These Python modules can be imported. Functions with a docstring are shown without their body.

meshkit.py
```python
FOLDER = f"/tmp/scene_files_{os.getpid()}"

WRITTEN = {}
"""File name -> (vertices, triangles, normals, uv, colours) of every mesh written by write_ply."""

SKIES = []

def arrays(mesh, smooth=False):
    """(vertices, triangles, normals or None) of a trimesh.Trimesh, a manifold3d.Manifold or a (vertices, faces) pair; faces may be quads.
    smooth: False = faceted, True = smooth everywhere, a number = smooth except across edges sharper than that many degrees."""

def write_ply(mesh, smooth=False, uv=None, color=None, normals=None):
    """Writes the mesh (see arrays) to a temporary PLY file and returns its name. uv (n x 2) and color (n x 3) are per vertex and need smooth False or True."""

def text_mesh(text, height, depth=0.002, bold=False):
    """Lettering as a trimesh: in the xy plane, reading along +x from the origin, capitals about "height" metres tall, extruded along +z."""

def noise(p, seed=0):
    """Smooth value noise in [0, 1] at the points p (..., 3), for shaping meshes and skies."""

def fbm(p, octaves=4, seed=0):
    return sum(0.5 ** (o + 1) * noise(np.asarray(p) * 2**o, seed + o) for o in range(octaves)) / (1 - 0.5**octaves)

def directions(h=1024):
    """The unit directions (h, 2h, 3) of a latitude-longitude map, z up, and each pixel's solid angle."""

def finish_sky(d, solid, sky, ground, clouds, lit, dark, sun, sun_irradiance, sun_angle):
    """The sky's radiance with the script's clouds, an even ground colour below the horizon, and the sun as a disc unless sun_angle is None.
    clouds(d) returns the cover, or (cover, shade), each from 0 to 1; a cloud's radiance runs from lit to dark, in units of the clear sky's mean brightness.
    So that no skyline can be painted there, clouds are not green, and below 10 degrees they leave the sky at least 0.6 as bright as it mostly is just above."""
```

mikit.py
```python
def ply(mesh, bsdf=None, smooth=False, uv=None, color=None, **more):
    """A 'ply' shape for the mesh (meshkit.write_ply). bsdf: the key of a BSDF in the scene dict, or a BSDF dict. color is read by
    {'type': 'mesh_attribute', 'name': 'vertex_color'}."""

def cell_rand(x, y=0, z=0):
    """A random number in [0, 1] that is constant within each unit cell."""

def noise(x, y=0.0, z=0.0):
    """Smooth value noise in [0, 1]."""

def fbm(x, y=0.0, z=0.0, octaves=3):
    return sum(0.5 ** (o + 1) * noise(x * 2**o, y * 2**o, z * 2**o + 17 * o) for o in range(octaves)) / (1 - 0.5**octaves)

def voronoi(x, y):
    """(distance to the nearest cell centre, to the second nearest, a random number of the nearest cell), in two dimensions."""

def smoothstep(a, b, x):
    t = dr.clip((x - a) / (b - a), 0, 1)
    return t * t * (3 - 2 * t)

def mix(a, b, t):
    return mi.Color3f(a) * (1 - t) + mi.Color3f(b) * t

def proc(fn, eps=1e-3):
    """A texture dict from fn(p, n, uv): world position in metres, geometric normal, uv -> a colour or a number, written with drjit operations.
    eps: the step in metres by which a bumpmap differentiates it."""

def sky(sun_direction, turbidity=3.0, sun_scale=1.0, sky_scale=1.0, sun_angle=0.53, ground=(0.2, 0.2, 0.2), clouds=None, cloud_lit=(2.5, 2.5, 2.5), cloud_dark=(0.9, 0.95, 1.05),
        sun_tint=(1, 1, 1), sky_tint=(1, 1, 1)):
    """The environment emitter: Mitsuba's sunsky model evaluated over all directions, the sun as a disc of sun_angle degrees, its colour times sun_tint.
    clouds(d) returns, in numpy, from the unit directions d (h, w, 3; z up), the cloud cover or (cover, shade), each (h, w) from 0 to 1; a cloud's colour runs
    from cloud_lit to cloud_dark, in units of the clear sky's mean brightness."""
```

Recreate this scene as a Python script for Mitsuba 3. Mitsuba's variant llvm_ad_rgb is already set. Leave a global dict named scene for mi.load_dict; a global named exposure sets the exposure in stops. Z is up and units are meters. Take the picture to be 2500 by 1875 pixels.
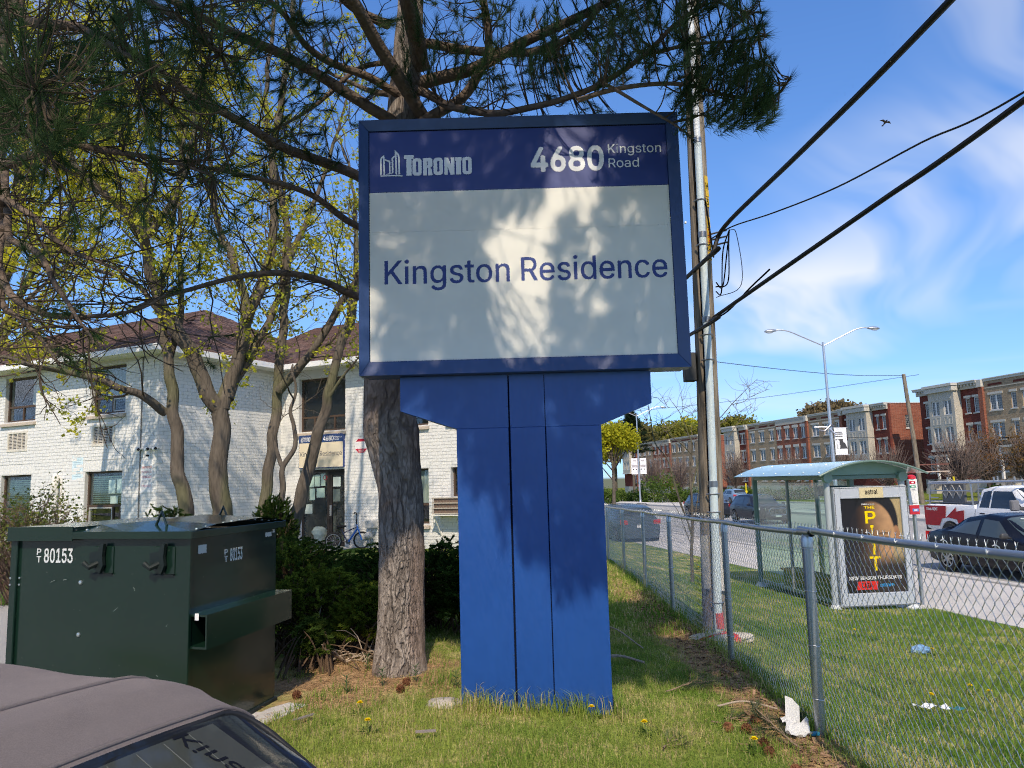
import math, random
import numpy as np, drjit as dr, trimesh, manifold3d, mitsuba as mi, mikit, meshkit
from shapely.geometry import Polygon, box as sbox, MultiPolygon
from shapely.ops import unary_union
from mikit import proc, noise, fbm, voronoi, cell_rand, smoothstep, mix

scene, labels = {}, {}
T = mi.ScalarTransform4f
rng = np.random.default_rng(7)
# ---------------------------------------------------------------- camera, sky, exposure
PITCH, ROLL = math.radians(7.18), math.radians(1.6)
EYE = np.array([0, 0, 1.95])
F_ = np.array([0, math.cos(PITCH), math.sin(PITCH)])
U_ = np.array([0, -math.sin(PITCH), math.cos(PITCH)])
UP_ = U_ * math.cos(ROLL) + np.array([1, 0, 0]) * math.sin(ROLL)
scene['camera'] = {'type': 'perspective', 'fov': 67.3, 'fov_axis': 'x', 'near_clip': 0.05, 'far_clip': 3000.0,
                   'to_world': T().look_at(origin=EYE.tolist(), target=(EYE + F_).tolist(), up=UP_.tolist())}
SUN = np.array([0.03, -1.05, 0.98]); SUN /= np.linalg.norm(SUN)


def cloud_fn(d):
    """thin streaky fair weather cloud over the whole sky, drifting in drawn out wisps"""
    z = np.maximum(d[..., 2], 0.02)
    q = np.stack([d[..., 0] / (z + .30), d[..., 1] / (z + .30), z * 0], -1)
    c_, s_ = math.cos(.62), math.sin(.62)
    q = np.stack([q[..., 0] * c_ + q[..., 1] * s_, -q[..., 0] * s_ + q[..., 1] * c_, q[..., 2]], -1)
    w = np.stack([meshkit.fbm(q * 1.3 + 5.2, 4, 3) - .5, meshkit.fbm(q * 1.3 + 8.1, 4, 4) - .5, z * 0], -1)
    q2 = q + w * .9
    big = meshkit.fbm(q2 * 1.15 + np.array(CLOUD_AT), 3, 11)
    fine = meshkit.fbm(q2 * np.array([2.2, 6.5, 1]) + 9.0, 5, 23)
    c = np.clip((big - .47) * 3.4, 0, 1) * np.clip(.12 + 2.9 * (fine - .38), 0, 1) * .85
    az = np.arctan2(d[..., 0], d[..., 1])
    low = np.exp(-(d[..., 2] / .17) ** 2) * np.clip((meshkit.fbm(np.stack([az * 4.0, d[..., 2] * 34.0, z * 0], -1), 4, 5) - .40) * 2.4, 0, 1) * .45
    return np.clip(np.maximum(c, low), 0, 1)


CLOUD_AT = (1.3, 8.1, 0)
scene['sky'] = mikit.sky(SUN.tolist(), turbidity=2.2, clouds=cloud_fn, cloud_lit=(2.3, 2.35, 2.45), cloud_dark=(1.2, 1.3, 1.5),
                         ground=(0.16, 0.18, 0.12), sky_tint=(0.76, 0.95, 1.30), sky_scale=1.25, sun_scale=.8, sun_tint=(.96, 1.0, 1.07))
exposure = 1.95
# ---------------------------------------------------------------- materials
VC = {'type': 'mesh_attribute', 'name': 'vertex_color'}


def rgb(*c):
    return {'type': 'rgb', 'value': list(c)}


def pbsdf(color, rough=.5, two=True, **k):
    b = {'type': 'principled', 'base_color': color, 'roughness': rough, **k}
    return {'type': 'twosided', 'bsdf': b} if two else b


def bump(inner, fn, scale, eps=2e-3):
    return {'type': 'twosided', 'bsdf': {'type': 'bumpmap', 'tex': proc(fn, eps), 'scale': scale, 'bsdf': inner}}


scene['m_matte'] = {'type': 'twosided', 'bsdf': {'type': 'diffuse', 'reflectance': VC}}
scene['m_satin'] = pbsdf(VC, .42, specular=.5)
scene['m_semi'] = pbsdf(VC, .62, specular=.4)
scene['m_gloss'] = pbsdf(VC, .3, specular=.3, clearcoat=.35, clearcoat_gloss=.95)
scene['m_metal'] = pbsdf(VC, .38, metallic=.85)
scene['m_chrome'] = pbsdf(VC, .15, metallic=1.0)
scene['m_leaf'] = {'type': 'principledthin', 'base_color': VC, 'roughness': .55, 'diff_trans': .9, 'spec_trans': 0.0}
scene['m_glass'] = {'type': 'thindielectric', 'int_ior': 1.5, 'specular_transmittance': rgb(.86, .93, .90)}
scene['m_pane'] = {'type': 'thindielectric', 'int_ior': 1.52, 'specular_transmittance': rgb(.42, .46, .46)}
scene['m_darkpane'] = pbsdf(VC, .06, specular=.75)

W = (.78, .78, .76)
# ---------------------------------------------------------------- helpers


def num(key):
    if key not in scene and key not in labels:
        return key
    i = 1
    while f'{key}_{i:03d}' in scene or f'{key}_{i:03d}' in labels:
        i += 1
    return f'{key}_{i:03d}'


def fr(x, y, z=0., yaw=0., tilt=None):
    c, s = math.cos(yaw), math.sin(yaw)
    m = np.array([[c, -s, 0, x], [s, c, 0, y], [0, 0, 1, z], [0, 0, 0, 1.]])
    if tilt is not None:
        m[:3, :3] = np.asarray(tilt) @ m[:3, :3]
    return m


def frv(o, ax, ay, az):
    m = np.eye(4)
    m[:3, 0], m[:3, 1], m[:3, 2], m[:3, 3] = ax, ay, az, o
    return m


I4 = np.eye(4)
BOXF = np.array([[0, 2, 1], [0, 3, 2], [4, 5, 6], [4, 6, 7], [0, 1, 5], [0, 5, 4], [1, 2, 6], [1, 6, 5], [2, 3, 7], [2, 7, 6], [3, 0, 4], [3, 4, 7]])


def boxv(a, b):
    (x0, y0, z0), (x1, y1, z1) = a, b
    return np.array([[x0, y0, z0], [x1, y0, z0], [x1, y1, z0], [x0, y1, z0], [x0, y0, z1], [x1, y0, z1], [x1, y1, z1], [x0, y1, z1]], float)


class MB:
    def __init__(s):
        s.v, s.f, s.c, s.n = [], [], [], 0

    def add(s, v, f, c=None):
        v = np.asarray(v, float); f = np.asarray(f, int)
        if f.shape[1] == 4:
            f = np.vstack([f[:, [0, 1, 2]], f[:, [0, 2, 3]]])
        s.v.append(v); s.f.append(f + s.n)
        s.c.append(None if c is None else np.broadcast_to(np.asarray(c, float), (len(v), 3)))
        s.n += len(v)
        return s

    def mesh(s, m, c=None, M=None):
        if hasattr(m, 'to_mesh'):
            q = m.to_mesh(); v, f = np.array(q.vert_properties[:, :3], float), np.array(q.tri_verts)
        else:
            v, f = np.array(m.vertices), np.array(m.faces)
        if M is not None:
            v = v @ M[:3, :3].T + M[:3, 3]
        return s.add(v, f, c)

    def box(s, a, b, c=None, ch=0.):
        """a box from corner a to corner b, its edges chamfered by ch"""
        a, b = np.minimum(a, b), np.maximum(a, b)
        if ch <= 0:
            return s.add(boxv(a, b), BOXF, c)
        pts = []
        for k in range(3):
            e = np.full(3, ch); e[k] = 0
            pts.append(boxv(a + e, b - e))
        return s.mesh(trimesh.convex.convex_hull(np.vstack(pts)), c)

    def tube(s, p, r, n=8, c=None, cap=True):
        p = np.asarray(p, float); r = np.broadcast_to(np.asarray(r, float), (len(p),))
        t = np.gradient(p, axis=0); t /= np.linalg.norm(t, axis=1, keepdims=True) + 1e-12
        ref = np.array([0, 0, 1.]) if abs(t[0][2]) < .9 else np.array([1., 0, 0])
        a = np.cross(t[0], ref); a /= np.linalg.norm(a)
        A = []
        for i in range(len(p)):
            a = a - t[i] * (a @ t[i]); a /= np.linalg.norm(a) + 1e-12
            A.append(a)
        A = np.array(A); B = np.cross(t, A)
        ang = np.arange(n) * 2 * np.pi / n
        v = p[:, None] + r[:, None, None] * (np.cos(ang)[None, :, None] * A[:, None] + np.sin(ang)[None, :, None] * B[:, None])
        i, j = np.meshgrid(np.arange(len(p) - 1), np.arange(n), indexing='ij')
        q = np.stack([i * n + j, i * n + (j + 1) % n, (i + 1) * n + (j + 1) % n, (i + 1) * n + j], -1).reshape(-1, 4)
        f = np.vstack([q[:, [0, 1, 2]], q[:, [0, 2, 3]]])
        v = v.reshape(-1, 3)
        if cap:
            L = len(v); v = np.vstack([v, p[0], p[-1]])
            k = np.arange(n)
            f = np.vstack([f, np.stack([k * 0 + L, (k + 1) % n, k], 1), np.stack([k * 0 + L + 1, (len(p) - 1) * n + k, (len(p) - 1) * n + (k + 1) % n], 1)])
        return s.add(v, f, c)

    def prism(s, poly, z0, z1, c=None, M=None):
        g = poly if hasattr(poly, 'geom_type') else Polygon(poly)
        for q in getattr(g, 'geoms', [g]):
            m = trimesh.creation.extrude_polygon(q, z1 - z0, engine='earcut')
            m.apply_translation([0, 0, z0])
            s.mesh(m, c, M)
        return s

    def lathe(s, prof, n=24, c=None, M=None):
        """prof: rows of (radius, height) turned about z"""
        prof = np.asarray(prof, float); ang = np.arange(n) * 2 * np.pi / n
        v = np.stack([prof[:, None, 0] * np.cos(ang), prof[:, None, 0] * np.sin(ang), np.repeat(prof[:, 1:2], n, 1)], -1).reshape(-1, 3)
        i, j = np.meshgrid(np.arange(len(prof) - 1), np.arange(n), indexing='ij')
        q = np.stack([i * n + j, i * n + (j + 1) % n, (i + 1) * n + (j + 1) % n, (i + 1) * n + j], -1).reshape(-1, 4)
        if M is not None:
            v = v @ M[:3, :3].T + M[:3, 3]
        return s.add(v, q, c)

    def quad(s, a, b, c_, d, c=None):
        return s.add([a, b, c_, d], [[0, 1, 2], [0, 2, 3]], c)

    def grid(s, P, c=None):
        """P: rows x columns x 3"""
        h, w = P.shape[:2]
        i, j = np.meshgrid(np.arange(h - 1), np.arange(w - 1), indexing='ij')
        q = np.stack([i * w + j, i * w + j + 1, (i + 1) * w + j + 1, (i + 1) * w + j], -1).reshape(-1, 4)
        return s.add(P.reshape(-1, 3), q, None if c is None else np.broadcast_to(c, P.shape).reshape(-1, 3))

    def arrays(s, M=None):
        v, f = np.vstack(s.v), np.vstack(s.f)
        if M is not None:
            v = v @ M[:3, :3].T + M[:3, 3]
            if np.linalg.det(M[:3, :3]) < 0:
                f = f[:, ::-1]
        return v, f

    def put(s, key, mat, color=None, smooth=False, M=None, kind=None, label=None, exact=False, **more):
        """one entry of scene; color: linear rgb for the materials that read the vertex colour"""
        key = key if exact else num(key)
        v, f = s.arrays(M)
        own = any(c is not None for c in s.c)
        if own or color is not None:
            base = np.array(color if color is not None else (.5, .5, .5), float)
            col = np.vstack([np.broadcast_to(base, (len(a), 3)) if c is None else c for a, c in zip(s.v, s.c)])
            if smooth not in (False, True):
                if own:
                    tm = trimesh.Trimesh(v, f, process=False, vertex_colors=None)
                    uniq = np.arange(len(v))
                    tm.vertex_attributes['k'] = uniq
                    v2, f2, _ = meshkit.arrays((v, f), smooth)
                    from scipy.spatial import cKDTree
                    col = col[cKDTree(v).query(v2)[1]]
                    v, f = v2, f2
                else:
                    v, f, _ = meshkit.arrays((v, f), smooth)
                    col = np.broadcast_to(base, (len(v), 3))
                smooth = True
            scene[key] = mikit.ply((v, f), mat, smooth, color=col, **more)
        else:
            scene[key] = mikit.ply((v, f), mat, smooth, **more)
        if kind or label:
            labels[key] = {}
            if kind: labels[key]['kind'] = kind
            if label: labels[key]['label'] = label
        return key


def thing(key, label, cat, group=None, kind=None):
    key = num(key)
    labels[key] = {'label': label, 'category': cat}
    if group: labels[key]['group'] = group
    if kind: labels[key]['kind'] = kind
    return key


def copy_thing(src, dst, M):
    """a copy of every entry of the thing under another key and place"""
    for k in [k for k in scene if k == src or k.startswith(src + '__')]:
        d = dict(scene[k]); old = np.array(T(d['to_world']).matrix, float) if 'to_world' in d else I4
        d['to_world'] = T((M @ old).tolist())
        scene[dst + k[len(src):]] = d


def pt(M, *q):
    return (M @ np.r_[np.array(q, float), 1.0])[:3]


def smooth01(a, b, x):
    t = np.clip((np.asarray(x, float) - a) / (b - a), 0, 1)
    return t * t * (3 - 2 * t)


def bez(a, b, c, d, n=12):
    t = np.linspace(0, 1, n)[:, None]
    a, b, c, d = map(lambda q: np.asarray(q, float), (a, b, c, d))
    return (1 - t) ** 3 * a + 3 * (1 - t) ** 2 * t * b + 3 * (1 - t) * t * t * c + t ** 3 * d


def spline(p, k=6):
    """a smooth line through the points (Catmull-Rom)"""
    p = np.asarray(p, float); q = np.vstack([2 * p[0] - p[1], p, 2 * p[-1] - p[-2]])
    out = []
    for i in range(1, len(q) - 2):
        for t in np.linspace(0, 1, k, endpoint=False):
            out.append(.5 * ((2 * q[i]) + (-q[i - 1] + q[i + 1]) * t + (2 * q[i - 1] - 5 * q[i] + 4 * q[i + 1] - q[i + 2]) * t * t + (-q[i - 1] + 3 * q[i] - 3 * q[i + 1] + q[i + 2]) * t ** 3))
    return np.array(out + [p[-1]])


_txt = {}


def text(s, h, bold=False, sx=1., depth=.002):
    """lettering in the xy plane from the origin, capitals h tall, sx: width factor -> trimesh"""
    k = (s, bold)
    if k not in _txt:
        _txt[k] = meshkit.text_mesh(s, 1.0, 1.0, bold)
    m = _txt[k].copy()
    m.apply_scale([h * sx, h, depth])
    return m


def fit_text(s, width, h, bold=False, depth=.002):
    m = text(s, h, bold, 1., depth)
    x0, x1 = m.bounds[0][0], m.bounds[1][0]
    m.apply_translation([-x0, 0, 0]); m.apply_scale([width / (x1 - x0), 1, 1])
    return m


# the face of a wall that looks along -y of M: text/figures laid in x (right), z (up)
XZ = np.array([[1, 0, 0, 0], [0, 0, -1, 0], [0, 1, 0, 0], [0, 0, 0, 1.]])
# ---------------------------------------------------------------- the lie of the land (metres; road frame: s across, q along)
RT = np.array([-.139, .9903]); RN = np.array([.9903, .139])
CURB, MED0, MED1, FARC = 12.75, 26.0, 28.9, 41.3


def rs(x, y): return x * RN[0] + y * RN[1]
def rq(x, y): return x * RT[0] + y * RT[1]
def rxy(s, q): return s * RN[0] + q * RT[0], s * RN[1] + q * RT[1]
def zr(s, q): return -0.61 - 0.010 * (q - 15.3) + 0.012 * (np.minimum(s, 27.5) - 13.15) - 0.012 * np.maximum(np.asarray(s) - 27.5, 0)


def gz(x, y):
    """height of the near lawn"""
    x, y = np.asarray(x, float), np.asarray(y, float)
    mid = .10 - .012 * np.clip(y - 5.7, -4, 40)
    w1 = smooth01(-.8, 1.2, x)
    z = .2 * (1 - w1) + mid * w1
    z = z - .16 * smooth01(4.4, 3.3, y) * smooth01(-.5, -1.2, x)
    s = rs(x, y); s0 = rs(2.4, y)
    u = np.clip((s - s0) / np.maximum(9.3 - s0, 1.0), 0, 1)
    w2 = 1 - (1 - u) ** 2
    return z * (1 - w2) + (zr(9.3, rq(x, y)) + .12) * w2


def far_z(s, q): return zr(FARC, q) + .14 + .022 * np.clip(s - FARC, 0, 40)


def sheet(key, xs, ys, zf, mat, label=None, keep=None, frame='xy', kind='structure'):
    X, Y = np.meshgrid(xs, ys)
    if frame == 'road':
        Xw, Yw = rxy(X, Y); Z = zf(X, Y)
    else:
        Xw, Yw, Z = X, Y, zf(X, Y)
    h, w = X.shape
    i, j = np.meshgrid(np.arange(h - 1), np.arange(w - 1), indexing='ij')
    f = np.stack([i * w + j, i * w + j + 1, (i + 1) * w + j + 1, (i + 1) * w + j], -1).reshape(-1, 4)
    P = np.stack([Xw, Yw, Z], -1).reshape(-1, 3)
    if keep is not None:
        c = P[f].mean(1); f = f[keep(c[:, 0], c[:, 1])]
    m = MB().add(P, f)
    key = m.put(key, mat, smooth=True, exact=True)
    labels[key] = {'kind': kind}
    if label: labels[key]['label'] = label
    return key


def grass_col(p, n, uv):
    a = fbm(p.x * .55, p.y * .55, 3.0, 3); b = fbm(p.x * 3.1, p.y * 3.1, 7.0, 3); c = noise(p.x * 41, p.y * 41, 1.)
    g = mix((.075, .130, .022), (.19, .215, .055), smoothstep(.3, .75, a * .5 + b * .5))
    g = mix(g, (.33, .27, .13), smoothstep(.52, .74, b) * .75 * smoothstep(.35, .6, a))
    # fallen needles and bark under the pines and along the fence
    e = dr.sqrt(dr.square((p.x + 1.5) / .95) + dr.square((p.y - 7.4) / 1.15)) + (b - .5) * 1.3
    e2 = dr.abs(p.x - 2.0 + .012 * p.y) / .26 + (b - .5) * 1.8
    litter = mix((.20, .125, .07), (.36, .24, .13), noise(p.x * 23, p.y * 9, 2.))
    w = dr.maximum(1 - smoothstep(.6, 1.15, e), (1 - smoothstep(.5, 1.2, e2)) * smoothstep(-.6, .6, p.x) * .9)
    return mix(g, litter, w) * (1.0 + .5 * c)


scene['m_lawn'] = bump({'type': 'diffuse', 'reflectance': proc(grass_col)}, lambda p, n, uv: fbm(p.x * 14, p.y * 14, 0., 3), .05, 5e-3)


def far_lawn_col(p, n, uv):
    a = fbm(p.x * .35, p.y * .12, 3.0, 3)
    return mix((.11, .155, .03), (.20, .21, .05), a) * (.85 + .3 * noise(p.x * 7, p.y * 7, 2.))


scene['m_far_lawn'] = {'type': 'twosided', 'bsdf': {'type': 'diffuse', 'reflectance': proc(far_lawn_col)}}


def asphalt_col(p, n, uv):
    a = fbm(p.x * .4, p.y * .13, 1.0, 3); c = noise(p.x * 60, p.y * 60, 0.)
    s = p.x * .9903 + p.y * .139
    tr = noise(s * .9, 2., 1.)
    v = .215 + .07 * a + .03 * (c - .5) + .03 * (tr - .5)
    return mi.Color3f(v, v * .985, v * .96)


scene['m_asphalt'] = bump({'type': 'principled', 'base_color': proc(asphalt_col), 'roughness': .8, 'specular': .3}, lambda p, n, uv: noise(p.x * 90, p.y * 90, 0.), .004)


def concrete_col(p, n, uv):
    s = p.x * .9903 + p.y * .139; q = -p.x * .139 + p.y * .9903
    a = fbm(p.x * .9, p.y * .9, 1.0, 3); c = noise(p.x * 70, p.y * 70, 0.)
    v = .54 + .12 * (a - .5) + .05 * (c - .5)
    return mi.Color3f(v, v * .955, v * .89)


scene['m_concrete'] = bump({'type': 'diffuse', 'reflectance': proc(concrete_col)}, lambda p, n, uv: fbm(p.x * 60, p.y * 60, p.z * 60, 2), .003)

qs = np.r_[np.arange(-30, 60, 2.5), np.arange(60, 430, 20)]
# wide land under everything, out to the horizon
g = np.r_[-900, -500, -250, -120, -60, -30, 0, 30, 60, 120, 250, 500, 900]
sheet('ground', g, g + 200, lambda x, y: -3.2 - .010 * np.maximum(y, 0), 'm_far_lawn')
# near lawn
xs = np.r_[np.arange(-60, -12, 4), np.arange(-12, -4, .5), np.arange(-4, 12, .2), np.arange(12, 13, .5)]
ys = np.r_[np.arange(-20, -2, 3), np.arange(-2, 20, .2), np.arange(20, 40, 1.), np.arange(40, 130, 5)]
X_, Y_ = np.meshgrid(xs, ys)
lawn_edge = lambda x, y: rs(x, y) < 9.5


def lawn_z(x, y):
    return gz(x, y) + .05 * (meshkit.fbm(np.stack([x * 1.2, y * 1.2, x * 0], -1), 3, 4) - .5)


# in the road frame so that its edge follows the pavement
ss = np.r_[np.arange(-70, -12, 4), np.arange(-12, -6, .6), np.arange(-6, 9.31, .18)]
sheet('lawn', ss, ys, lambda s, q: lawn_z(*rxy(s, q)), 'm_lawn', frame='road')
# driveway at the left
dx = np.r_[-60, -30, -15, -10, -8, -6, -5, -4, -3.4, -2.9, -2.5, -2.25]
sheet('driveway', dx, np.r_[-15, -8, -4, 0, 1, 2, 3, 4, 5, 6, 7.2], lambda x, y: gz(x, y) + .03, 'm_asphalt')
sheet('driveway_001', np.r_[-60, -30, -15, -10, -8, -6, -5.2, -4.6], np.r_[7.2, 8, 9, 10, 11, 12.4], lambda x, y: gz(x, y) + .03, 'm_asphalt')
# pavement: slabs with joints
pave = MB()
sheet('pavement_bed', np.r_[9.25, 10, 12, 13.0], qs, lambda s, q: zr(s, q) + .05, 'm_concrete', frame='road')
slab_w = (CURB - .16 - 9.3) / 2
slabs = []
for q0 in np.arange(4, 120, 1.6):
    for k in range(2):
        s0, s1 = 9.3 + k * slab_w + .008, 9.3 + (k + 1) * slab_w - .008
        m = MB(); c = []
        for zz in (.03, .12):
            for (a, b) in ((s0, q0 + .008), (s1, q0 + .008), (s1, q0 + 1.592), (s0, q0 + 1.592)):
                x, y = rxy(a, b); c.append([x, y, zr(9.3, b) + zz])
        m.add(c, BOXF)
        slabs.append((q0, m))
labels['pavement'] = {'kind': 'structure'}
rest = MB()
for q0, m in slabs:
    if q0 < 45:
        m.put('pavement__slab', 'm_concrete')
    else:
        rest.add(m.v[0], m.f[0])
rest.put('pavement__far_slabs', 'm_concrete', kind='stuff')
for s0, q0, q1 in ((9.3, -20, 4),):
    P = np.array([[[*rxy(s, q), zr(9.3, q) + .118] for s in (9.3, CURB - .16)] for q in (q0, q1)])
    MB().grid(P).put('pavement__near_slab', 'm_concrete')


def kerb(key, s0, s1, up, q0=-20, q1=420):
    m = MB()
    q_ = np.r_[np.arange(q0, 60, 3.0), np.arange(60, q1, 20)]
    prof = [(s0, -.1), (s0, up - .02), (s0 + .02 * np.sign(s1 - s0), up), (s1 - .02 * np.sign(s1 - s0), up), (s1, up - .02), (s1, -.1)]
    P = np.array([[[*rxy(s, q), zr((s0 + s1) / 2, q) + u] for s, u in prof] for q in q_])
    m.grid(P)
    key = m.put(key, 'm_concrete', exact=True)
    labels[key] = {'kind': 'structure'}


kerb('kerb', CURB - .17, CURB, .135)
roads = lambda s, q: zr(s, q)
sheet('road', np.r_[CURB - .2, 14, 16, 18, 20, 22, 24, MED0 + .1], qs, roads, 'm_asphalt', frame='road')
sheet('road_001', np.r_[MED1 - .1, 31, 33, 35, 37, 39, FARC + .1], qs, roads, 'm_asphalt', frame='road')
kerb('kerb_001', MED0, MED0 + .2, .16)
kerb('kerb_002', MED1 - .2, MED1, .16)
sheet('median', np.r_[MED0 + .18, 27, 28, MED1 - .18], qs, lambda s, q: zr(s, q) + .15, 'm_concrete', frame='road')
kerb('kerb_003', FARC, FARC + .2, .14)
sheet('far_lawn', np.r_[FARC + .15, 43, 45, 47, 50, 55, 60, 70, 90, 130, 200], qs, far_z, 'm_far_lawn', frame='road')
sheet('far_pavement', np.r_[45.2, 46.8], qs, lambda s, q: far_z(s, q) + .012, 'm_concrete', frame='road')
# painted lines
line = MB()
def strip(m, s0, s1, q0, q1, dz=.006):
    qq = np.linspace(q0, q1, max(2, int((q1 - q0) / 5) + 2))
    m.grid(np.array([[[*rxy(s, q), zr(s, q) + dz] for s in (s0, s1)] for q in qq]))
for s0 in (CURB + .45,):
    m = MB(); strip(m, s0, s0 + .14, -20, 130); labels['road__edge_line'] = {}; m.put('road__edge_line', 'm_semi', (.62, .62, .6), exact=True)
for s0 in (17.6, 21.8, 33.0, 37.2):
    for q0 in np.arange(6, 150, 9.0):
        m = MB(); strip(m, s0, s0 + .12, q0, q0 + 3.0)
        m.put(('road' if s0 < 30 else 'road_001') + '__lane_dash', 'm_semi', (.55, .55, .53))
labels.pop('road__edge_line')
# ---------------------------------------------------------------- the pylon sign


def sign_blue(p, n, uv):
    a = fbm(p.x * 3, p.y * 3, p.z * 1.5, 3); b = fbm(p.x * 40, p.y * 40, p.z * 6, 2)
    low = smoothstep(.35, .05, p.z + .15 * (a - .5))
    c = mix((.008, .054, .235), (.012, .068, .275), a) * (.94 + .12 * b)
    return mix(c, (.10, .12, .13), .35 * low * smoothstep(.45, .7, b))


def frame_blue(p, n, uv):
    a = fbm(p.x * 4, p.y * 4, p.z * 4, 3); b = fbm(p.x * 50, p.y * 50, p.z * 9, 2)
    return mix((.020, .050, .150), (.030, .066, .185), a) * (.92 + .16 * b)


def face_white(p, n, uv):
    a = fbm(p.x * 1.3, 3., p.z * 5, 3); b = fbm(p.x * 14, 1., p.z * 2.2, 3)
    return mix((.70, .69, .63), (.64, .63, .57), a) * (.975 + .05 * b)


scene['m_sign_blue'] = bump({'type': 'principled', 'base_color': proc(sign_blue), 'roughness': .38, 'specular': .5},
                            lambda p, n, uv: fbm(p.x * 55, p.y * 55, p.z * 12, 3) + 2.5 * fbm(p.x * 2.3, p.y * 2, p.z * 2.1, 2), .0045, 4e-3)
scene['m_sign_frame'] = {'type': 'twosided', 'bsdf': {'type': 'principled', 'base_color': proc(frame_blue), 'roughness': .36, 'specular': .5}}
scene['m_sign_white'] = {'type': 'twosided', 'bsdf': {'type': 'principled', 'base_color': proc(face_white), 'roughness': .45, 'specular': .4}}

S = thing('pylon_sign', 'tall blue pylon sign with a white face reading Kingston Residence, standing in the grass', 'sign')
YF, YI, YB = 6.2, 6.237, 6.56
ox0, ox1, oz0, oz1 = -1.2425, 1.4665, 2.832, 5.024
ix0, ix1, iz0, iz1 = -1.163, 1.371, 2.947, 4.936
NAVY = (.022, .042, .19)
# cabinet: back box, four mitred frame bars, two face panels, lettering
m = MB(); m.box((ox0 + .012, YI + .02, oz0 + .012), (ox1 - .012, YB, oz1 - .012), ch=.006)
m.put(S + '__cabinet', 'm_sign_frame')


def bar(a, b, c, d):
    """frame bar: outer corners a, b and inner corners d, c (x, z), a folded aluminium channel"""
    m = MB(); g = .0012
    pts = []
    for (x, z), y in ((a, YF), (b, YF), (c, YI - .012), (d, YI - .012)):
        pts.append([x, y, z])
    back = [[x, YI + .14, z] for (x, z) in (a, b)] + [[x, YI + .02, z] for (x, z) in (c, d)]
    v = np.array(pts + back)
    cen = v.mean(0); k = np.sign(b[0] - a[0]) if abs(b[0] - a[0]) > abs(b[1] - a[1]) else 0
    m.add(v, BOXF)
    m.put(S + '__frame_bar', 'm_sign_frame')


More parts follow.
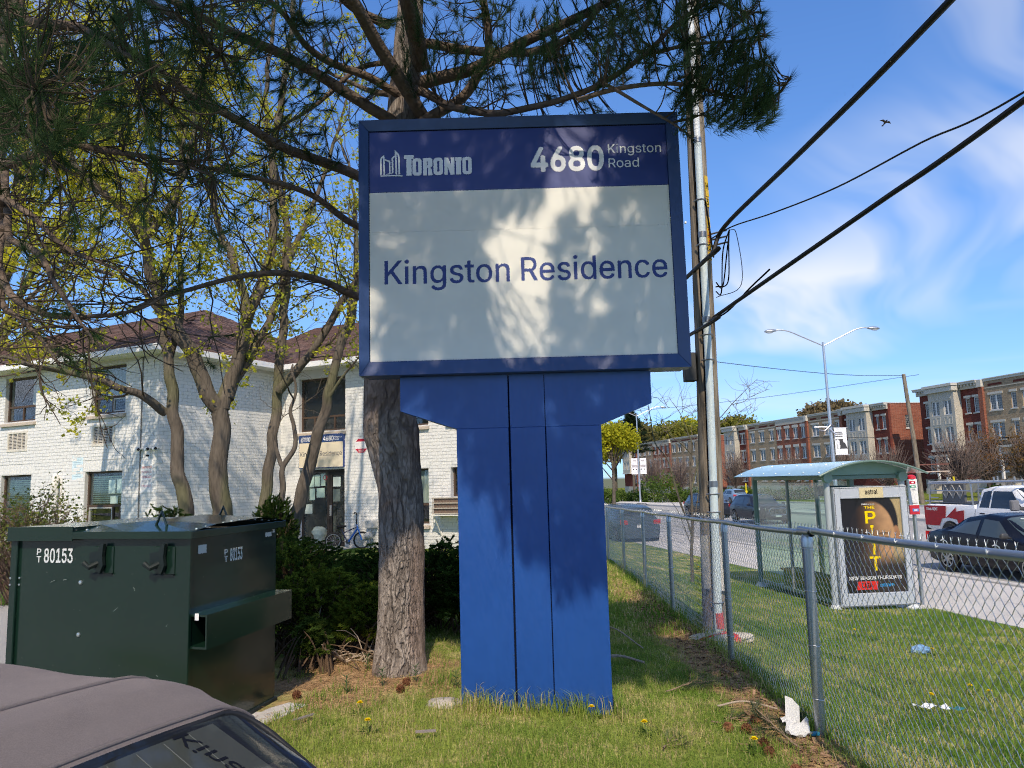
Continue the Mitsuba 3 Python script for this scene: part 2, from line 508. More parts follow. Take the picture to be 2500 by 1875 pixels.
e = .002
bar((ox0 + e, oz1), (ox1 - e, oz1), (ix1 - e, iz1), (ix0 + e, iz1))
bar((ox1 - e, oz0), (ox0 + e, oz0), (ix0 + e, iz0), (ix1 - e, iz0))
bar((ox0, oz0 + e), (ox0, oz1 - e), (ix0, iz1 - e), (ix0, iz0 + e))
bar((ox1, oz1 - e), (ox1, oz0 + e), (ix1, iz0 + e), (ix1, iz1 - e))
zb = 4.394
m = MB(); m.box((ix0 + .004, YI, zb + .001), (ix1 - .004, YI + .012, iz1 - .004)); m.put(S + '__header_panel', 'm_satin', NAVY)
m = MB(); m.box((ix0 + .004, YI, 4.046), (ix1 - .004, YI + .012, zb - .001)); m.put(S + '__face_panel', 'm_sign_white')
m = MB(); m.box((ix0 + .004, YI - .001, iz0 + .004), (ix1 - .004, YI + .012, 4.0445)); m.put(S + '__face_panel', 'm_sign_white')
# black gasket line round the faces
m = MB()
for a, b in (((ix0, YI - .003, iz1 - .006), (ix1, YI + .01, iz1)), ((ix0, YI - .003, iz0), (ix0 + .005, YI + .01, iz1 - .006))):
    m.box(a, b)
m.put(S + '__gasket', 'm_matte', (.01, .01, .014))
YT = YI - .0035


def letter(c, w, h, st):
    r = min(w, h) * .36
    if c == 'T':
        return unary_union([sbox(0, h - st * .95, w, h), sbox(w / 2 - st * .62, 0, w / 2 + st * .62, h)])
    if c == 'O':
        o = sbox(r, r, w - r, h - r).buffer(r)
        return o.difference(sbox(w / 2 - st * .17, st * .95, w / 2 + st * .17, h - st * .95).buffer(st * .1))
    if c == 'R':
        o = unary_union([sbox(0, 0, st, h), sbox(st * .5, h * .44, w - r, h), sbox(r * .9, h * .44 + r * .75, w - r * .8, h - r * .75).buffer(r * .75), Polygon([(w * .45, h * .5), (w * .74, h * .5), (w * 1.02, 0), (w * .66, 0), (w * .52, h * .42)]), sbox(w * .52, 0, w * .92, h * .36).buffer(0)])
        return o.difference(sbox(st * .98, h * .58, st * 1.2, h - st * .8)).difference(sbox(st * .98, 0, st * 1.22, h * .40))
    if c == 'N':
        return unary_union([sbox(0, 0, st * .86, h), sbox(w - st * .86, 0, w, h), Polygon([(0, h), (st, h), (w, 0), (w - st, 0)])])


def lay(key, shapes, mat='m_semi', col=(.72, .74, .76), y=YT, th=.0022):
    m = MB()
    for g in shapes:
        m.prism(g, 0, th, M=np.array([[1, 0, 0, 0], [0, 0, -1, y + th], [0, 1, 0, 0], [0, 0, 0, 1.]]))
    return m.put(key, mat, col)


from shapely import affinity as AF
mov = AF.translate
k = .000453
LX = -.863
gl = [mov(letter('T', 183 * k, 402 * k, 78 * k), LX, 4.536)]
for ch, x0, w in (('O', 158, 172), ('R', 355, 178), ('O', 551, 176), ('N', 752, 190), ('T', 957, 122), ('O', 1092, 174)):
    gl.append(mov(letter(ch, w * k, 338 * k, 74 * k), LX + x0 * k, 4.535))
lay(S + '__city_lettering', gl)


def stroke(pts, w):
    from shapely.geometry import LineString
    return LineString(pts).buffer(w / 2, cap_style='flat', join_style='mitre')


lk = lambda x, y: (-1.067 + (x - 205) * k, 4.534 + (680 - (y + (x - 205) * .015)) * k)
em = [stroke([lk(*q) for q in pts], w * k) for pts, w in (
    ([(222, 648), (222, 345), (238, 310), (272, 284), (276, 310), (284, 645)], 30),
    ([(290, 352), (385, 382), (388, 620)], 26), ([(442, 610), (438, 325), (485, 280)], 28),
    ([(510, 640), (500, 200), (545, 250), (560, 300), (564, 640)], 32), ([(320, 640), (455, 605)], 14), ([(215, 668), (420, 660), (625, 668)], 22))]
lay(S + '__skyline_emblem', em)


def text_on(key, s, x, z, width, h, bold=False, col=(.72, .74, .76), y=YT):
    m = MB(); m.mesh(fit_text(s, width, h, bold, .0022), M=np.array([[1, 0, 0, x], [0, 0, -1, y + .0022], [0, 1, 0, z], [0, 0, 0, 1.]]))
    return m.put(key, 'm_semi', col)


# heavier figures: two passes, the second a hair to the side
m = MB()
for ddx, ddz in ((0, 0), (.006, .0), (.003, .003), (.003, -.003)):
    m.mesh(fit_text('4680', .615, .203, True, .0018 + ddx * .05 + ddz * .02), M=np.array([[1, 0, 0, .211 + ddx], [0, 0, -1, YT + .0022], [0, 1, 0, 4.546 + ddz], [0, 0, 0, 1.]]))
m.put(S + '__number_lettering', 'm_semi', (.72, .74, .76))
text_on(S + '__street_lettering', 'Kingston', .87, 4.686, .450, .079)
text_on(S + '__street_lettering', 'Road', .87, 4.560, .257, .080)
for dx_ in (0, .004):
    text_on(S + '__name_lettering', 'Kingston', -1.035 + dx_, 3.598 + dx_ * .5, 1.038, .199, col=(.030, .052, .20), y=YT - dx_ * .05); text_on(S + '__name_lettering', 'Residence', .103 + dx_, 3.598 + dx_ * .5, 1.214, .199, col=(.030, .052, .20), y=YT - dx_ * .05)
# post: three clad boards with a bracket board above each, open joints between them
YP, YQ = 6.315, 6.60
m = MB(); m.box((-.44, YP + .03, -.15), (.70, YQ - .01, 2.82)); m.put(S + '__post_core', 'm_matte', (.008, .012, .03))
zk = 2.388
for x0, x1, dy in ((-.466, -.040, 0.), (-.024, .262, .004), (.270, .722, .001)):
    m = MB(); m.box((x0, YP + dy, -.12), (x1, YP + dy + .028, zk - .002), ch=.003); m.put(S + '__post_board', 'm_sign_blue')
for poly, dy in (([(-.927, 2.826), (-.927, 2.545), (-.470, zk), (-.038, zk), (-.038, 2.826)], 0.002), ([(-.025, zk), (.262, zk), (.262, 2.826), (-.025, 2.826)], .006), ([(.268, zk), (.712, zk), (1.146, 2.556), (1.149, 2.826), (.268, 2.826)], .003)):
    m = MB(); m.prism(Polygon(poly[::-1]) if False else Polygon(poly), 0, .028, M=np.array([[1, 0, 0, 0], [0, 0, 1, YP + dy], [0, 1, 0, 0], [0, 0, 0, 1.]]))
    m.f = [f[:, ::-1] for f in m.f]
    m.put(S + '__bracket_board', 'm_sign_blue')
# sides, undersides and back of post and bracket
m = MB(); m.box((-.464, YP + .03, -.12), (-.445, YQ, zk), ch=.002); m.put(S + '__side_board', 'm_sign_blue')
m = MB(); m.box((.701, YP + .03, -.12), (.720, YQ, zk), ch=.002); m.put(S + '__side_board', 'm_sign_blue')
m = MB(); m.box((-.463, YQ, -.12), (.719, YQ + .02, zk)); m.put(S + '__back_board', 'm_sign_blue')
br = Polygon([(-.923, 2.824), (-.923, 2.547), (-.466, zk + .002), (.712, zk + .002), (1.142, 2.558), (1.145, 2.824)])
m = MB(); m.prism(br, 0, YQ - YP - .032, M=np.array([[1, 0, 0, 0], [0, 0, 1, YP + .034], [0, 1, 0, 0], [0, 0, 0, 1.]])); m.f = [f[:, ::-1] for f in m.f]
m.put(S + '__bracket_core', 'm_sign_blue')
# cracked filler and screw heads along the open joint
r_ = random.Random(3)
for i in range(16):
    z = .15 + 2.55 * i / 16 + r_.uniform(-.05, .05)
    x = -.046 if i % 2 else -.018
    m = MB(); m.lathe([(0.0, .0022), (.004, .002), (.006, 0)], 8, M=np.array([[1, 0, 0, x + r_.uniform(-.004, .002)], [0, 0, -1, YP + (.004 if x > -.03 else 0)], [0, 1, 0, z], [0, 0, 0, 1.]]))
    m.put(S + '__screw', 'm_satin', (.02, .06, .2))
# steel base plate corner at the right, rough concrete footing at the left
m = MB(); m.box((.722, 6.33, -.1), (.732, 6.42, .24)); m.put(S + '__corner_strip', 'm_satin', (.01, .015, .03))


def rock(key, c, r, sq, col, seed, mat='m_matte', n=2, **kw):
    s = trimesh.creation.icosphere(subdivisions=n); v = np.array(s.vertices)
    d = meshkit.fbm(v * 1.7 + seed * 7.3, 3, seed)
    v = v * (0.72 + .56 * d)[:, None] * np.array(sq) * r + np.array(c)
    m = MB(); m.add(v, s.faces)
    return m.put(key, mat, col, smooth=35, **kw)


k = rock('stone', (-.60, 6.36, .2), .12, (1.25, .9, .55), (.42, .38, .33), 4)
labels[k] = {'label': 'rough pale lump of concrete at the left foot of the blue sign post', 'category': 'stone'}
# ---------------------------------------------------------------- the white brick residence at the left
th = .448
BA, BB = np.array([math.cos(th), -math.sin(th), 0]), np.array([math.sin(th), math.cos(th), 0])
BC = np.array([-8.983, 19.421, 0]); BZ = np.array([0, 0, 1.])
BL = 4.396; GZB = .22; ZE = 5.425
M_front = frv(BC, BA, BB, BZ)
M_door = frv(BC + BB * BL, BA, BB, BZ)
M_side = frv(BC, BB, -BA, BZ)
R = thing('white_building', 'two storey white painted brick building with a brown shingle roof behind the trees', 'building')


def paint_col(p, n, uv):
    a = fbm(p.x * 1.1, p.y * 1.1, p.z * .9, 3); b = fbm(p.x * 18, p.y * 18, p.z * 18, 2)
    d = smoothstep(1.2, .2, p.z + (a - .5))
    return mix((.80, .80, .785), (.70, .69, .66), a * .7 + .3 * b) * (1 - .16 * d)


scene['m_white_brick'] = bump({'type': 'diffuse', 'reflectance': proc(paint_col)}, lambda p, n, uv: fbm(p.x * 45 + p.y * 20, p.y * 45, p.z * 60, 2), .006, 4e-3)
scene['m_joint'] = {'type': 'twosided', 'bsdf': {'type': 'diffuse', 'reflectance': rgb(.60, .595, .58)}}
BROWN, DARK, SILL = (.075, .048, .034), (.012, .013, .015), (.50, .43, .36)


def holes_poly(x0, x1, z0, z1, holes):
    return sbox(x0, z0, x1, z1).difference(unary_union([sbox(*h) for h in holes])) if holes else sbox(x0, z0, x1, z1)


all_bricks = []


def brick_wall(M, x0, x1, z0, z1, holes, vis, soldiers=(), bh=.0905, bl=.292, seed=1):
    """wall with openings; its painted bricks stand a little proud of the joints where vis = (x0, x1, z0, z1) can be seen"""
    key = num(R + '__wall')
    m = MB(); m.prism(holes_poly(x0, x1, z0, z1, holes), 0, .24, M=np.array([[1, 0, 0, 0], [0, 0, 1, 0], [0, 1, 0, 0], [0, 0, 0, 1.]]))
    m.f = [f[:, ::-1] for f in m.f]
    m.put(key, 'm_joint', M=M, exact=True)
    rr = random.Random(seed)
    vx0, vx1, vz0, vz1 = vis
    sol = [sbox(*s) for s in soldiers]
    blocks = list(holes) + [tuple(s) for s in soldiers]
    nrow = int((vz1 - vz0) / bh)
    for r in range(nrow):
        za, zb_ = vz0 + r * bh + .006, vz0 + (r + 1) * bh - .006
        cuts = [(h[0], h[2]) for h in blocks if h[1] < zb_ and h[3] > za]
        off = (r % 2) * bl / 2 + rr.uniform(-.01, .01)
        x = vx0 - off
        while x < vx1:
            a, b = max(x + .007, vx0), min(x + bl - .007, vx1)
            segs = [(a, b)]
            for c0, c1 in cuts:
                segs = [q for s in segs for q in ((s[0], min(s[1], c0 - .004)), (max(s[0], c1 + .004), s[1])) if q[1] - q[0] > .03]
            for s in segs:
                all_bricks.append((M, s[0], s[1], za, zb_, rr.uniform(.009, .017), key))
            x += bl
    for s in soldiers:
        n_ = max(1, round((s[2] - s[0]) / .095)); w = (s[2] - s[0]) / n_
        for i in range(n_):
            all_bricks.append((M, s[0] + i * w + .005, s[0] + (i + 1) * w - .005, s[1] + .004, s[3] - .004, rr.uniform(.005, .009), key))
    return key


F_holes = [(-6.36, 4.02, -4.94, 5.3), (-2.58, 4.02, -1.24, 5.3), (-6.36, .95, -5.0, 2.5), (-2.72, .95, -1.27, 2.5),
           (-6.12, 3.19, -5.28, 3.71), (-2.45, 3.19, -1.64, 3.71), (-10.1, 4.02, -8.7, 5.3), (-10.1, .95, -8.7, 2.5)]
sold = [(-6.45, 2.52, -4.92, 2.78), (-2.8, 2.52, -1.2, 2.78)]
brick_wall(M_front, -14, 0, -.3, ZE, F_holes, (-7.3, 0, .9, 5.35), sold, seed=1)
brick_wall(M_side, .24, BL, -.3, ZE, [], (0.0, BL, .55, 5.35), seed=2)
D_holes = [(.765, -.3, 2.42, 2.43), (.72, 3.57, 2.442, 5.16), (4.0, .86, 5.26, 2.36), (5.955, 1.58, 6.7, 2.36), (4.0, 3.55, 5.27, 5.1), (5.96, 3.6, 6.7, 5.1)]
brick_wall(M_door, .0, 7.0, -.3, ZE, D_holes, (0, 6.6, .35, 5.3), [(3.95, 2.37, 5.3, 2.6)], seed=3)


def brick_verts(b):
    M, x0, x1, z0, z1, pr, k = b
    v = boxv((x0, -pr, z0), (x1, .002, z1))
    v[[0, 4], 0] += .0015; v[[1, 5], 0] -= .0015
    return v @ M[:3, :3].T + M[:3, 3]


BF = np.delete(BOXF, [8, 9], 0)     # no back faces
dist = [np.linalg.norm((b[0] @ np.array([(b[1] + b[2]) / 2, 0, (b[3] + b[4]) / 2, 1]))[:3] - EYE) + (6 if b[4] < 1.5 else 0) + (5 if b[1] < -4.6 else 0) for b in all_bricks]
near = set(np.argsort(dist)[:300].tolist())
rests = {}
for i, b in enumerate(all_bricks):
    if i in near:
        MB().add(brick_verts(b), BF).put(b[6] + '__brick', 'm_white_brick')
    else:
        rests.setdefault(b[6], MB()).add(brick_verts(b), BF)
for k, m in rests.items():
    m.put(k + '__far_bricks', 'm_white_brick', kind='stuff', exact=True)
# far end walls, so that the house is closed
m = MB(); m.box((-14, .24, -.3), (-13.76, 9, ZE)); m.put(R + '__wall', 'm_white_brick', M=M_front)
m = MB(); m.box((6.76, .24, -.3), (7.0, 9, ZE)); m.put(R + '__wall', 'm_white_brick', M=M_door)


def window(M, x0, x1, z0, z1, bars=(), mull=(), blind=None, sill=True, depth=.09, fw=.05, col=BROWN, curtain=None, sash=None):
    k = num(R + '__window'); labels[k] = {}
    m = MB()
    y0, y1 = depth, depth + .06
    for a, b in (((x0, y0, z0), (x0 + fw, y1, z1)), ((x1 - fw, y0, z0), (x1, y1, z1)), ((x0 + fw, y0, z1 - fw), (x1 - fw, y1, z1)), ((x0 + fw, y0, z0), (x1 - fw, y1, z0 + fw))):
        m.box(a, b, ch=.004)
    for zb_ in bars: m.box((x0 + fw, y0 + .004, zb_ - .03), (x1 - fw, y1 - .004, zb_ + .03), ch=.003)
    for (xm, za, zc) in mull: m.box((xm - .025, y0 + .005, za), (xm + .025, y1 - .005, zc), ch=.003)
    m.put(k + '__frame', 'm_semi', col, M=M)
    m = MB(); m.quad((x0 + fw, y0 + .035, z0 + fw), (x1 - fw, y0 + .035, z0 + fw), (x1 - fw, y0 + .035, z1 - fw), (x0 + fw, y0 + .035, z1 - fw)); m.put(k + '__pane', 'm_glass', M=M)
    m = MB(); m.box((x0 - .02, .36, z0 - .02), (x1 + .02, .38, z1 + .02)); m.box((x0 - .02, .242, z0 - .02), (x0 - .001, .36, z1 + .02)); m.box((x1 + .001, .242, z0 - .02), (x1 + .02, .36, z1 + .02))
    m.put(k + '__dark_room', 'm_matte', (.02, .022, .025), M=M)
    if blind:
        za, zc, pitch = blind
        n_ = int((zc - za) / pitch)
        for i in range(n_):
            z = za + i * pitch; s = MB()
            s.add([(x0 + fw + .02, .205, z), (x1 - fw - .02, .205, z), (x1 - fw - .02, .17, z + pitch * .72), (x0 + fw + .02, .17, z + pitch * .72)], [[0, 1, 2, 3]])
            s.put(k + '__slat', 'm_matte', (.70, .76, .74), M=M)
    if curtain:
        xa, xb, za, zc, cc = curtain
        xx = np.linspace(xa, xb, 40); P = np.array([[[x, .20 + .018 * math.sin(x * 60), z] for x in xx] for z in (za, zc)])
        m = MB(); m.grid(P); m.put(k + '__curtain', 'm_matte', cc, M=M, smooth=True)
    if sash:
        xa, xb, za, zc = sash
        m = MB()
        for a, b in (((xa, y0 + .01, za), (xa + .03, y1, zc)), ((xb - .03, y0 + .01, za), (xb, y1, zc)), ((xa + .03, y0 + .01, za), (xb - .03, y1, za + .03)), ((xa + .03, y0 + .01, zc - .03), (xb - .03, y1, zc))): m.box(a, b)
        m.put(k + '__sash', 'm_satin', (.45, .44, .42), M=M)
    if sill:
        m = MB()
        m.add([(x0 - .1, -.10, z0 - .13), (x1 + .04, -.10, z0 - .13), (x1 + .04, depth, z0 - .10), (x0 - .1, depth, z0 - .10), (x0 - .1, -.10, z0 - .06), (x1 + .04, -.10, z0 - .06), (x1 + .04, depth, z0 - .002), (x0 - .1, depth, z0 - .002)], BOXF)
        m.put(k + '__sill', 'm_matte', SILL, M=M)
    labels.pop(k)
    return k


window(M_front, -6.36, -4.94, 4.02, 5.3, bars=(4.45,), mull=((-5.66, 4.06, 4.42),), curtain=(-5.4, -4.99, 4.5, 5.25, (.45, .46, .48)))
window(M_front, -2.58, -1.24, 4.02, 5.3, bars=(4.45,), mull=((-1.86, 4.06, 4.42),), sash=(-1.84, -1.29, 4.07, 4.42), curtain=(-2.2, -1.3, 4.5, 5.25, (.40, .42, .42)))
window(M_front, -6.36, -5.0, .95, 2.5, bars=(1.55,), blind=(1.02, 2.42, .052), sill=False)
window(M_front, -2.72, -1.27, .95, 2.5, bars=(1.595,), mull=((-1.72, 1.0, 1.56), (-1.45, 1.0, 1.56)), blind=(1.66, 2.42, .056), sill=False, sash=(-2.66, -1.75, 1.0, 1.56))
window(M_front, -10.1, -8.7, 4.02, 5.3, bars=(4.45,)); window(M_front, -10.1, -8.7, .95, 2.5, bars=(1.55,))
window(M_door, .72, 2.442, 3.57, 5.16, bars=(4.0,), mull=((1.2, 3.61, 3.97), (1.95, 3.61, 3.97)), depth=.12)
window(M_door, 4.0, 5.26, .86, 2.36, bars=(1.38,), depth=.12, curtain=(4.1, 5.2, 1.42, 2.3, (.35, .37, .36)))
window(M_door, 5.955, 6.7, 1.58, 2.36, depth=.14)
window(M_door, 4.0, 5.27, 3.55, 5.1, bars=(4.0,), depth=.12); window(M_door, 5.96, 6.7, 3.6, 5.1, bars=(4.0,), depth=.12)
# papers taped inside the lower right window
for i, (x, z, w, h) in enumerate(((-1.98, 2.09, .26, .36), (-1.66, 2.1, .27, .36), (-1.9, 1.75, .3, .2))):
    m = MB(); m.box((x, .155, z - h / 2), (x + w, .157, z + h / 2)); m.put(R + '__window_003__paper', 'm_matte', (.66, .72, .70), M=M_front)

# air conditioner grilles in the wall
for x0, x1 in ((-6.12, -5.28), (-2.45, -1.64)):
    k = num(R + '__vent_grille'); m = MB()
    z0, z1, f = 3.19, 3.71, .035
    for a, b in (((x0 - .03, -.03, z0 - .03), (x0 + f, .02, z1 + .03)), ((x1 - f, -.03, z0 - .03), (x1 + .03, .02, z1 + .03)), ((x0 + f, -.03, z0 - .03), (x1 - f, .02, z0 + f)), ((x0 + f, -.03, z1 - f), (x1 - f, .02, z1 + .03))): m.box(a, b, ch=.003)
    for i in range(1, 4):
        x = x0 + (x1 - x0) * i / 4; m.box((x - .012, -.02, z0 + f), (x + .012, .02, z1 - f))
    labels[k] = {}
    m.put(k + '__frame', 'm_semi', (.62, .58, .50), M=M_front)
    for i in range(11):
        z = z0 + f + .005 + i * (z1 - z0 - 2 * f) / 11; s = MB()
        s.add([(x0 + f, -.012, z), (x1 - f, -.012, z), (x1 - f, .02, z + .03), (x0 + f, .02, z + .03)], [[0, 1, 2, 3]]); s.put(k + '__louvre', 'm_semi', (.50, .47, .41), M=M_front)
    m = MB(); m.box((x0, .05, z0), (x1, .06, z1)); m.put(k + '__back', 'm_matte', (.08, .075, .07), M=M_front)
    labels.pop(k)
# roof: soffit, fascia, shingles on three slopes
OV, RZ = .6, 7.85
z_e = ZE + .12


def roof_part(M, quad, name):
    m = MB(); q = np.array(quad, float); m.add(np.vstack([q, q - [0, 0, .05]]), [[0, 1, 2], [0, 2, 3], [4, 6, 5], [4, 7, 6], [0, 4, 5], [0, 5, 1], [1, 5, 6], [1, 6, 2], [2, 6, 7], [2, 7, 3], [3, 7, 4], [3, 4, 0]])
    return m.put(R + '__' + name, 'm_matte', (.10, .062, .052), M=M)


AX = -3.4
roof_part(M_front, [(-14.6, -OV, z_e), (OV, -OV, z_e), (AX, 4.5, RZ), (-14.6, 4.5, RZ)], 'roof')
roof_part(M_front, [(OV, -OV, z_e), (OV, 9.6, z_e), (AX, 4.5, RZ), (AX, 4.5, RZ)], 'roof')
roof_part(M_front, [(OV, 9.6, z_e), (-14.6, 9.6, z_e), (-14.6, 4.5, RZ), (AX, 4.5, RZ)], 'roof')
roof_part(M_door, [(-2.5, -OV, z_e), (7.5, -OV, z_e), (7.5, 4.5, RZ + .02), (-2.5, 4.5, RZ + .02)], 'roof')
roof_part(M_door, [(7.5, 9.6, z_e), (-2.5, 9.6, z_e), (-2.5, 4.5, RZ + .02), (7.5, 4.5, RZ + .02)], 'roof')
for M, a, b in ((M_front, (-14.6, -OV, ZE), (0, -.002, ZE + .02)), (M_front, (.002, -OV, ZE), (OV, BL - OV, ZE + .021)), (M_door, (.002, -OV, ZE), (7.5, -.002, ZE + .022))):
    m = MB(); m.box(a, b); m.put(R + '__soffit', 'm_matte', (.72, .72, .70), M=M)
for M, a, b in ((M_front, (-14.6, -OV - .025, ZE - .02), (OV + .025, -OV, z_e + .015)), (M_front, (OV, -OV, ZE - .02), (OV + .025, BL - OV - .03, z_e + .015)), (M_door, (OV + .02, -OV - .025, ZE - .02), (7.5, -OV, z_e + .015))):
    m = MB(); m.box(a, b, ch=.004); m.put(R + '__fascia', 'm_semi', (.74, .74, .73), M=M)
shing = []


def shingle_slope(M, o, ux, uy, inside, rows, cols, parent, seed):
    """o: eave corner; ux along the eave; uy up the slope (unit vectors, local); inside(x, y) in slope metres"""
    rr = random.Random(seed); o, ux, uy = map(lambda q: np.array(q, float), (o, ux, uy)); nn = np.cross(ux, uy)
    for r in range(rows):
        y = r * .143; x = -(r % 2) * .165 + rr.uniform(-.03, .03)
        while x < cols:
            w = rr.choice((.2, .3, .33, .4))
            if inside(x + w / 2, y + .07):
                t = rr.uniform(.006, .016); c = rr.uniform(.72, 1.3); g = .008
                p = [o + ux * (x + g) + uy * y, o + ux * (x + w - g) + uy * y, o + ux * (x + w - g) + uy * (y + .16), o + ux * (x + g) + uy * (y + .16)]
                v = np.array([q + nn * .002 for q in p] + [p[0] + nn * (t + .006), p[1] + nn * (t + .006), p[2] + nn * .004, p[3] + nn * .004])
                col = np.array([.165, .112, .100]) * c + np.array([.012, 0, -.004]) * rr.uniform(-1, 1)
                shing.append((v @ M[:3, :3].T + M[:3, 3], col, parent))
            x += w


sl = math.hypot(4.5 + OV, RZ - z_e); uy = np.array([0, (4.5 + OV) / sl, (RZ - z_e) / sl])
shingle_slope(M_front, (-9.0, -OV, z_e + .002), (1, 0, 0), uy, lambda x, y: x - 9.0 < OV - (OV - AX) * y / sl, int(sl / .143), 9.6, R + '__roof', 5)
sh = math.hypot(OV - AX, RZ - z_e); uh = np.array([-(OV - AX) / sh, 0, (RZ - z_e) / sh])
shingle_slope(M_front, (OV, -OV, z_e + .002), (0, 1, 0), uh, lambda x, y: abs(x - 5.1) < 5.1 * (1 - y / sh) and x < 4.3 + y * .9, int(sh / .143), 7, R + '__roof_001', 6)
shingle_slope(M_door, (-2.4, -OV, z_e + .002), (1, 0, 0), uy, lambda x, y: x - 2.4 > .7 - y * .85, int(sl / .143), 10.0, R + '__roof_003', 7)
dist = [np.linalg.norm(s[0].mean(0) - EYE) for s in shing]
near = set(np.argsort(dist)[:300].tolist())
rests = {}
SF = np.delete(BOXF, [0, 1], 0)
for i, (v, c, k) in enumerate(shing):
    if i in near: MB().add(v, SF).put(k + '__shingle', 'm_matte', c)
    else: rests.setdefault(k, MB()).add(v, SF, np.tile(c, (8, 1)))
for k, m in rests.items(): m.put(k + '__far_shingles', 'm_matte', kind='stuff', exact=True)
# entrance: fixed light at the left, glazed door at the right
m = MB(); f = .055
for a, b in (((.765, .10, GZB), (.765 + f, .17, 2.43)), ((2.42 - f, .10, GZB), (2.42, .17, 2.43)), ((.765 + f, .10, 2.36), (2.42 - f, .17, 2.43)), ((1.70, .10, GZB), (1.79, .17, 2.36)), ((.82, .10, GZB), (1.70, .17, GZB + .08))): m.box(a, b, ch=.004)
m.put(R + '__entrance_frame', 'm_semi', (.03, .024, .022), M=M_door)
m = MB(); m.quad((.82, .13, GZB + .08), (1.70, .13, GZB + .08), (1.70, .13, 2.36), (.82, .13, 2.36)); m.put(R + '__side_light', 'm_glass', M=M_door)
DR = R + '__door'
m = MB()
for a, b in (((1.795, .105, GZB + .01), (1.87, .16, 2.35)), ((2.29, .105, GZB + .01), (2.36, .16, 2.35)), ((1.87, .105, 2.26), (2.29, .16, 2.35)), ((1.87, .105, GZB + .01), (2.29, .16, GZB + .17))): m.box(a, b, ch=.004)
m.put(DR, 'm_semi', (.022, .018, .017), M=M_door, exact=True)
m = MB(); m.quad((1.87, .135, GZB + .17), (2.29, .135, GZB + .17), (2.29, .135, 2.26), (1.87, .135, 2.26)); m.put(DR + '__pane', 'm_glass', M=M_door)
m = MB(); m.tube([(1.93, .10, 1.1), (1.93, .04, 1.1), (1.93, .04, 1.32), (1.93, .10, 1.32)], .012, 8); m.put(DR + '__handle', 'm_satin', (.02, .02, .02), M=M_door)
m = MB(); m.box((1.80, .085, 1.08), (1.865, .106, 1.40), ch=.006); m.put(DR + '__lock_plate', 'm_metal', (.5, .5, .5), M=M_door)
m = MB(); m.box((.76, 1.2, GZB), (2.43, 1.25, 2.45)); m.box((.745, .25, GZB), (.76, 1.2, 2.45)); m.box((2.43, .25, GZB), (2.445, 1.2, 2.45)); m.box((.76, .25, 2.44), (2.43, 1.2, 2.46)); m.put(R + '__lobby', 'm_matte', (.06, .075, .075), M=M_door)
for i, (x, z, w, h) in enumerate(((.98, 2.1, .2, .34), (1.2, 2.12, .2, .34), (1.43, 2.14, .17, .36), (1.02, 1.72, .2, .34), (1.28, 1.76, .3, .28), (.84, 1.29, .28, .28))):
    m = MB(); m.box((x, .14, z - h / 2), (x + w, .142, z + h / 2)); m.put(R + '__side_light__paper', 'm_matte', (.60, .70, .66) if i != 5 else (.7, .7, .7), M=M_door)
for i, (x, z, w, h, c) in enumerate(((1.88, 2.07, .28, .28, (.75, .75, .76)), (1.88, 1.68, .26, .36, (.16, .18, .18)))):
    m = MB(); m.box((x, .145, z - h / 2), (x + w, .147, z + h / 2)); m.put(DR + '__paper', 'm_matte', c, M=M_door)
m = MB(); m.mesh(trimesh.creation.annulus(.055, .075, .002), M=np.array([[1, 0, 0, 1.60], [0, 0, -1, .139], [0, 1, 0, 2.2], [0, 0, 0, 1.]])); m.put(R + '__no_smoking_sticker', 'm_matte', (.5, .03, .03), M=M_door)
m = MB(); m.box((.5, -1.3, .05), (2.9, .1, GZB), ch=.01); k = m.put(R + '__doorstep', 'm_concrete', M=M_door)
# the sign over the entrance
E_ = thing('entrance_sign', 'small cream and navy Kingston Residence sign over the glass entrance of the white building', 'sign')
x0, x1 = .80, 2.435
m = MB(); m.box((x0, -.10, 2.48), (x1, .0, 3.465), ch=.005); m.put(E_ + '__box', 'm_satin', (.03, .06, .2), M=M_door)
m = MB(); m.box((x0 + .02, -.106, 2.50), (x1 - .005, -.099, 3.225)); m.put(E_ + '__face_panel', 'm_matte', (.70, .62, .47), M=M_door)
m = MB(); m.box((x0 + .02, -.106, 3.23), (x1 - .005, -.0995, 3.455)); m.put(E_ + '__header_panel', 'm_satin', (.022, .05, .16), M=M_door)


def dtext(key, s, x, z, w, h, bold=False, col=(.75, .75, .75), y=-.1085, M=M_door):
    m = MB(); m.mesh(fit_text(s, w, h, bold, .002), M=np.array([[1, 0, 0, x], [0, 0, -1, y + .002], [0, 1, 0, z], [0, 0, 0, 1.]])); return m.put(key, 'm_matte', col, M=M)


dtext(E_ + '__name_lettering', 'Kingston', .87, 2.83, .67, .135, col=(.06, .065, .09)); dtext(E_ + '__name_lettering', 'Residence', 1.60, 2.83, .80, .135, col=(.06, .065, .09))
dtext(E_ + '__city_lettering', 'TORONTO', 1.0, 3.27, .42, .12, True)
m = MB()
for x, h in ((.885, .09), (.92, .13), (.96, .15)): m.box((x, -.1085, 3.27), (x + .016, -.1065, 3.27 + h))
m.box((.875, -.1085, 3.262), (.985, -.1065, 3.268)); m.put(E_ + '__skyline_emblem', 'm_matte', (.75, .75, .75), M=M_door)
dtext(E_ + '__number_lettering', '4680', 1.72, 3.27, .38, .135, True)
dtext(E_ + '__street_lettering', 'Kingston', 2.13, 3.345, .27, .045); dtext(E_ + '__street_lettering', 'Road', 2.13, 3.275, .16, .045)
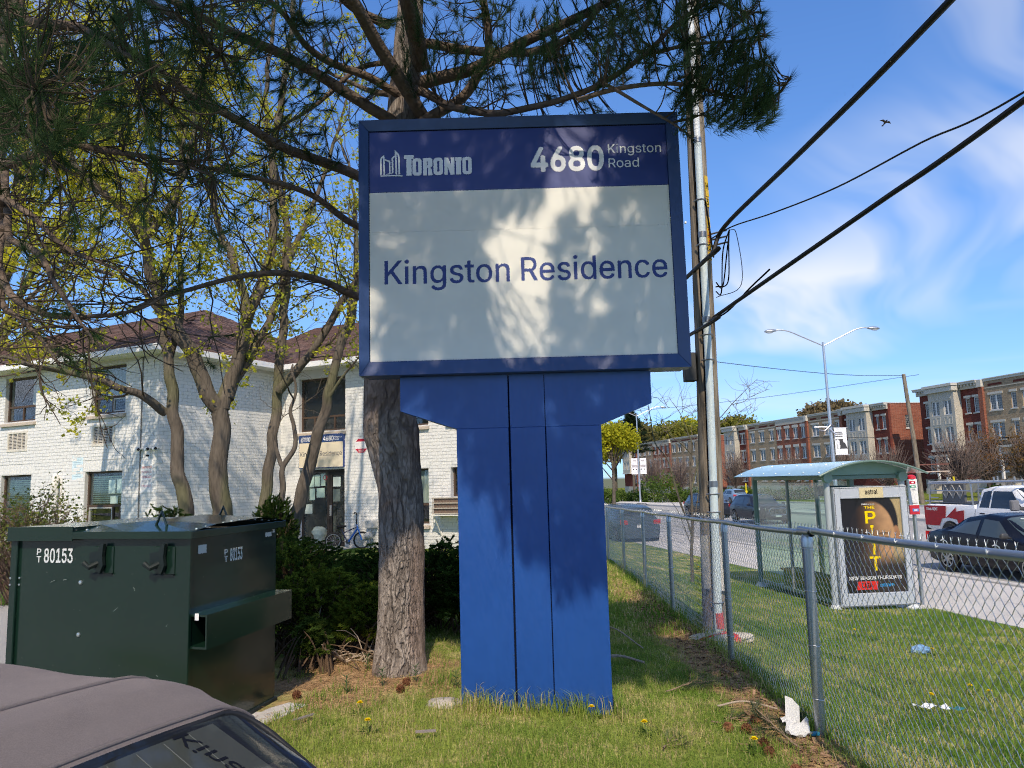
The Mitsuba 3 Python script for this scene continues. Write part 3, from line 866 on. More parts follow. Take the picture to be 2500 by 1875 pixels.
# notices on the wall
N_ = thing('wall_notice', 'pale blue notice with small print on the white wall between the windows', 'notice')
m = MB(); m.box((-3.25, -.012, 2.31), (-2.81, -.004, 2.96)); m.put(N_ + '__board', 'm_semi', (.60, .74, .80), M=M_front)
rr = random.Random(5)
m = MB()
for i in range(9):
    w = rr.uniform(.2, .32); x = -3.03 - w / 2; z = 2.90 - i * .062
    m.box((x, -.0135, z - .022), (x + w, -.0118, z))
m.put(N_ + '__print', 'm_matte', (.35, .48, .55), M=M_front, kind='stuff')
N2 = thing('parking_notice', 'white notice about parked vehicles in red print at the corner of the white wall', 'sign')
m = MB(); m.box((-.56, -.022, 1.92), (-.12, -.012, 2.72), ch=.002); m.put(N2 + '__board', 'm_semi', (.76, .76, .76), M=M_front)
for t_, z, c in (('UNAUTHORIZED', 2.52, (.5, .2, .2)), ('PARKED', 2.40, (.35, .2, .25)), ('VEHICLES', 2.28, (.55, .22, .25)), ('WILL BE', 2.17, (.4, .4, .45)), ('TAGGED', 2.05, (.6, .35, .4))):
    dtext(N2 + '__lettering', t_, -.52, z, .36, .058, True, c, -.0245, M_front)
N3 = thing('small_notice', 'tiny white plate with a black bar above the parking notice on the wall', 'sign')
m = MB(); m.box((-.42, -.02, 2.74), (-.24, -.012, 2.95)); m.put(N3 + '__plate', 'm_semi', (.76, .76, .76), M=M_front)
m = MB(); m.box((-.40, -.0215, 2.82), (-.27, -.0195, 2.865)); m.put(N3 + '__bar', 'm_matte', (.02, .02, .02), M=M_front)
N4 = thing('wall_sign', 'small white sign with red edges on the wall right of the entrance', 'sign')
m = MB(); m.prism(Polygon([(2.80, 2.98), (2.92, 2.86), (3.12, 2.86), (3.24, 2.98), (3.24, 3.16), (3.12, 3.28), (2.92, 3.28), (2.80, 3.16)]), 0, .01, M=np.array([[1, 0, 0, 0], [0, 0, -1, -.012], [0, 1, 0, 0], [0, 0, 0, 1.]])); m.put(N4 + '__plate', 'm_semi', (.75, .72, .72), M=M_door)
for q in ([(2.81, 2.985), (2.925, 2.87), (3.115, 2.87), (3.23, 2.985)], [(2.83, 3.19), (2.92, 3.27), (3.12, 3.27), (3.21, 3.19)]):
    m = MB(); m.prism(Polygon(q), 0, .002, M=np.array([[1, 0, 0, 0], [0, 0, -1, -.0225], [0, 1, 0, 0], [0, 0, 0, 1.]])); m.put(N4 + '__red_band', 'm_semi', (.5, .02, .05), M=M_door)
dtext(N4 + '__lettering', 'RULES', 2.93, 2.905, .18, .05, True, (.7, .7, .7), -.026)
# cameras under the notice corner, conduit, flue pipe, meter, wire cage
for i, (x, col, l) in enumerate(((-.56, (.75, .75, .75), 'leftmost'), (-.22, (.75, .75, .75), 'middle'), (.06, (.75, .75, .75), 'rightmost'))):
    k = thing('security_camera', f'{l} of the three white security cameras at the corner of the white building', 'camera', 'security cameras on the white wall')
    m = MB(); m.tube([(x, .0, 3.02), (x, -.10, 3.02)], .03, 10); m.put(k + '__bracket', 'm_semi', (.6, .6, .6), M=M_front)
    m = MB(); m.lathe([(0, -.1), (.05, -.1), (.055, 0), (.05, .1), (0, .11)], 14, M=frv((x + .02, -.15, 3.0), (0, 0, 1), (.5, .87, 0), (.87, -.5, 0))); m.put(k + '__body', 'm_satin', col, M=M_front, smooth=40)
    m = MB(); m.lathe([(0, .0), (.036, 0), (.036, .014), (0, .016)], 12, M=frv((x + .02 + .096, -.15 - .055, 3.0), (0, 0, 1), (.5, .87, 0), (.87, -.5, 0))); m.put(k + '__lens', 'm_gloss', (.01, .01, .01), M=M_front)
m = MB(); m.tube([(-.60, -.02, .3), (-.60, -.02, 5.4)], .018, 8); m.put(R + '__conduit', 'm_semi', (.18, .17, .16), M=M_front)
K = thing('vent_pipe', 'white plastic vent pipe with a bent hood standing against the white wall', 'pipe')
m = MB(); m.tube([(-3.76, -.14, .2), (-3.76, -.14, 1.95)], .075, 16); m.put(K + '__pipe', 'm_satin', (.72, .70, .66), M=M_front, smooth=40)
m = MB(); m.tube([(-3.76, -.14, 1.95), (-3.76, -.14, 2.02)], .105, 16); m.put(K + '__collar', 'm_satin', (.70, .68, .64), M=M_front, smooth=40)
m = MB(); m.tube(spline([(-3.76, -.14, 2.0), (-3.75, -.14, 2.18), (-3.80, -.10, 2.34), (-3.92, -.02, 2.42)]), .09, 16); m.put(K + '__hood', 'm_semi', (.66, .63, .58), M=M_front, smooth=40)
K = thing('wire_cage', 'brown slatted wire cage over an air conditioner on the white wall beside the blue post', 'cage')
x0, x1 = 5.6, 6.75
for i in range(4):
    z = 1.14 + i * .135
    m = MB(); m.box((x0, -.42, z), (x1, -.40, z + .025)); m.put(K + '__rail', 'm_semi', (.45, .40, .33), M=M_door)
for i in range(26):
    x = x0 + (x1 - x0) * i / 25; m = MB(); m.box((x, -.40, 1.15), (x + .008, -.392, 1.56)); m.put(K + '__bar', 'm_semi', (.16, .10, .075), M=M_door)
m = MB(); m.box((x0 + .03, -.37, 1.16), (x1 - .03, -.02, 1.55)); m.put(K + '__air_conditioner', 'm_semi', (.20, .15, .12), M=M_door)
m = MB(); m.box((x0 - .03, -.44, 1.09), (x1, .0, 1.12)); m.put(K + '__shelf', 'm_semi', (.70, .68, .62), M=M_door)
for x in (x0 + .05, x1 - .1):
    m = MB(); m.tube([(x, -.40, 1.09), (x, -.02, .55)], .018, 6); m.tube([(x, -.02, 1.09), (x, -.02, .5)], .018, 6); m.put(K + '__bracket', 'm_semi', (.66, .65, .62), M=M_door)
K = thing('electric_meter', 'grey round electric meter on a short post beside the blue bicycle', 'meter')
m = MB(); m.tube([(3.42, -.2, .1), (3.42, -.2, .62)], .025, 8); m.put(K + '__post', 'm_metal', (.4, .4, .4), M=M_door)
m = MB(); m.lathe([(0, -.06), (.105, -.06), (.11, 0), (.10, .05), (.06, .09), (0, .1)], 20, M=frv((3.40, -.22, .55), (1, 0, 0), (0, 0, 1), (0, -1, 0))); m.put(K + '__dial', 'm_satin', (.35, .36, .37), M=M_door, smooth=40)
m = MB(); m.box((3.30, -.26, .76), (3.6, -.05, .98), ch=.01); m.put(K + '__box', 'm_semi', (.42, .43, .43), M=M_door)
# white bin behind the glass of the entrance
K = thing('waste_bin', 'white bin with a bag behind the glass at the foot of the entrance', 'bin')
m = MB(); m.lathe([(.14, GZB), (.2, GZB + .3), (.215, GZB + .3), (.21, GZB + .33), (.2, GZB + .33)], 20, M=frv((1.12, .5, 0), (1, 0, 0), (0, 1, 0), (0, 0, 1))); m.put(K + '__bin', 'm_semi', (.72, .74, .74), M=M_door, smooth=40)
s = trimesh.creation.icosphere(subdivisions=3); v = np.array(s.vertices); v *= (.8 + .4 * meshkit.fbm(v * 2.2, 3, 3))[:, None] * [.24, .2, .16]; m = MB(); m.add(v + [1.08, .5, GZB + .38], s.faces); m.put(K + '__bag', 'm_semi', (.78, .80, .80), M=M_door, smooth=30)
# ---------------------------------------------------------------- fence, pole, wires, shelter, lamps at the right
GALV, GALV2 = (.40, .43, .46), (.52, .55, .57)


def wood_col(p, n, uv):
    a = fbm(p.x * 26, p.y * 26, p.z * 1.6, 3); b = fbm(p.x * 90, p.y * 90, p.z * 3.5, 2); c = noise(p.x * 3, p.y * 3, p.z * 2.2)
    return mix((.13, .105, .078), (.30, .255, .20), smoothstep(.25, .75, a * .6 + b * .4)) * (.8 + .4 * c)


scene['m_old_wood'] = bump({'type': 'diffuse', 'reflectance': proc(wood_col)}, lambda p, n, uv: fbm(p.x * 60, p.y * 60, p.z * 2.0, 3), .012, 3e-3)

FX = lambda y: 2.12 + .016 * (y - 5.73) if y < 14 else 2.252 + .010 * (y - 14)
post_y = [2.75, 5.73, 8.12, 11.3, 13.85, 16.7, 19.8, 23.0, 26.2]
FH = 1.5
rail_z = [1.58, 1.515, 1.465, 1.40, 1.35, 1.30, 1.24, 1.19, 1.14]
FE = thing('chain_link_fence', 'galvanised chain link fence running away along the grass strip from the right', 'fence')
for y, z in zip(post_y, rail_z):
    x = FX(y); g0 = float(gz(x, y)); m = MB()
    r = .038 if y < 6 else .033
    m.tube([(x, y, g0 - .1), (x, y, z - .05)], r, 16)
    k = num(FE + '__post'); m.put(k, 'm_metal', GALV, smooth=40, exact=True)
    m = MB(); m.lathe([(r + .006, -.07), (r + .006, -.01), (r * .8, .012), (.022, .03), (.0, .035)], 16, M=fr(x, y, z - .03)); m.put(k + '__cap', 'm_metal', GALV2, smooth=40)
    for zz in (.25, .62, 1.0, 1.3):
        if g0 + zz < z - .1 and y < 17:
            m = MB(); a = np.linspace(0, 2 * np.pi, 15); m.tube(np.stack([x + (r + .003) * np.cos(a), y + (r + .003) * np.sin(a), g0 + zz + .004 * np.sin(2 * a)], 1), .0025, 5, cap=False); m.put(k + '__tie', 'm_metal', (.6, .6, .6))
for i in range(len(post_y) - 1):
    y0, y1, z0, z1 = post_y[i], post_y[i + 1], rail_z[i], rail_z[i + 1]
    up = .02 if i == 0 else 0
    yy = np.linspace(y0 - (.0 if i else .4), y1 + .0 if i else y1 + .0, 9)
    pts = [(FX(y) + .0, y, z0 + (z1 - z0) * (y - y0) / (y1 - y0) + up - .012 * math.sin(math.pi * np.clip((y - y0) / (y1 - y0), 0, 1))) for y in yy]
    if i == 0: pts[-1] = (FX(y1 + .1), y1 + .13, z1 + .018)
    k = num(FE + '__rail'); m = MB(); m.tube(pts, .0225, 14); m.put(k, 'm_metal', GALV, smooth=40, exact=True)
    nt = 7 if i < 5 else 0
    for j in range(nt):
        y = y0 + (y1 - y0) * (j + .6) / nt; z = z0 + (z1 - z0) * (y - y0) / (y1 - y0) + up; a = np.linspace(-.4, 1.62 * np.pi, 14); m = MB()
        m.tube(np.stack([FX(y) + .028 * np.sin(a) + .004, y + .02 * (a / 5), z + .028 * np.cos(a)], 1), .0028, 5); m.put(k + '__tie', 'm_metal', (.72, .72, .70))
m = MB(); m.lathe([(.029, -.0), (.029, .22), (.0, .222)], 14, M=frv((FX(5.6), 5.62, 1.52), (1, 0, 0), (0, .016, 1), (0, 1, -.02))); m.put(FE + '__rail_sleeve', 'm_metal', (.34, .36, .38), smooth=40)
# the woven wires
d_ = .036; wires_v, wires_f = [], []
cols = np.arange(1.6, 27.0, d_)
nz = 42
for i, y0 in enumerate(cols):
    x0 = FX(y0) + .05 + .008 * math.sin(y0 * .9)
    zt = np.interp(y0, post_y, rail_z) + .035; zb = float(gz(x0, y0)) - .01
    j = np.arange(nz); z = zb + (zt - zb) * j / (nz - 1)
    odd = ((j + i) % 2)
    yy = y0 + odd * d_ + .004 * np.sin(z * 5 + .6 * y0); xx = x0 + np.where(j % 2, .003, -.003)
    tip = j == nz - 1
    P = np.stack([xx + rng.normal(0, .0012, nz), yy, z], 1)
    P = np.vstack([P, P[-1] + [.004, .012 * (1 if i % 2 else -1), .022 + .008 * rng.random()]])
    r = .0019 if y0 < 9 else .0021
    sides = 4 if y0 < 7 else 3
    tmp = MB(); tmp.tube(P, r, sides, cap=False)
    wires_v.append(tmp)
m = MB()
for t_ in wires_v: m.add(t_.v[0], t_.f[0])
m.put(FE + '__wire_mesh', 'm_metal', (.50, .53, .55), kind='stuff')

# utility pole
UP = thing('utility_pole', 'weathered wooden utility pole with a pale conduit, standing just behind the fence', 'pole')
ax = spline([(2.43, 9.8, -.3), (2.45, 9.8, .9), (2.505, 9.8, 3.18), (2.55, 9.8, 6.4), (2.60, 9.82, 10.5)], 14)
rad = np.interp(ax[:, 2], [-.3, 3.2, 6.4, 10.5], [.165, .135, .118, .105])
tmp = MB(); tmp.tube(ax, rad, 30); v = tmp.v[0]
n_ = len(ax) * 30
cen = np.repeat(ax, 30, 0); d = v[:n_] - cen
v[:n_] = cen + d * (1 + .10 * (meshkit.fbm(np.stack([v[:n_, 0] * 14, v[:n_, 1] * 14, v[:n_, 2] * .8], 1), 3, 5) - .5))[:, None]
tmp.put(UP + '__timber', 'm_old_wood', smooth=60)
CON = (.50, .58, .60)
cx = lambda z: np.interp(z, [0, 3.18, 6.4, 9], [2.405, 2.488, 2.525, 2.54]); cyy = lambda z: 9.8 - np.interp(z, [0, 3.2, 6.4, 9], [.165, .135, .118, .11]) - .052
for z0, z1, r in ((-.05, 1.83, .05), (1.85, 3.9, .048), (3.92, 5.02, .046), (5.04, 6.3, .046), (6.32, 8.8, .040)):
    m = MB(); m.tube([(cx(z), cyy(z), z) for z in np.linspace(z0, z1, 6)], r, 18); k = m.put(UP + '__conduit', 'm_satin', CON if z0 < 6 else (.62, .65, .66), smooth=40)
    m = MB(); m.tube([(cx(z1), cyy(z1), z1 - .02), (cx(z1), cyy(z1), z1 + .05)], r + .007, 18); m.put(k + '__collar', 'm_metal', (.28, .29, .3), smooth=40)
for z in (.42, 1.5, 1.72, 3.4, 3.72, 4.9, 5.5):
    xx, yy = cx(z), cyy(z); m = MB(); m.tube([(xx - .075, yy + .05, z), (xx - .052, yy - .03, z), (xx, yy - .053, z), (xx + .052, yy - .03, z), (xx + .085, yy + .045, z)], .009, 6); m.put(UP + '__strap', 'm_metal', (.3, .31, .33))
# thin dark cable stapled beside the conduit
m = MB(); m.tube(spline([(2.385, 9.66, .0), (2.41, 9.665, 1.5), (2.45, 9.675, 3.2), (2.47, 9.69, 5.2), (2.475, 9.7, 9)]), .014, 6); m.put(UP + '__ground_cable', 'm_matte', (.012, .012, .012))
m = MB(); m.tube(spline([(2.59, 9.68, 5.55), (2.62, 9.68, 5.2), (2.66, 9.70, 4.75)]), .010, 6); m.put(UP + '__service_cable', 'm_matte', (.012, .012, .012))
# white guards low on the pole
for x, z0, z1 in ((2.305, .58, 1.22), (2.515, .55, 1.2)):
    m = MB(); m.box((x - .045, 9.60, z0), (x + .045, 9.64, z1), ch=.004); m.put(UP + '__guard', 'm_semi', (.36, .33, .29) if x < 2.4 else (.52, .49, .45))
# yellow number tags
for i, (ch, z0, z1) in enumerate((('H', 5.58, 5.86), ('3', 5.44, 5.57), ('6', 5.16, 5.30), ('2', 5.05, 5.15), ('2', 4.96, 5.04), ('1', 4.85, 4.95), ('2', 4.72, 4.83))):
    z = (z0 + z1) / 2; x = float(np.interp(z, ax[:, 2], ax[:, 0])) + .086; y = 9.8 - .085
    M = frv((x, y, z), (.72, .69, 0), (-.69, .72, 0), (-.02, 0, 1))
    k = num(UP + '__number_tag'); m = MB(); m.box((-.036, -.006, -(z1 - z0) / 2), (.036, 0, (z1 - z0) / 2)); m.put(k, 'm_semi', (.62, .40, .03), M=M, exact=True)
    m = MB(); tm = text(ch, .085, True); tm.apply_translation(-tm.bounds.mean(0)); m.mesh(tm, M=np.array([[.8, 0, 0, 0], [0, 0, -1, -.008], [0, 1, 0, 0], [0, 0, 0, 1.]])); m.put(k + '__figure', 'm_matte', (.05, .04, .01) if i not in (3, 4) else (.45, .06, .02), M=M)
m = MB(); m.lathe([(0, 0), (.016, 0), (.014, .02), (0, .024)], 10, M=frv((2.30, 9.62, 5.2), (1, 0, 0), (0, 0, 1), (0, -1, 0))); m.put(UP + '__insulator', 'm_satin', (.7, .7, .7))
m = MB(); m.box((2.21, 9.72, 3.15), (2.36, 9.86, 3.52), ch=.01); m.put(UP + '__junction_box', 'm_semi', (.05, .05, .05))
# hardware on the road side
m = MB()
for z in (4.92, 5.0, 5.08): m.tube([(2.62, 9.78, z), (2.84, 9.66, z + .02)], .012, 6)
m.put(UP + '__bracket', 'm_metal', (.25, .25, .26), kind='stuff')
for i, (b, c, e) in enumerate((((2.80, 9.6, 4.75), (2.74, 9.66, 4.35), (2.67, 9.7, 4.42)), ((2.83, 9.58, 4.9), (2.80, 9.62, 4.4), (2.66, 9.7, 4.36)), ((2.76, 9.62, 4.8), (2.72, 9.66, 4.28), (2.66, 9.7, 4.30)), ((2.93, 9.55, 5.0), (2.95, 9.55, 4.35), (2.66, 9.7, 4.22)))):
    m = MB(); m.tube(spline([(2.85, 9.58, 5.08), b, c, e], 8), .009 if i < 3 else .005, 5); m.put(UP + '__cable_loop', 'm_matte', (.012, .012, .013))
BLK = (.012, .012, .014)


def wire(label, pts, r, k=8, name='overhead_wire'):
    m = MB(); m.tube(spline(pts, k), r, 7)
    key = m.put(name, 'm_semi', BLK); labels[key] = {'label': label, 'category': 'cable', 'group': 'overhead wires'}
    return key


wire('thick black cable bundle climbing steeply from the wooden pole to the top of the picture', [(2.30, 40, 6.2), (2.33, 24, 5.3), (2.40, 9.9, 4.60), (2.64, 9.7, 4.80), (2.78, 9.5, 5.11), (2.95, 7.3, 5.13), (3.12, 5.0, 5.18), (3.5, 0, 5.45), (4.4, -12, 6.6)], .028)
wire('thin twisted black wire between the two thick cables right of the pole', [(2.66, 9.75, 5.02), (2.86, 9.45, 5.08), (3.02, 8.4, 4.88), (3.22, 7.2, 4.70), (3.40, 6.0, 4.60), (3.57, 5.0, 4.50), (4.0, 2.0, 4.5), (4.8, -8, 5.6)], .0085)
wire('lower thick black cable running from the wooden pole to the right edge', [(2.28, 40, 5.6), (2.32, 24, 4.6), (2.38, 9.9, 3.80), (2.60, 9.7, 3.95), (2.88, 8.2, 4.09), (3.24, 6.5, 4.27), (3.56, 5.0, 4.44), (4.5, 0, 5.1), (6.0, -12, 6.6)], .024)
m = MB(); m.tube(spline([(2.62, 9.7, 3.93), (2.72, 9.35, 3.98), (2.83, 8.9, 4.12), (2.92, 8.4, 4.22)]), .010, 6); m.put(UP + '__cable_loop', 'm_matte', BLK)

# bus shelter
SG, SGL = (.130, .205, .175), (.33, .40, .38)
sa = .09
M_sh = frv((5.63, 14.05, -.5), (math.cos(sa), math.sin(sa), 0), (-math.sin(sa), math.cos(sa), 0), (0, 0, 1))
BW, BLN, BH = 1.42, 3.25, 2.31
SH = thing('bus_shelter', 'green framed glass bus shelter with a curved roof and a poster panel at its end', 'bus shelter')
for x, y in ((0, 0), (BW, 0), (0, BLN), (BW, BLN)):
    m = MB(); m.tube([(x, y, -.1), (x, y, BH)], .055, 18); k = num(SH + '__post'); m.put(k, 'm_satin', (.36, .40, .43) if y == 0 else SG, M=M_sh, smooth=40, exact=True)
    m = MB(); m.lathe([(.13, -.03), (.13, .02), (.09, .05), (.075, .10), (.06, .11)], 16, M=M_sh @ fr(x, y, 0)); m.put(k + '__foot', 'm_semi', (.55, .57, .58), smooth=40)
for a, b in (((-.03, -.05, BH), (.03, BLN + .05, BH + .1)), ((BW - .03, -.05, BH), (BW + .03, BLN + .05, BH + .1)), ((.03, -.03, BH), (BW - .03, .03, BH + .07)), ((.03, BLN - .03, BH), (BW - .03, BLN + .03, BH + .07))):
    m = MB(); m.box(a, b, ch=.008); m.put(SH + '__beam', 'm_satin', SG, M=M_sh)
th_ = np.linspace(-1, 1, 25); ex = (BW / 2 + .30)
arc = lambda t: (BW / 2 + ex * t, BH + .09 + .245 * (1 - t * t))
y0, y1 = -.36, BLN + .42
P = np.array([[[arc(t)[0], y, arc(t)[1]] for y in np.linspace(y0, y1, 8)] for t in th_])
Q = P.copy(); Q[..., 2] -= .012
m = MB(); m.grid(P); m.grid(Q[::-1]); m.put(SH + '__roof', 'm_roof', M=M_sh, smooth=True)
scene['m_roof'] = pbsdf(rgb(.24, .36, .37), .16, specular=.8)
for y in (y0, y1):
    m = MB(); pts = [(arc(t)[0], y, arc(t)[1] - .02) for t in th_]; m.tube(pts, .018, 6); m.put(SH + '__roof__edge', 'm_satin', SG, M=M_sh)
for y in (0.0, BLN / 2, BLN):
    m = MB(); po = [(arc(t)[0], arc(t)[1] - .02) for t in th_ if abs(t) < .85]; m.prism(Polygon(po + [(BW / 2 + ex * .8, BH + .08), (BW / 2 - ex * .8, BH + .08)]), -.012, .012, M=np.array([[1, 0, 0, 0], [0, 0, 1, y], [0, 1, 0, 0], [0, 0, 0, 1.]])); m.put(SH + '__gable_panel', 'm_satin', (.21, .33, .28), M=M_sh)
for x in (0, BW):
    m = MB(); m.lathe([(0, -.09), (.085, -.09), (.09, -.08), (.09, 0)], 18, M=M_sh @ frv((x, 0, BH + .03), (1, 0, 0), (0, 0, -1), (0, 1, 0))); m.put(SH + '__beam_cap', 'm_satin', (.22, .32, .28), smooth=40)
for i in range(7):
    y = y0 + .2 + i * (y1 - y0 - .4) / 6
    for t in (-.9, -.45, .45, .9):
        m = MB(); m.lathe([(.022, 0), (.018, .008), (0, .01)], 8, M=M_sh @ fr(arc(t)[0], y, arc(t)[1])); m.put(SH + '__roof__bolt', 'm_metal', (.6, .6, .62))
for x, ya, yb in ((0, .08, BLN / 2 - .03), (0, BLN / 2 + .03, BLN - .08), (BW, BLN / 2 + .2, BLN - .08)):
    m = MB(); m.quad((x, ya, .18), (x, yb, .18), (x, yb, BH - .05), (x, ya, BH - .05)); m.put(SH + '__glass_panel', 'm_shelter_glass', M=M_sh)
    m = MB(); m.box((x - .02, ya, .12), (x + .02, yb, .18), ch=.004); m.put(SH + '__sill_rail', 'm_satin', SG, M=M_sh)
scene['m_shelter_glass'] = {'type': 'thindielectric', 'int_ior': 1.5, 'specular_transmittance': rgb(.72, .86, .80)}
m = MB(); m.quad((.08, BLN, .18), (BW - .08, BLN, .18), (BW - .08, BLN, BH - .05), (.08, BLN, BH - .05)); m.put(SH + '__glass_panel', 'm_shelter_glass', M=M_sh)
m = MB(); m.box((-.025, BLN / 2 - .03, .1), (.025, BLN / 2 + .03, BH), ch=.006); m.put(SH + '__mullion', 'm_satin', (.20, .22, .22), M=M_sh)
m = MB(); m.box((BW - .05, BLN / 2 + .1, 0), (BW + .05, BLN / 2 + .2, BH), ch=.006); m.put(SH + '__mullion', 'm_satin', SG, M=M_sh)
m = MB(); m.box((BW - .012, BLN / 2 + .2, 1.93), (BW - .006, BLN - .08, 2.16)); m.put(SH + '__blue_strip', 'm_semi', (.012, .07, .16), M=M_sh)
# kerbed concrete base under the shelter
m = MB(); m.box((-.18, -.12, -.35), (BW + .5, BLN + .5, -.005), ch=.015); m.put('shelter_base', 'm_concrete', M=M_sh, exact=True); labels['shelter_base'] = {'kind': 'structure'}
BE = thing('bench', 'dark slatted bench inside the glass bus shelter', 'bench')
for i in range(4):
    m = MB(); m.box((.16 + i * .105, .75, .44), (.16 + i * .105 + .09, 2.6, .475), ch=.006); m.put(BE + '__slat', 'm_semi', (.05, .035, .03), M=M_sh)
for y in (1.0, 2.2):
    m = MB(); m.box((.18, y - .3, .0), (.52, y + .3, .43), ch=.01); m.put(BE + '__support', 'm_satin', (.06, .10, .085), M=M_sh)
# poster panel
PA = SH + '__poster_panel'
px0, px1, pz0, pz1, py = .075, 1.465, .07, 2.17, -.085
qx0, qx1, qz0, qz1 = .20, 1.335, .30, 1.965
m = MB()
for a, b in (((px0, py, pz0), (qx0, py + .17, pz1)), ((qx1, py, pz0), (px1, py + .17, pz1)), ((qx0, py, pz0), (qx1, py + .17, qz0)), ((qx0, py, qz1), (qx1, py + .17, pz1))): m.box(a, b, ch=.008)
m.put(PA + '__frame', 'm_satin', (.40, .43, .48), M=M_sh)
labels[PA] = {'label': 'grey framed poster panel with a dark portrait poster'}
m = MB(); m.box((qx0, py + .04, qz0), (qx1, py + .06, qz1)); m.put(PA + '__poster', 'm_poster', M=M_sh)
m = MB()
for x in (px0 + .012, px1 - .02): m.box((x, py - .004, pz0 + .02), (x + .008, py, pz1 - .02))
m.box((px0 + .02, py - .004, pz0 + .012), (px1 - .02, py, pz0 + .02)); m.box((px0 + .02, py - .004, pz1 - .02), (px1 - .02, py, pz1 - .012))
m.put(PA + '__groove', 'm_matte', (.05, .05, .055), M=M_sh)
_ca, _sa = math.cos(sa), math.sin(sa)


def poster_col(p, n, uv):
    u = (((p.x - 5.63) * _ca + (p.y - 14.05) * _sa) - qx0) / (qx1 - qx0); v = (p.z + .5 - qz0) / (qz1 - qz0)
    w = u * (qx1 - qx0) / (qz1 - qz0)
    g = fbm(u * 9, v * 13, 0., 3)
    c = mix((.42, .32, .17), (.30, .23, .12), g) * smoothstep(.3, .75, u)

    def ell(cx, cy, rx, ry, s=.06):
        return 1 - smoothstep(1 - s, 1 + s, dr.sqrt(dr.square((u - cx) / rx) + dr.square((v - cy) / ry)))
    c = mix(c, mi.Color3f(.012, .012, .015), ell(.58, .74, .36, .36, .04))                  # hair
    ear = ell(.90, .60, .06, .10, .12); c = mix(c, mi.Color3f(.30, .15, .075), ear)
    light = smoothstep(.30, .85, u)
    skin = mix((.035, .02, .014), (.44, .25, .125), light) * (.8 + .4 * g)
    face = dr.maximum(ell(.50, .62, .37, .34, .05), ell(.50, .42, .33, .26, .06))
    c = mix(c, skin, face)
    for ex_, m_ in ((.40, .5), (.70, 1.0)):
        c = mix(c, mi.Color3f(.015, .01, .008), ell(ex_, .615, .10, .016, .4) * .9 * smoothstep(.58, .64, v))
        c = mix(c, mi.Color3f(.02, .012, .01), ell(ex_, .565, .085, .022, .5) * .85)
        c = mix(c, mi.Color3f(.34, .30, .26) * m_, ell(ex_, .563, .045, .009, .4))
        c = mix(c, mi.Color3f(.01, .007, .006), ell(ex_, .563, .016, .011, .3))
    c = mix(c, mi.Color3f(.05, .03, .02), ell(.56, .44, .03, .09, .9) * .6)
    c = mix(c, mi.Color3f(.02, .015, .012), smoothstep(.44, .26, v + .05 * (g - .5)))       # beard and dark ground
    c = mix(c, mi.Color3f(.012, .012, .016), smoothstep(.33, .22, u) * .85)
    return c


scene['m_poster'] = {'type': 'twosided', 'bsdf': {'type': 'principled', 'base_color': proc(poster_col), 'roughness': .12, 'specular': .5}}
YEL = (.80, .58, .01)


def ptext(key, s, x, z, w, h, bold=False, col=(.7, .7, .7), y=py + .036):
    m = MB(); m.mesh(fit_text(s, w, h, bold, .002), M=np.array([[1, 0, 0, x], [0, 0, -1, y + .002], [0, 1, 0, z], [0, 0, 0, 1.]])); return m.put(key, 'm_matte', col, M=M_sh)


PP = PA + '__poster_lettering'
ptext(PP, 'max', .60, 1.845, .11, .028, True); ptext(PP, 'ORIGINAL', .715, 1.845, .14, .016)
ptext(PP, 'THE', .645, 1.775, .20, .048, True, YEL)
for ch, x, z, w, h in (('P', .655, 1.52, .20, .21), ('I', .735, 1.24, .062, .235), ('T', .68, .97, .20, .235), ('T', .68, .69, .205, .235)):
    ptext(PP, ch, x, z, w, h, True, YEL)
ptext(PP, 'NEW SEASON THURSDAYS', .27, .53, .98, .058, True, (.7, .7, .7))
m = MB(); m.prism(Polygon([(.40, .355), (.78, .355), (.80, .50), (.42, .50)]), 0, .002, M=np.array([[1, 0, 0, 0], [0, 0, -1, py + .038], [0, 1, 0, 0], [0, 0, 0, 1.]])); m.put(PA + '__red_logo', 'm_matte', (.60, .035, .03), M=M_sh)
ptext(PP, 'USA', .50, .39, .20, .085, True, (.015, .012, .012), py + .032)
ptext(PP, 'crave', .83, .40, .27, .065, True, (.03, .28, .62))
m = MB(); m.box((.56, py - .006, 1.97), (1.01, py - .001, 2.155)); m.put(PA + '__name_plate', 'm_semi', (.55, .47, .28), M=M_sh)
ptext(PA + '__name_lettering', 'astral', .665, 2.035, .24, .085, True, (.012, .012, .014), py - .0085)
ptext(PA + '__number_lettering', '10672', 1.24, 1.985, .10, .022, False, (.75, .75, .75), py - .003)
# stop pole with the tall three sided sign
BS = thing('bus_stop_pole', 'bus stop pole with a tall red and white sign beside the shelter', 'sign')
bx, by = 7.40, 14.5
m = MB(); m.tube([(bx, by, -.6), (bx, by, 1.2)], .035, 14); m.put(BS + '__pole', 'm_metal', (.42, .44, .45), smooth=40)
M_b = fr(bx, by, 0, -.25)
for z0, z1, c, nme in ((1.30, 1.78, (.72, .72, .72), 'white_panel'), (1.13, 1.30, (.50, .015, .03), 'red_panel')):
    m = MB(); m.prism(Polygon([(-.075, -.06), (.075, -.06), (.06, .07), (-.06, .07)]).buffer(.008), z0, z1); m.put(BS + '__' + nme, 'm_satin', c, M=M_b)
m = MB(); m.lathe([(.085, 1.78), (.08, 1.83), (.04, 1.855), (0, 1.86)], 16); m.put(BS + '__cap', 'm_satin', (.52, .015, .03), M=M_b, smooth=40)
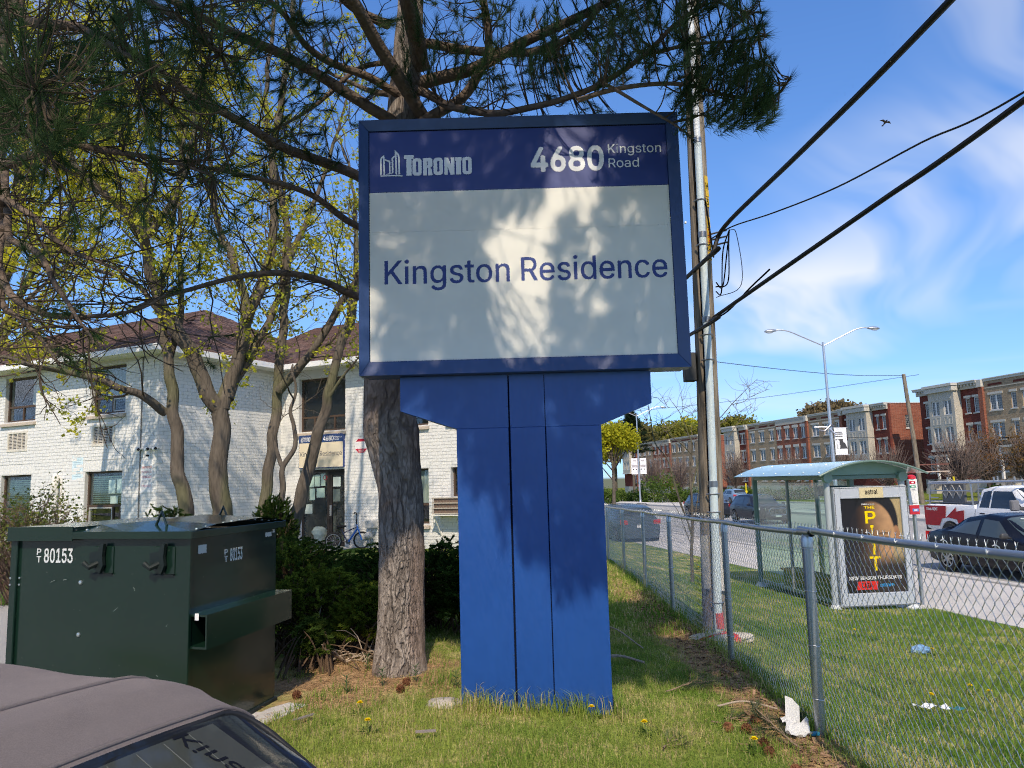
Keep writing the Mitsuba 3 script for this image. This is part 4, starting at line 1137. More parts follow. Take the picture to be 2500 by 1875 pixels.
for z, h, w, x, c, nme in ((1.715, .05, .10, 0, (.5, .015, .05), 'red_badge'), (1.64, .045, .10, 0, (.02, .28, .16), 'green_badge'), (1.585, .03, .06, .01, (.35, .37, .4), 'grey_badge'), (1.335, .012, .09, .01, (.06, .06, .07), 'black_bar'), (1.21, .05, .10, .015, (.06, .25, .6), 'blue_badge')):
    m = MB(); m.box((x - w / 2, -.0705, z - h / 2), (x + w / 2, -.068, z + h / 2)); m.put(BS + '__' + nme, 'm_matte', c, M=M_b)
m = MB()
for z, x, w in ((1.715, .005, .04), (1.64, .005, .05), (1.21, .015, .06)): m.box((x - w / 2, -.0725, z - .012), (x + w / 2, -.0705, z + .012))
m.put(BS + '__print', 'm_matte', (.72, .74, .76), M=M_b, kind='stuff')


def street_lamp(key, label, x, y, top, heads, lean=0.):
    k = thing(key, label, 'street lamp', 'street lamps on the median'); b = float(zr(27.5, rq(x, y))) + .14
    m = MB(); m.tube([(x, y, b), (x - .02, y, b + 3), (x + lean, y, top)], [.13, .115, .075], 14); m.put(k + '__pole', 'm_metal', (.55, .57, .60), smooth=40)
    m = MB(); m.lathe([(.2, 0), (.2, .06), (.15, .12), (.13, .3)], 14, M=fr(x, y, b)); m.put(k + '__base', 'm_metal', (.5, .5, .52), smooth=40)
    for sx in heads:
        p0 = np.array([x + lean, y, top - .25]); L = 3.1
        pts = spline([p0, p0 + [sx * L * .42, 0, .62], p0 + [sx * L * .70, 0, 1.02], p0 + [sx * L * .88, 0, 1.14], p0 + [sx * L, 0, 1.12]], 6)
        m = MB(); m.tube(pts, .04, 8); a = num(k + '__arm'); m.put(a, 'm_metal', (.55, .57, .60), smooth=40, exact=True)
        e = pts[-1]; M = frv(e, (sx, 0, -.06), (0, 1, 0), (.06 * sx, 0, 1))
        s = trimesh.creation.icosphere(subdivisions=2); vv = np.array(s.vertices) * [.42, .17, .13] + [.30, 0, -.02]; vv[:, 2] = np.maximum(vv[:, 2], -.07)
        m = MB(); m.add(vv, s.faces); m.put(a + '__lamp_head', 'm_metal', (.50, .51, .53), M=M, smooth=50)
        m = MB(); vv = np.array(s.vertices) * [.26, .13, .10] + [.36, 0, -.07]; m.add(vv, s.faces); m.put(a + '__lens', 'm_satin', (.6, .62, .62), M=M, smooth=True)
    return k, b


k, b = street_lamp('street_lamp', 'tall grey double armed street lamp rising behind the bus shelter', 20.65, 50.0, 10.45, (-1, 1), -.10)
x, y = 20.65, 50.0
z0, z1 = 3.05, 4.78
m = MB(); m.box((x + .16, y - .02, z0), (x + .95, y - .008, z1)); m.put(k + '__banner', 'm_semi', (.72, .73, .74)); B_ = k + '__banner'
for zc in (z0 - .02, z1 + .02):
    m = MB(); m.tube([(x, y, zc), (x + 1.05, y, zc)], .018, 6); m.put(B_ + '__rod', 'm_metal', (.6, .6, .62))
for q in ([(.20, 4.05), (.72, 4.05), (.95, 3.42), (.30, 3.42)], [(.22, 4.2), (.68, 4.2), (.68, 4.26), (.22, 4.26)]):
    m = MB(); m.prism(Polygon(q), 0, .004, M=np.array([[1, 0, 0, x], [0, 0, -1, y - .02], [0, 1, 0, 0], [0, 0, 0, 1.]])); m.put(B_ + '__dark_figure', 'm_matte', (.07, .07, .075))
for c_, r_ in (((.33, 3.86), (.13, .17)), ((.38, 3.6), (.09, .2)), ((.80, 3.95), (.13, .15))):
    e = AF.scale(Polygon([(math.cos(t), math.sin(t)) for t in np.linspace(0, 6.28, 18)[:-1]]), *r_); e = AF.translate(e, *c_)
    m = MB(); m.prism(e, 0, .003, M=np.array([[1, 0, 0, x], [0, 0, -1, y - .0245], [0, 1, 0, 0], [0, 0, 0, 1.]])); m.put(B_ + '__pale_figure', 'm_matte', (.70, .71, .72))
m = MB(); m.box((x + .22, y - .0235, 4.46), (x + .66, y - .02, 4.52)); m.box((x + .22, y - .0235, 4.34), (x + .70, y - .02, 4.41)); m.put(B_ + '__print_bar', 'm_matte', (.09, .09, .1), kind='stuff')
m = MB(); m.tube(spline([(x - 1.15, y - .1, 4.86), (x - .4, y - .14, 4.84), (x - .2, y - .16, 4.75), (x + .2, y - .16, 4.35)]), .05, 8); m.put(k + '__old_bracket', 'm_metal', (.7, .7, .72))
m = MB(); m.tube(spline([(x - .9, y - .2, 4.66), (x - .5, y - .2, 4.62), (x - .1, y - .17, 4.95), (x + .12, y - .1, 4.9)]), .06, 8); m.put(k + '__old_bracket', 'm_metal', (.22, .22, .24))
k, b = street_lamp('street_lamp', 'smaller white street lamp with two white banners beyond the blue post', 15.6, 97.0, 9.85, (-1, 1))
x, y = 15.6, 97.0
for s in (-1, 1):
    m = MB(); m.box((x + s * .16, y - .02, 2.35), (x + s * .95, y - .008, 4.35)); B_ = num(k + '__banner'); m.put(B_, 'm_semi', (.74, .74, .76), exact=True)
    for xx in (.3, .7):
        m = MB(); m.lathe([(0, 0), (.07, 0), (.07, .02), (0, .02)], 8, M=frv((x + s * xx, y - .02, 2.95), (1, 0, 0), (0, 0, 1), (0, -1, 0))); m.put(B_ + '__dark_figure', 'm_matte', (.05, .05, .06))
    m = MB(); m.box((x + s * .2, y - .024, 3.2), (x + s * .85, y - .02, 3.5)); m.box((x + s * .3, y - .024, 3.95), (x + s * .7, y - .02, 4.1)); m.put(B_ + '__print_bar', 'm_matte', (.45, .42, .43), kind='stuff')
FP = thing('wooden_pole', 'leaning grey wooden pole on the far grass in front of the brick townhouses', 'pole')
fb = float(far_z(42.6, rq(33.85, 65)))
m = MB(); m.tube([(33.95, 65, fb - .2), (33.7, 65, 4.5), (33.35, 65, 10.05)], [.21, .18, .15], 14); m.put(FP + '__timber', 'm_old_wood', smooth=40)
for z, c in ((2.35, (.16, .06, .045)), (1.75, (.45, .36, .3))):
    m = MB(); m.box((33.85, 64.9, z - .05), (36.4, 64.98, z + .05)); m.put(FP + '__arm', 'm_semi', c)
for lab, pts in (('thin wire from the leaning wooden pole across the sky to the left', [(33.4, 65, 9.9), (24, 57, 9.2), (12, 47, 9.0), (4, 40, 9.2)]), ('faint wire crossing in front of the townhouse roofs', [(33.6, 65, 4.6), (28, 80, 5.6), (22, 105, 6.6), (12, 140, 9.3)]), ('faint wire above the far townhouse roofs', [(40, 75, 11.2), (26, 85, 10.2), (8, 100, 10.0)])):
    wire(lab, pts, .022, 8)
# ---------------------------------------------------------------- brick townhouses across the road


def brick_fn(c0, c1, mort):
    def fn(p, n, uv):
        h = (p.x * .55 - p.y) / .235; z = p.z / .078
        r = dr.floor(z); hh = h + (r - 2 * dr.floor(r / 2)) * .5
        fx, fz = hh - dr.floor(hh), z - r
        j = dr.maximum(smoothstep(.92, .97, fx), smoothstep(.84, .92, fz))
        c = mix(c0, c1, cell_rand(dr.floor(hh), r, 3)) * (.85 + .3 * fbm(p.x * .5, p.y * .5, p.z * .5, 2))
        return mix(c, mort, j * .7)
    return {'type': 'twosided', 'bsdf': {'type': 'diffuse', 'reflectance': proc(fn)}}


scene['m_brick_red'] = brick_fn((.20, .062, .040), (.30, .105, .065), (.30, .24, .20))
scene['m_brick_dark'] = brick_fn((.105, .026, .022), (.17, .050, .038), (.18, .12, .10))
scene['m_brick_tan'] = brick_fn((.27, .195, .125), (.39, .30, .20), (.34, .29, .23))
STONE, STONE2, WHT = (.46, .43, .37), (.52, .50, .45), (.66, .66, .65)
fa = np.array([.19996, -.97980, 0]); fi = np.array([.97980, .19996, 0])
FO = np.array([50.59, 79.0, 0])
M_f = lambda z0: frv(FO + [0, 0, z0], fa, fi, BZ)
Z3, Z2, Z1 = (7.90, 9.55), (4.85, 6.60), (1.50, 3.25)


def twindow(H, M, x0, x1, z0, z1, grille=True, mull=False, lint=.26, lc=STONE2, y=0., sill=True, dep=.10, dark=.5):
    k = num(H + '__window'); labels[k] = {}
    m = MB(); f = .09
    for a, b in (((x0, y + dep, z0), (x0 + f, y + dep + .08, z1)), ((x1 - f, y + dep, z0), (x1, y + dep + .08, z1)), ((x0 + f, y + dep, z1 - f), (x1 - f, y + dep + .08, z1)), ((x0 + f, y + dep, z0), (x1 - f, y + dep + .08, z0 + f))): m.box(a, b)
    if mull: m.box(((x0 + x1) / 2 - .10, y + dep - .01, z0 + f), ((x0 + x1) / 2 + .10, y + dep + .075, z1 - f))
    m.put(k + '__frame', 'm_matte', WHT, M=M)
    m = MB(); m.quad((x0 + f, y + dep + .05, z0 + f), (x1 - f, y + dep + .05, z0 + f), (x1 - f, y + dep + .05, z1 - f), (x0 + f, y + dep + .05, z1 - f)); m.put(k + '__pane', 'm_darkpane', (.05 * dark, .06 * dark, .07 * dark), M=M)
    if grille:
        m = MB(); cols = [(x0 + f, x1 - f)] if not mull else [(x0 + f, (x0 + x1) / 2 - .1), ((x0 + x1) / 2 + .1, x1 - f)]
        for a, b in cols:
            nx = max(2, round((b - a) / .2))
            for i in range(1, nx): xx = a + (b - a) * i / nx; m.box((xx - .011, y + dep + .038, z0 + f), (xx + .011, y + dep + .047, z1 - f))
            for i in range(1, 6): zz = z0 + f + (z1 - z0 - 2 * f) * i / 6; m.box((a, y + dep + .037, zz - .011), (b, y + dep + .046, zz + .011))
        m.put(k + '__grille', 'm_matte', (.50, .50, .49), M=M, kind='stuff')
    if lint:
        m = MB(); m.box((x0 - .14, y - .05, z1 + .01), (x1 + .14, y + .06, z1 + lint)); m.put(k + '__lintel', 'm_matte', lc, M=M)
    if sill:
        m = MB(); m.box((x0 - .1, y - .09, z0 - .12), (x1 + .1, y + dep, z0 - .005)); m.put(k + '__sill', 'm_matte', STONE2, M=M)
    labels.pop(k)


def townhouse(label, k0, k1, zo, mat, wins, roof, group=None, pil=True, bay=None, cornice='plain', endwall=False, depth=11., lint=.26, grille=True, far=False, bands=True):
    """wins: (x0, x1, rows) with mull flag; built in the frame of the street front"""
    H = thing('townhouse', label, 'townhouse', 'brick townhouses across the road'); M = M_f(zo)
    holes = [(a, z[0], b, z[1]) for a, b, mu, rows in wins for z in rows]
    kr = k1 - (.55 if pil else 0)
    m = MB(); m.prism(holes_poly(k0, k1 - (.05 if not endwall else .0), -1.2, roof, holes), 0, .35, M=np.array([[1, 0, 0, 0], [0, 0, 1, 0], [0, 1, 0, 0], [0, 0, 0, 1.]])); m.f = [f[:, ::-1] for f in m.f]
    m.put(H + '__wall', mat, M=M)
    m = MB(); m.box((k0 + .02, .36, -1.2), (k1 - .37, depth, roof - .1)); m.put(H + '__body', 'm_matte', (.03, .03, .03), M=M)
    if endwall:
        eh = [] if far else [(2.4, Z3[0], 3.3, Z3[1])]
        m = MB(); m.prism(holes_poly(.351, depth, -1.2, roof - .05, eh), 0, .35, M=np.array([[0, 0, -1, k1], [1, 0, 0, 0], [0, 1, 0, 0], [0, 0, 0, 1.]])); m.put(H + '__wall', 'm_brick_red', M=M)
        if not far: twindow(H, M @ frv((k1, 0, 0), (0, 1, 0), (-1, 0, 0), BZ), 2.4, 3.3, Z3[0], Z3[1], lint=0)
        m = MB(); m.box((k1 - .37, -.1, roof - .05), (k1 + .06, depth, roof + .05)); m.put(H + '__coping', 'm_matte', STONE2, M=M)
    if pil:
        m = MB(); m.box((k1 - .55, -.28, -1.2), (k1 + .0, -.001, roof - .05)); m.put(H + '__pilaster', 'm_brick_red', M=M)
        m = MB(); m.box((k1 - .6, -.42, roof - .75), (k1 + .03, -.002, roof + .03)); m.put(H + '__pilaster_cap', 'm_matte', STONE2, M=M)
    e = kr - .003
    if cornice == 'rich':
        m = MB(); m.box((k0 - .3, -.22, roof - .75), (e, -.002, roof - .22)); m.put(H + '__frieze', 'm_matte', STONE, M=M)
        m = MB(); m.box((k0 - .5, -.52, roof - .22), (e, .4, roof + .0)); m.box((k0 - .55, -.60, roof), (e, .4, roof + .09)); m.put(H + '__cornice', 'm_matte', STONE2, M=M)
        if not far:
            for x in np.arange(k0, e - .2, .46):
                m = MB(); m.box((x, -.44, roof - .45), (x + .17, -.221, roof - .225)); m.put(H + '__bracket', 'm_matte', STONE2, M=M)
    else:
        m = MB(); m.box((k0, -.10, roof - .22), (e, .4, roof)); m.box((k0, -.18, roof), (e, .4, roof + .1)); m.put(H + '__cornice', 'm_matte', STONE2, M=M)
        if cornice == 'tall':
            m = MB(); m.box((k0, -.07, roof - .85), (e, -.002, roof - .22)); m.put(H + '__frieze', 'm_matte', STONE, M=M)
        elif bands:
            for a, b in ((.06, .26), (.42, .72), (.80, .96)):
                xa, xb = k0 + (e - k0) * a, k0 + (e - k0) * b; m = MB(); m.box((xa, -.03, roof - .75), (xb, -.002, roof - .52)); m.put(H + '__brick_band', 'm_brick_dark', M=M)
            m = MB(); m.box((k0, -.05, roof - .98), (e, -.002, roof - .88)); m.put(H + '__string_course', 'm_matte', STONE, M=M)
    for a, b, mu, rows in wins:
        for i, z in enumerate(rows): twindow(H, M, a, b, z[0], z[1], mull=mu, lint=lint, grille=grille and not far)
    if bay:
        b0, b1, zb0, zb1 = bay; pr = .95
        bm = MB()
        wz = [(Z3[0], Z3[1]), (Z2[0], Z2[1])]; mid = (b0 + b1) / 2
        bw = [(b0 + .45, mid - .32), (mid + .32, b1 - .45)]
        bh = [(a, z[0], b, z[1]) for a, b in bw for z in wz]
        bm.prism(holes_poly(b0, b1, zb0, zb1, bh), 0, .2, M=np.array([[1, 0, 0, 0], [0, 0, 1, -pr], [0, 1, 0, 0], [0, 0, 0, 1.]])); bm.f = [f[:, ::-1] for f in bm.f]
        bm.box((b0, -pr + .2, zb0), (b0 + .2, -.002, zb1)); bm.box((b1 - .2, -pr + .2, zb0), (b1, -.002, zb1)); bm.box((b0 + .2, -pr + .2, zb0), (b1 - .2, -.002, zb0 + .1))
        bk = H + '__bay'; bm.put(bk, 'm_matte', STONE, M=M, exact=True)
        for a, b in bw:
            for z in wz: twindow(bk if False else H, M, a, b, z[0], z[1], mull=True, lint=0, y=-pr, sill=False, grille=grille and not far)
            for za, zc in ((Z2[1] + .25, Z3[0] - .2), (Z3[1] + .15, zb1 - .15)):
                for xa, xb in ((a, (a + b) / 2 - .05), ((a + b) / 2 + .05, b)):
                    m = MB()
                    for p_, q_ in (((xa, -pr - .03, za), (xa + .06, -pr - .002, zc)), ((xb - .06, -pr - .03, za), (xb, -pr - .002, zc)), ((xa + .06, -pr - .03, za), (xb - .06, -pr - .002, za + .06)), ((xa + .06, -pr - .03, zc - .06), (xb - .06, -pr - .002, zc))): m.box(p_, q_)
                    m.put(bk + '__panel_trim', 'm_matte', STONE2, M=M)
        m = MB(); m.box((b0 - .12, -pr - .12, zb0 - .22), (b1 + .12, -.002, zb0 - .001)); m.put(bk + '__base', 'm_matte', STONE2, M=M)
        m = MB(); m.box((b0 - .2, -pr - .35, roof - .75), (b1 + .2, -.53, roof - .22)); m.box((b0 - .3, -pr - .5, roof - .2), (b1 + .3, -.61, roof + .095)); m.put(bk + '__cornice', 'm_matte', STONE2, M=M)
    # stone base and a door with steps at ground level
    m = MB(); m.box((k0, -.12, -1.2), (kr - .002, -.002, .78)); m.put(H + '__stone_base', 'm_matte', STONE, M=M)
    return H, M


def porch(H, M, x0, x1, zt=3.95):
    m = MB(); m.box((x0 + .5, -.03, .8), (x1 - .5, .03, 3.0)); m.put(H + '__door', 'm_semi', (.035, .03, .03), M=M)
    m = MB(); m.box((x0, -1.6, zt), (x1, -.13, zt + .22)); P_ = H + '__porch_roof'; m.put(P_, 'm_matte', STONE2, M=M, exact=True)
    for x in (x0 + .25, x1 - .25):
        m = MB(); m.box((x - .11, -1.5, .8), (x + .11, -1.28, zt)); m.put(H + '__porch_post', 'm_matte', WHT, M=M)
    m = MB()
    for z in (zt + .3, zt + .95): m.tube([(x0 + .1, -.15, z), (x0 + .1, -1.5, z), (x1 - .1, -1.5, z), (x1 - .1, -.15, z)], .03, 5)
    for x in np.arange(x0 + .1, x1, .14): m.box((x - .012, -1.512, zt + .22), (x + .012, -1.488, zt + .95))
    m.put(P_ + '__railing', 'm_matte', (.012, .012, .014), M=M, kind='stuff')
    for i in range(6):
        m = MB(); m.box((x0 + .2, -1.7 - i * .3, -1.0), (x1 - .2, -1.4 - i * .3 if i else -.12, .80 - i * .19)); m.put(H + '__step', 'm_matte', STONE, M=M)
    for x in (x0 + .2, x1 - .2):
        m = MB(); m.tube([(x, -1.4, 1.75), (x, -1.7, 1.75), (x, -3.4, .7), (x, -3.4, -.3)], .03, 5)
        for i in range(13): yy = -1.7 - i * .14; m.box((x - .012, yy - .012, .6 - i * .09), (x + .012, yy + .012, 1.75 - i * .087))
        m.put(H + '__stair_railing', 'm_matte', (.015, .015, .016), M=M, kind='stuff')


all3 = (Z3, Z2, Z1)
rich = dict(cornice='rich')
H, M = townhouse('dark red brick townhouse with a pale stone bay next to the tan rightmost house', -12.0, -2.38, 0, 'm_brick_dark', [(-11.25, -10.5, False, all3), (-10.15, -9.7, False, all3), (-5.12, -4.4, False, all3), (-3.95, -3.22, False, all3)], 11.25, bay=(-9.52, -5.65, 4.1, 10.6), cornice='rich')
porch(H, M, -8.6, -6.6, 3.3)
H, M = townhouse('tan brick townhouse with black stair railings at the right edge of the picture', -2.38, 7.2, 0, 'm_brick_tan', [(-1.82, -.2, True, all3), (.92, 1.58, False, (Z3, Z2)), (2.3, 2.95, False, (Z3, Z2)), (4.2, 5.8, True, all3)], 11.25)
porch(H, M, .2, 2.9)
W_ = -.72
townhouse('red brick end townhouse with a pale stone bay and a sunlit side wall', -26.8, -17.7, W_, 'm_brick_dark', [(-26.4, -25.75, False, all3), (-20.1, -19.5, False, all3), (-18.95, -18.25, False, all3)], 11.1, bay=(-24.85, -20.7, 3.95, 10.5), cornice='rich', endwall=True, pil=False)
townhouse('tan brick townhouse with three double windows behind the tall street lamp', -35.2, -26.8, W_, 'm_brick_tan', [(-34.45, -32.7, True, all3), (-31.5, -29.8, True, all3), (-28.6, -27.6, True, all3)], 11.05)
townhouse('red brick townhouse with four narrow white windows on each floor above the shelter roof', -44.3, -35.2, W_, 'm_brick_red', [(-44.0, -42.8, True, all3), (-41.75, -40.5, True, all3), (-39.45, -38.2, True, all3), (-37.3, -36.1, True, all3)], 11.0, cornice='tall', lint=.42, far=True)
townhouse('tan brick townhouse left of the four window red one', -53.2, -44.3, W_, 'm_brick_tan', [(-52.5, -51.1, True, all3), (-49.6, -48.0, True, all3), (-46.3, -45.1, True, all3)], 11.0, far=True, pil=False)
townhouse('narrow dark red townhouse with a pale bay just right of the wooden pole', -61.9, -53.2, W_, 'm_brick_dark', [(-61.5, -60.6, False, all3), (-56.0, -54.9, True, all3), (-54.7, -53.9, False, all3)], 11.0, bay=(-60.2, -56.4, 4.0, 10.4), cornice='rich', far=True)
V_ = -.95
townhouse('far tan brick townhouse just left of the wooden pole', -86.4, -73.0, V_, 'm_brick_tan', [(-85.8, -84.0, True, all3), (-82.8, -81.0, True, all3), (-79.5, -77.8, True, all3), (-76, -74.6, True, all3)], 10.8, far=True, endwall=True, pil=False)
townhouse('far red brick townhouse with four white windows beyond the smaller street lamp', -96.6, -86.4, V_, 'm_brick_red', [(-96.0, -94.6, True, all3), (-93.6, -92.2, True, all3), (-91.2, -89.9, True, all3), (-88.9, -87.5, True, all3)], 10.7, cornice='tall', lint=.42, far=True)
townhouse('far tan brick townhouse behind the two white banners', -106.5, -96.6, V_, 'm_brick_tan', [(-105.6, -104.0, True, all3), (-102.6, -101.0, True, all3), (-99.6, -98.0, True, all3)], 10.7, far=True, pil=False)
townhouse('farthest dark red townhouse half hidden by the yellow tree', -116.0, -106.5, V_, 'm_brick_dark', [(-108.9, -108.0, True, all3), (-107.6, -106.9, False, all3)], 10.7, bay=(-114.4, -109.6, 4.0, 10.0), cornice='rich', far=True)
# ---------------------------------------------------------------- vehicles


class Car:
    """x forward, y to the left, z up, origin on the ground under the middle. top: (x, z) over bonnet, roof and boot; belt: (x, z); half: (x, half width)"""

    def __init__(s, L, top, belt, half, roofw, zb=.2, gh=None, wheels=None, wr=.32, tw=.21):
        s.L, s.wr, s.tw = L, wr, tw
        s.top, s.belt, s.half = map(lambda q: np.array(q, float), (top, belt, half)); s.roofw, s.zb = roofw, zb
        s.gh0, s.gh1 = gh; s.wheels = wheels

    def f(s, tab, x): return np.interp(x, tab[:, 0], tab[:, 1])

    def sec(s, x):
        w, zt, ze = s.f(s.half, x), s.f(s.top, x), s.f(s.belt, x)
        g = np.clip((zt - ze - .04) / .12, 0, 1) * (1 if s.gh0 < x < s.gh1 else 0)
        ze = min(ze, zt - .03)
        rw = (s.roofw * g + w * .93 * (1 - g)) if g > 0 else w * .93
        rw = min(rw, w * .95)
        zb = s.zb + .06 * smooth01(s.L / 2 - .45, s.L / 2, abs(x))
        zr_ = zt - (.10 if g > .5 else .03)
        pts = [(0, zb), (w * .86, zb), (w * .96, zb + .05), (w * .985, zb + (ze - zb) * .35), (w, zb + (ze - zb) * .62), (w * .985, zb + (ze - zb) * .85), (w * .955, ze)]
        for t in (.25, .5, .75):
            pts.append((w * .955 + (rw - w * .955) * t, ze + (zr_ - ze) * t))
        pts += [(rw, zr_), (rw * .93, zt - .035 if g > .5 else zt - .01), (rw * .75, zt - .012 if g > .5 else zt - .004), (rw * .4, zt + .002), (0, zt + .006)]
        return np.array(pts)

    def body(s, key, col, mat='m_gloss', cut=True):
        xs = np.unique(np.r_[np.linspace(-s.L / 2, s.L / 2, 70), s.top[:, 0], s.half[:, 0]])
        xs = xs[(xs >= -s.L / 2) & (xs <= s.L / 2)]
        R_ = []
        for x in xs:
            p = s.sec(x); q = p[1:-1][::-1] * [-1, 1]; R_.append(np.c_[np.full(2 * len(p) - 2, x), np.vstack([p, q])])
        R_ = np.array(R_); n = R_.shape[1]; v = R_.reshape(-1, 3)
        i, j = np.meshgrid(np.arange(len(xs) - 1), np.arange(n), indexing='ij')
        q = np.stack([i * n + j, (i + 1) * n + j, (i + 1) * n + (j + 1) % n, i * n + (j + 1) % n], -1).reshape(-1, 4)
        f = np.vstack([q[:, [0, 1, 2]], q[:, [0, 2, 3]]])
        c0, c1 = R_[0].mean(0), R_[-1].mean(0); a = len(v); v = np.vstack([v, c0, c1]); k = np.arange(n); b0 = (len(xs) - 1) * n
        f = np.vstack([f, np.stack([k * 0 + a, k, (k + 1) % n], 1), np.stack([k * 0 + a + 1, b0 + (k + 1) % n, b0 + k], 1)])
        man = manifold3d.Manifold(manifold3d.Mesh(v.astype(np.float32), f[:, ::-1].astype(np.uint32)))
        if man.volume() < 0 or man.is_empty():
            man = manifold3d.Manifold(manifold3d.Mesh(v.astype(np.float32), f.astype(np.uint32)))
        if cut:
            for wx in s.wheels:
                cy = manifold3d.Manifold.cylinder(.34, s.wr + .055, s.wr + .055, 32).rotate([90, 0, 0])
                for y in (s.half[:, 1].max() + .05, -s.half[:, 1].max() + .29): man = man - cy.translate([wx, y, s.wr])
        m = MB(); m.mesh(man); m.put(key, mat, col, smooth=32, M=s.M)

    def side(s, x, t, sgn, off=.006):
        """point on the side glass: t from 0 (belt) to 1 (roof edge)"""
        p = s.sec(x); a, b = p[6], p[10]; q = a + (b - a) * t; nrm = np.array([b[1] - a[1], -(b[0] - a[0])]); nrm /= np.linalg.norm(nrm) + 1e-9
        q = q + nrm * off; return np.array([x, sgn * q[0], q[1]])

    def side_patch(s, key, corners, sgn, col=(.02, .025, .028), mat='m_darkpane', n=8):
        """corners: (x, t) of bottom rear, bottom front, top front, top rear"""
        (a, ta), (b, tb), (c, tc), (d, td) = corners; P = np.zeros((5, n, 3))
        for i, u in enumerate(np.linspace(0, 1, 5)):
            for j, w in enumerate(np.linspace(0, 1, n)):
                x = (a * (1 - w) + b * w) * (1 - u) + (d * (1 - w) + c * w) * u; t = (ta * (1 - w) + tb * w) * (1 - u) + (td * (1 - w) + tc * w) * u
                P[i, j] = s.side(x, t, sgn)
        m = MB(); m.grid(P); m.put(key, mat, col, smooth=True, M=s.M)

    def top_patch(s, key, x0, x1, wfrac0, wfrac1, col=(.02, .025, .028), mat='m_darkpane', off=.008, n=10):
        P = np.zeros((n, 11, 3))
        for i, x in enumerate(np.linspace(x0, x1, n)):
            p = s.sec(x); u = i / (n - 1); wf = wfrac0 * (1 - u) + wfrac1 * u
            dz = (s.f(s.top, x + .03) - s.f(s.top, x - .03)) / .06; nn = np.array([-dz, 1]) / math.hypot(dz, 1)
            for j, y in enumerate(np.linspace(-1, 1, 11)):
                yy = abs(y) * p[10, 0] * wf; z = np.interp(yy, p[10:][::-1, 0], p[10:][::-1, 1]) if yy <= p[10, 0] else p[10, 1]
                P[i, j] = [x + nn[0] * off, math.copysign(yy, y), z + nn[1] * off]
        m = MB(); m.grid(P); m.put(key, mat, col, smooth=True, M=s.M)

    def wheel(s, key, x, y, sgn, rim=(.42, .43, .44), spokes=7):
        k = num(key); M = s.M @ frv((x, y, s.wr), (1, 0, 0), (0, 0, 1), (0, sgn, 0)) if sgn > 0 else s.M @ frv((x, y, s.wr), (1, 0, 0), (0, 0, -1), (0, -1, 0))
        r, t = s.wr, s.tw / 2
        m = MB(); m.lathe([(r * .62, -t), (r * .9, -t), (r, -t * .6), (r, t * .6), (r * .93, t * .95), (r * .66, t)], 32); m.put(k + '__tyre', 'm_semi', (.014, .014, .015), M=M, smooth=35)
        m = MB(); m.lathe([(r * .67, t * .98), (r * .64, t * .7), (r * .60, t * .4), (0, t * .35)], 32, c=(.02, .02, .02)); 
        m.lathe([(r * .69, t * .9), (r * .67, t * 1.02), (r * .60, t * .95)], 32); m.lathe([(r * .16, t * .5), (r * .16, t * .92), (0, t * .95)], 16)
        for i in range(spokes):
            a = i * 2 * math.pi / spokes; d = np.array([math.cos(a), math.sin(a)]); e = np.array([-d[1], d[0]])
            c_ = [np.r_[d * r * .12 + e * r * .06, t * .9], np.r_[d * r * .12 - e * r * .06, t * .9], np.r_[d * r * .63 - e * r * .10, t * .86], np.r_[d * r * .63 + e * r * .10, t * .86]]
            m.add(np.vstack([c_, np.array(c_) - [0, 0, .03]]), BOXF)
        m.put(k + '__rim', 'm_metal', rim, M=M)

    def place(s, x, y, z, yaw): s.M = fr(x, y, z, yaw)

    def strip(s, key, pts, r, col, mat='m_semi'):
        m = MB(); m.tube(pts, r, 6); m.put(key, mat, col, M=s.M)

    def bbox(s, key, a, b, col, mat='m_satin', ch=.012):
        m = MB(); m.box(a, b, ch=ch); return m.put(key, mat, col, M=s.M)

    def mirror(s, key, x, z, y, col, size=(.12, .20, .14)):
        for sg in (1, -1):
            m = MB(); v = np.array(trimesh.creation.icosphere(subdivisions=2).vertices); ff = trimesh.creation.icosphere(subdivisions=2).faces
            m.add(np.sign(v) * np.abs(v) ** .7 * np.array(size) / 2 + [x, sg * (y + size[1] / 2 + .03), z], ff); k = num(key); m.put(k, 'm_gloss', col, M=s.M, smooth=60, exact=True)
            m = MB(); m.tube([(x, sg * (y - .04), z - .05), (x, sg * (y + .08), z - .03)], .025, 6); m.put(k + '__stalk', 'm_semi', (.02, .02, .02), M=s.M)

    def light(s, key, pts, col, mat='m_gloss', th=.012):
        """flat lens: polygon of points (3-D) pushed out a little"""
        p = np.array(pts, float); c = p.mean(0); n_ = np.cross(p[1] - p[0], p[2] - p[0]); n_ /= np.linalg.norm(n_); 
        if n_ @ (c - np.array([0, 0, .5])) < 0: n_ = -n_
        q = p + n_ * th; k = len(p); f = [[0 + k, i + k, i + 1 + k] for i in range(1, k - 1)] + [[i, (i + 1) % k, (i + 1) % k + k] for i in range(k)] + [[i, (i + 1) % k + k, i + k] for i in range(k)]
        m = MB(); m.add(np.vstack([p, q]), f); return m.put(key, mat, col, M=s.M)


RYAW = math.atan2(RT[1], RT[0])       # away from the camera along the road


def on_road(s_, q_): x, y = rxy(s_, q_); return x, y, float(zr(s_, q_))


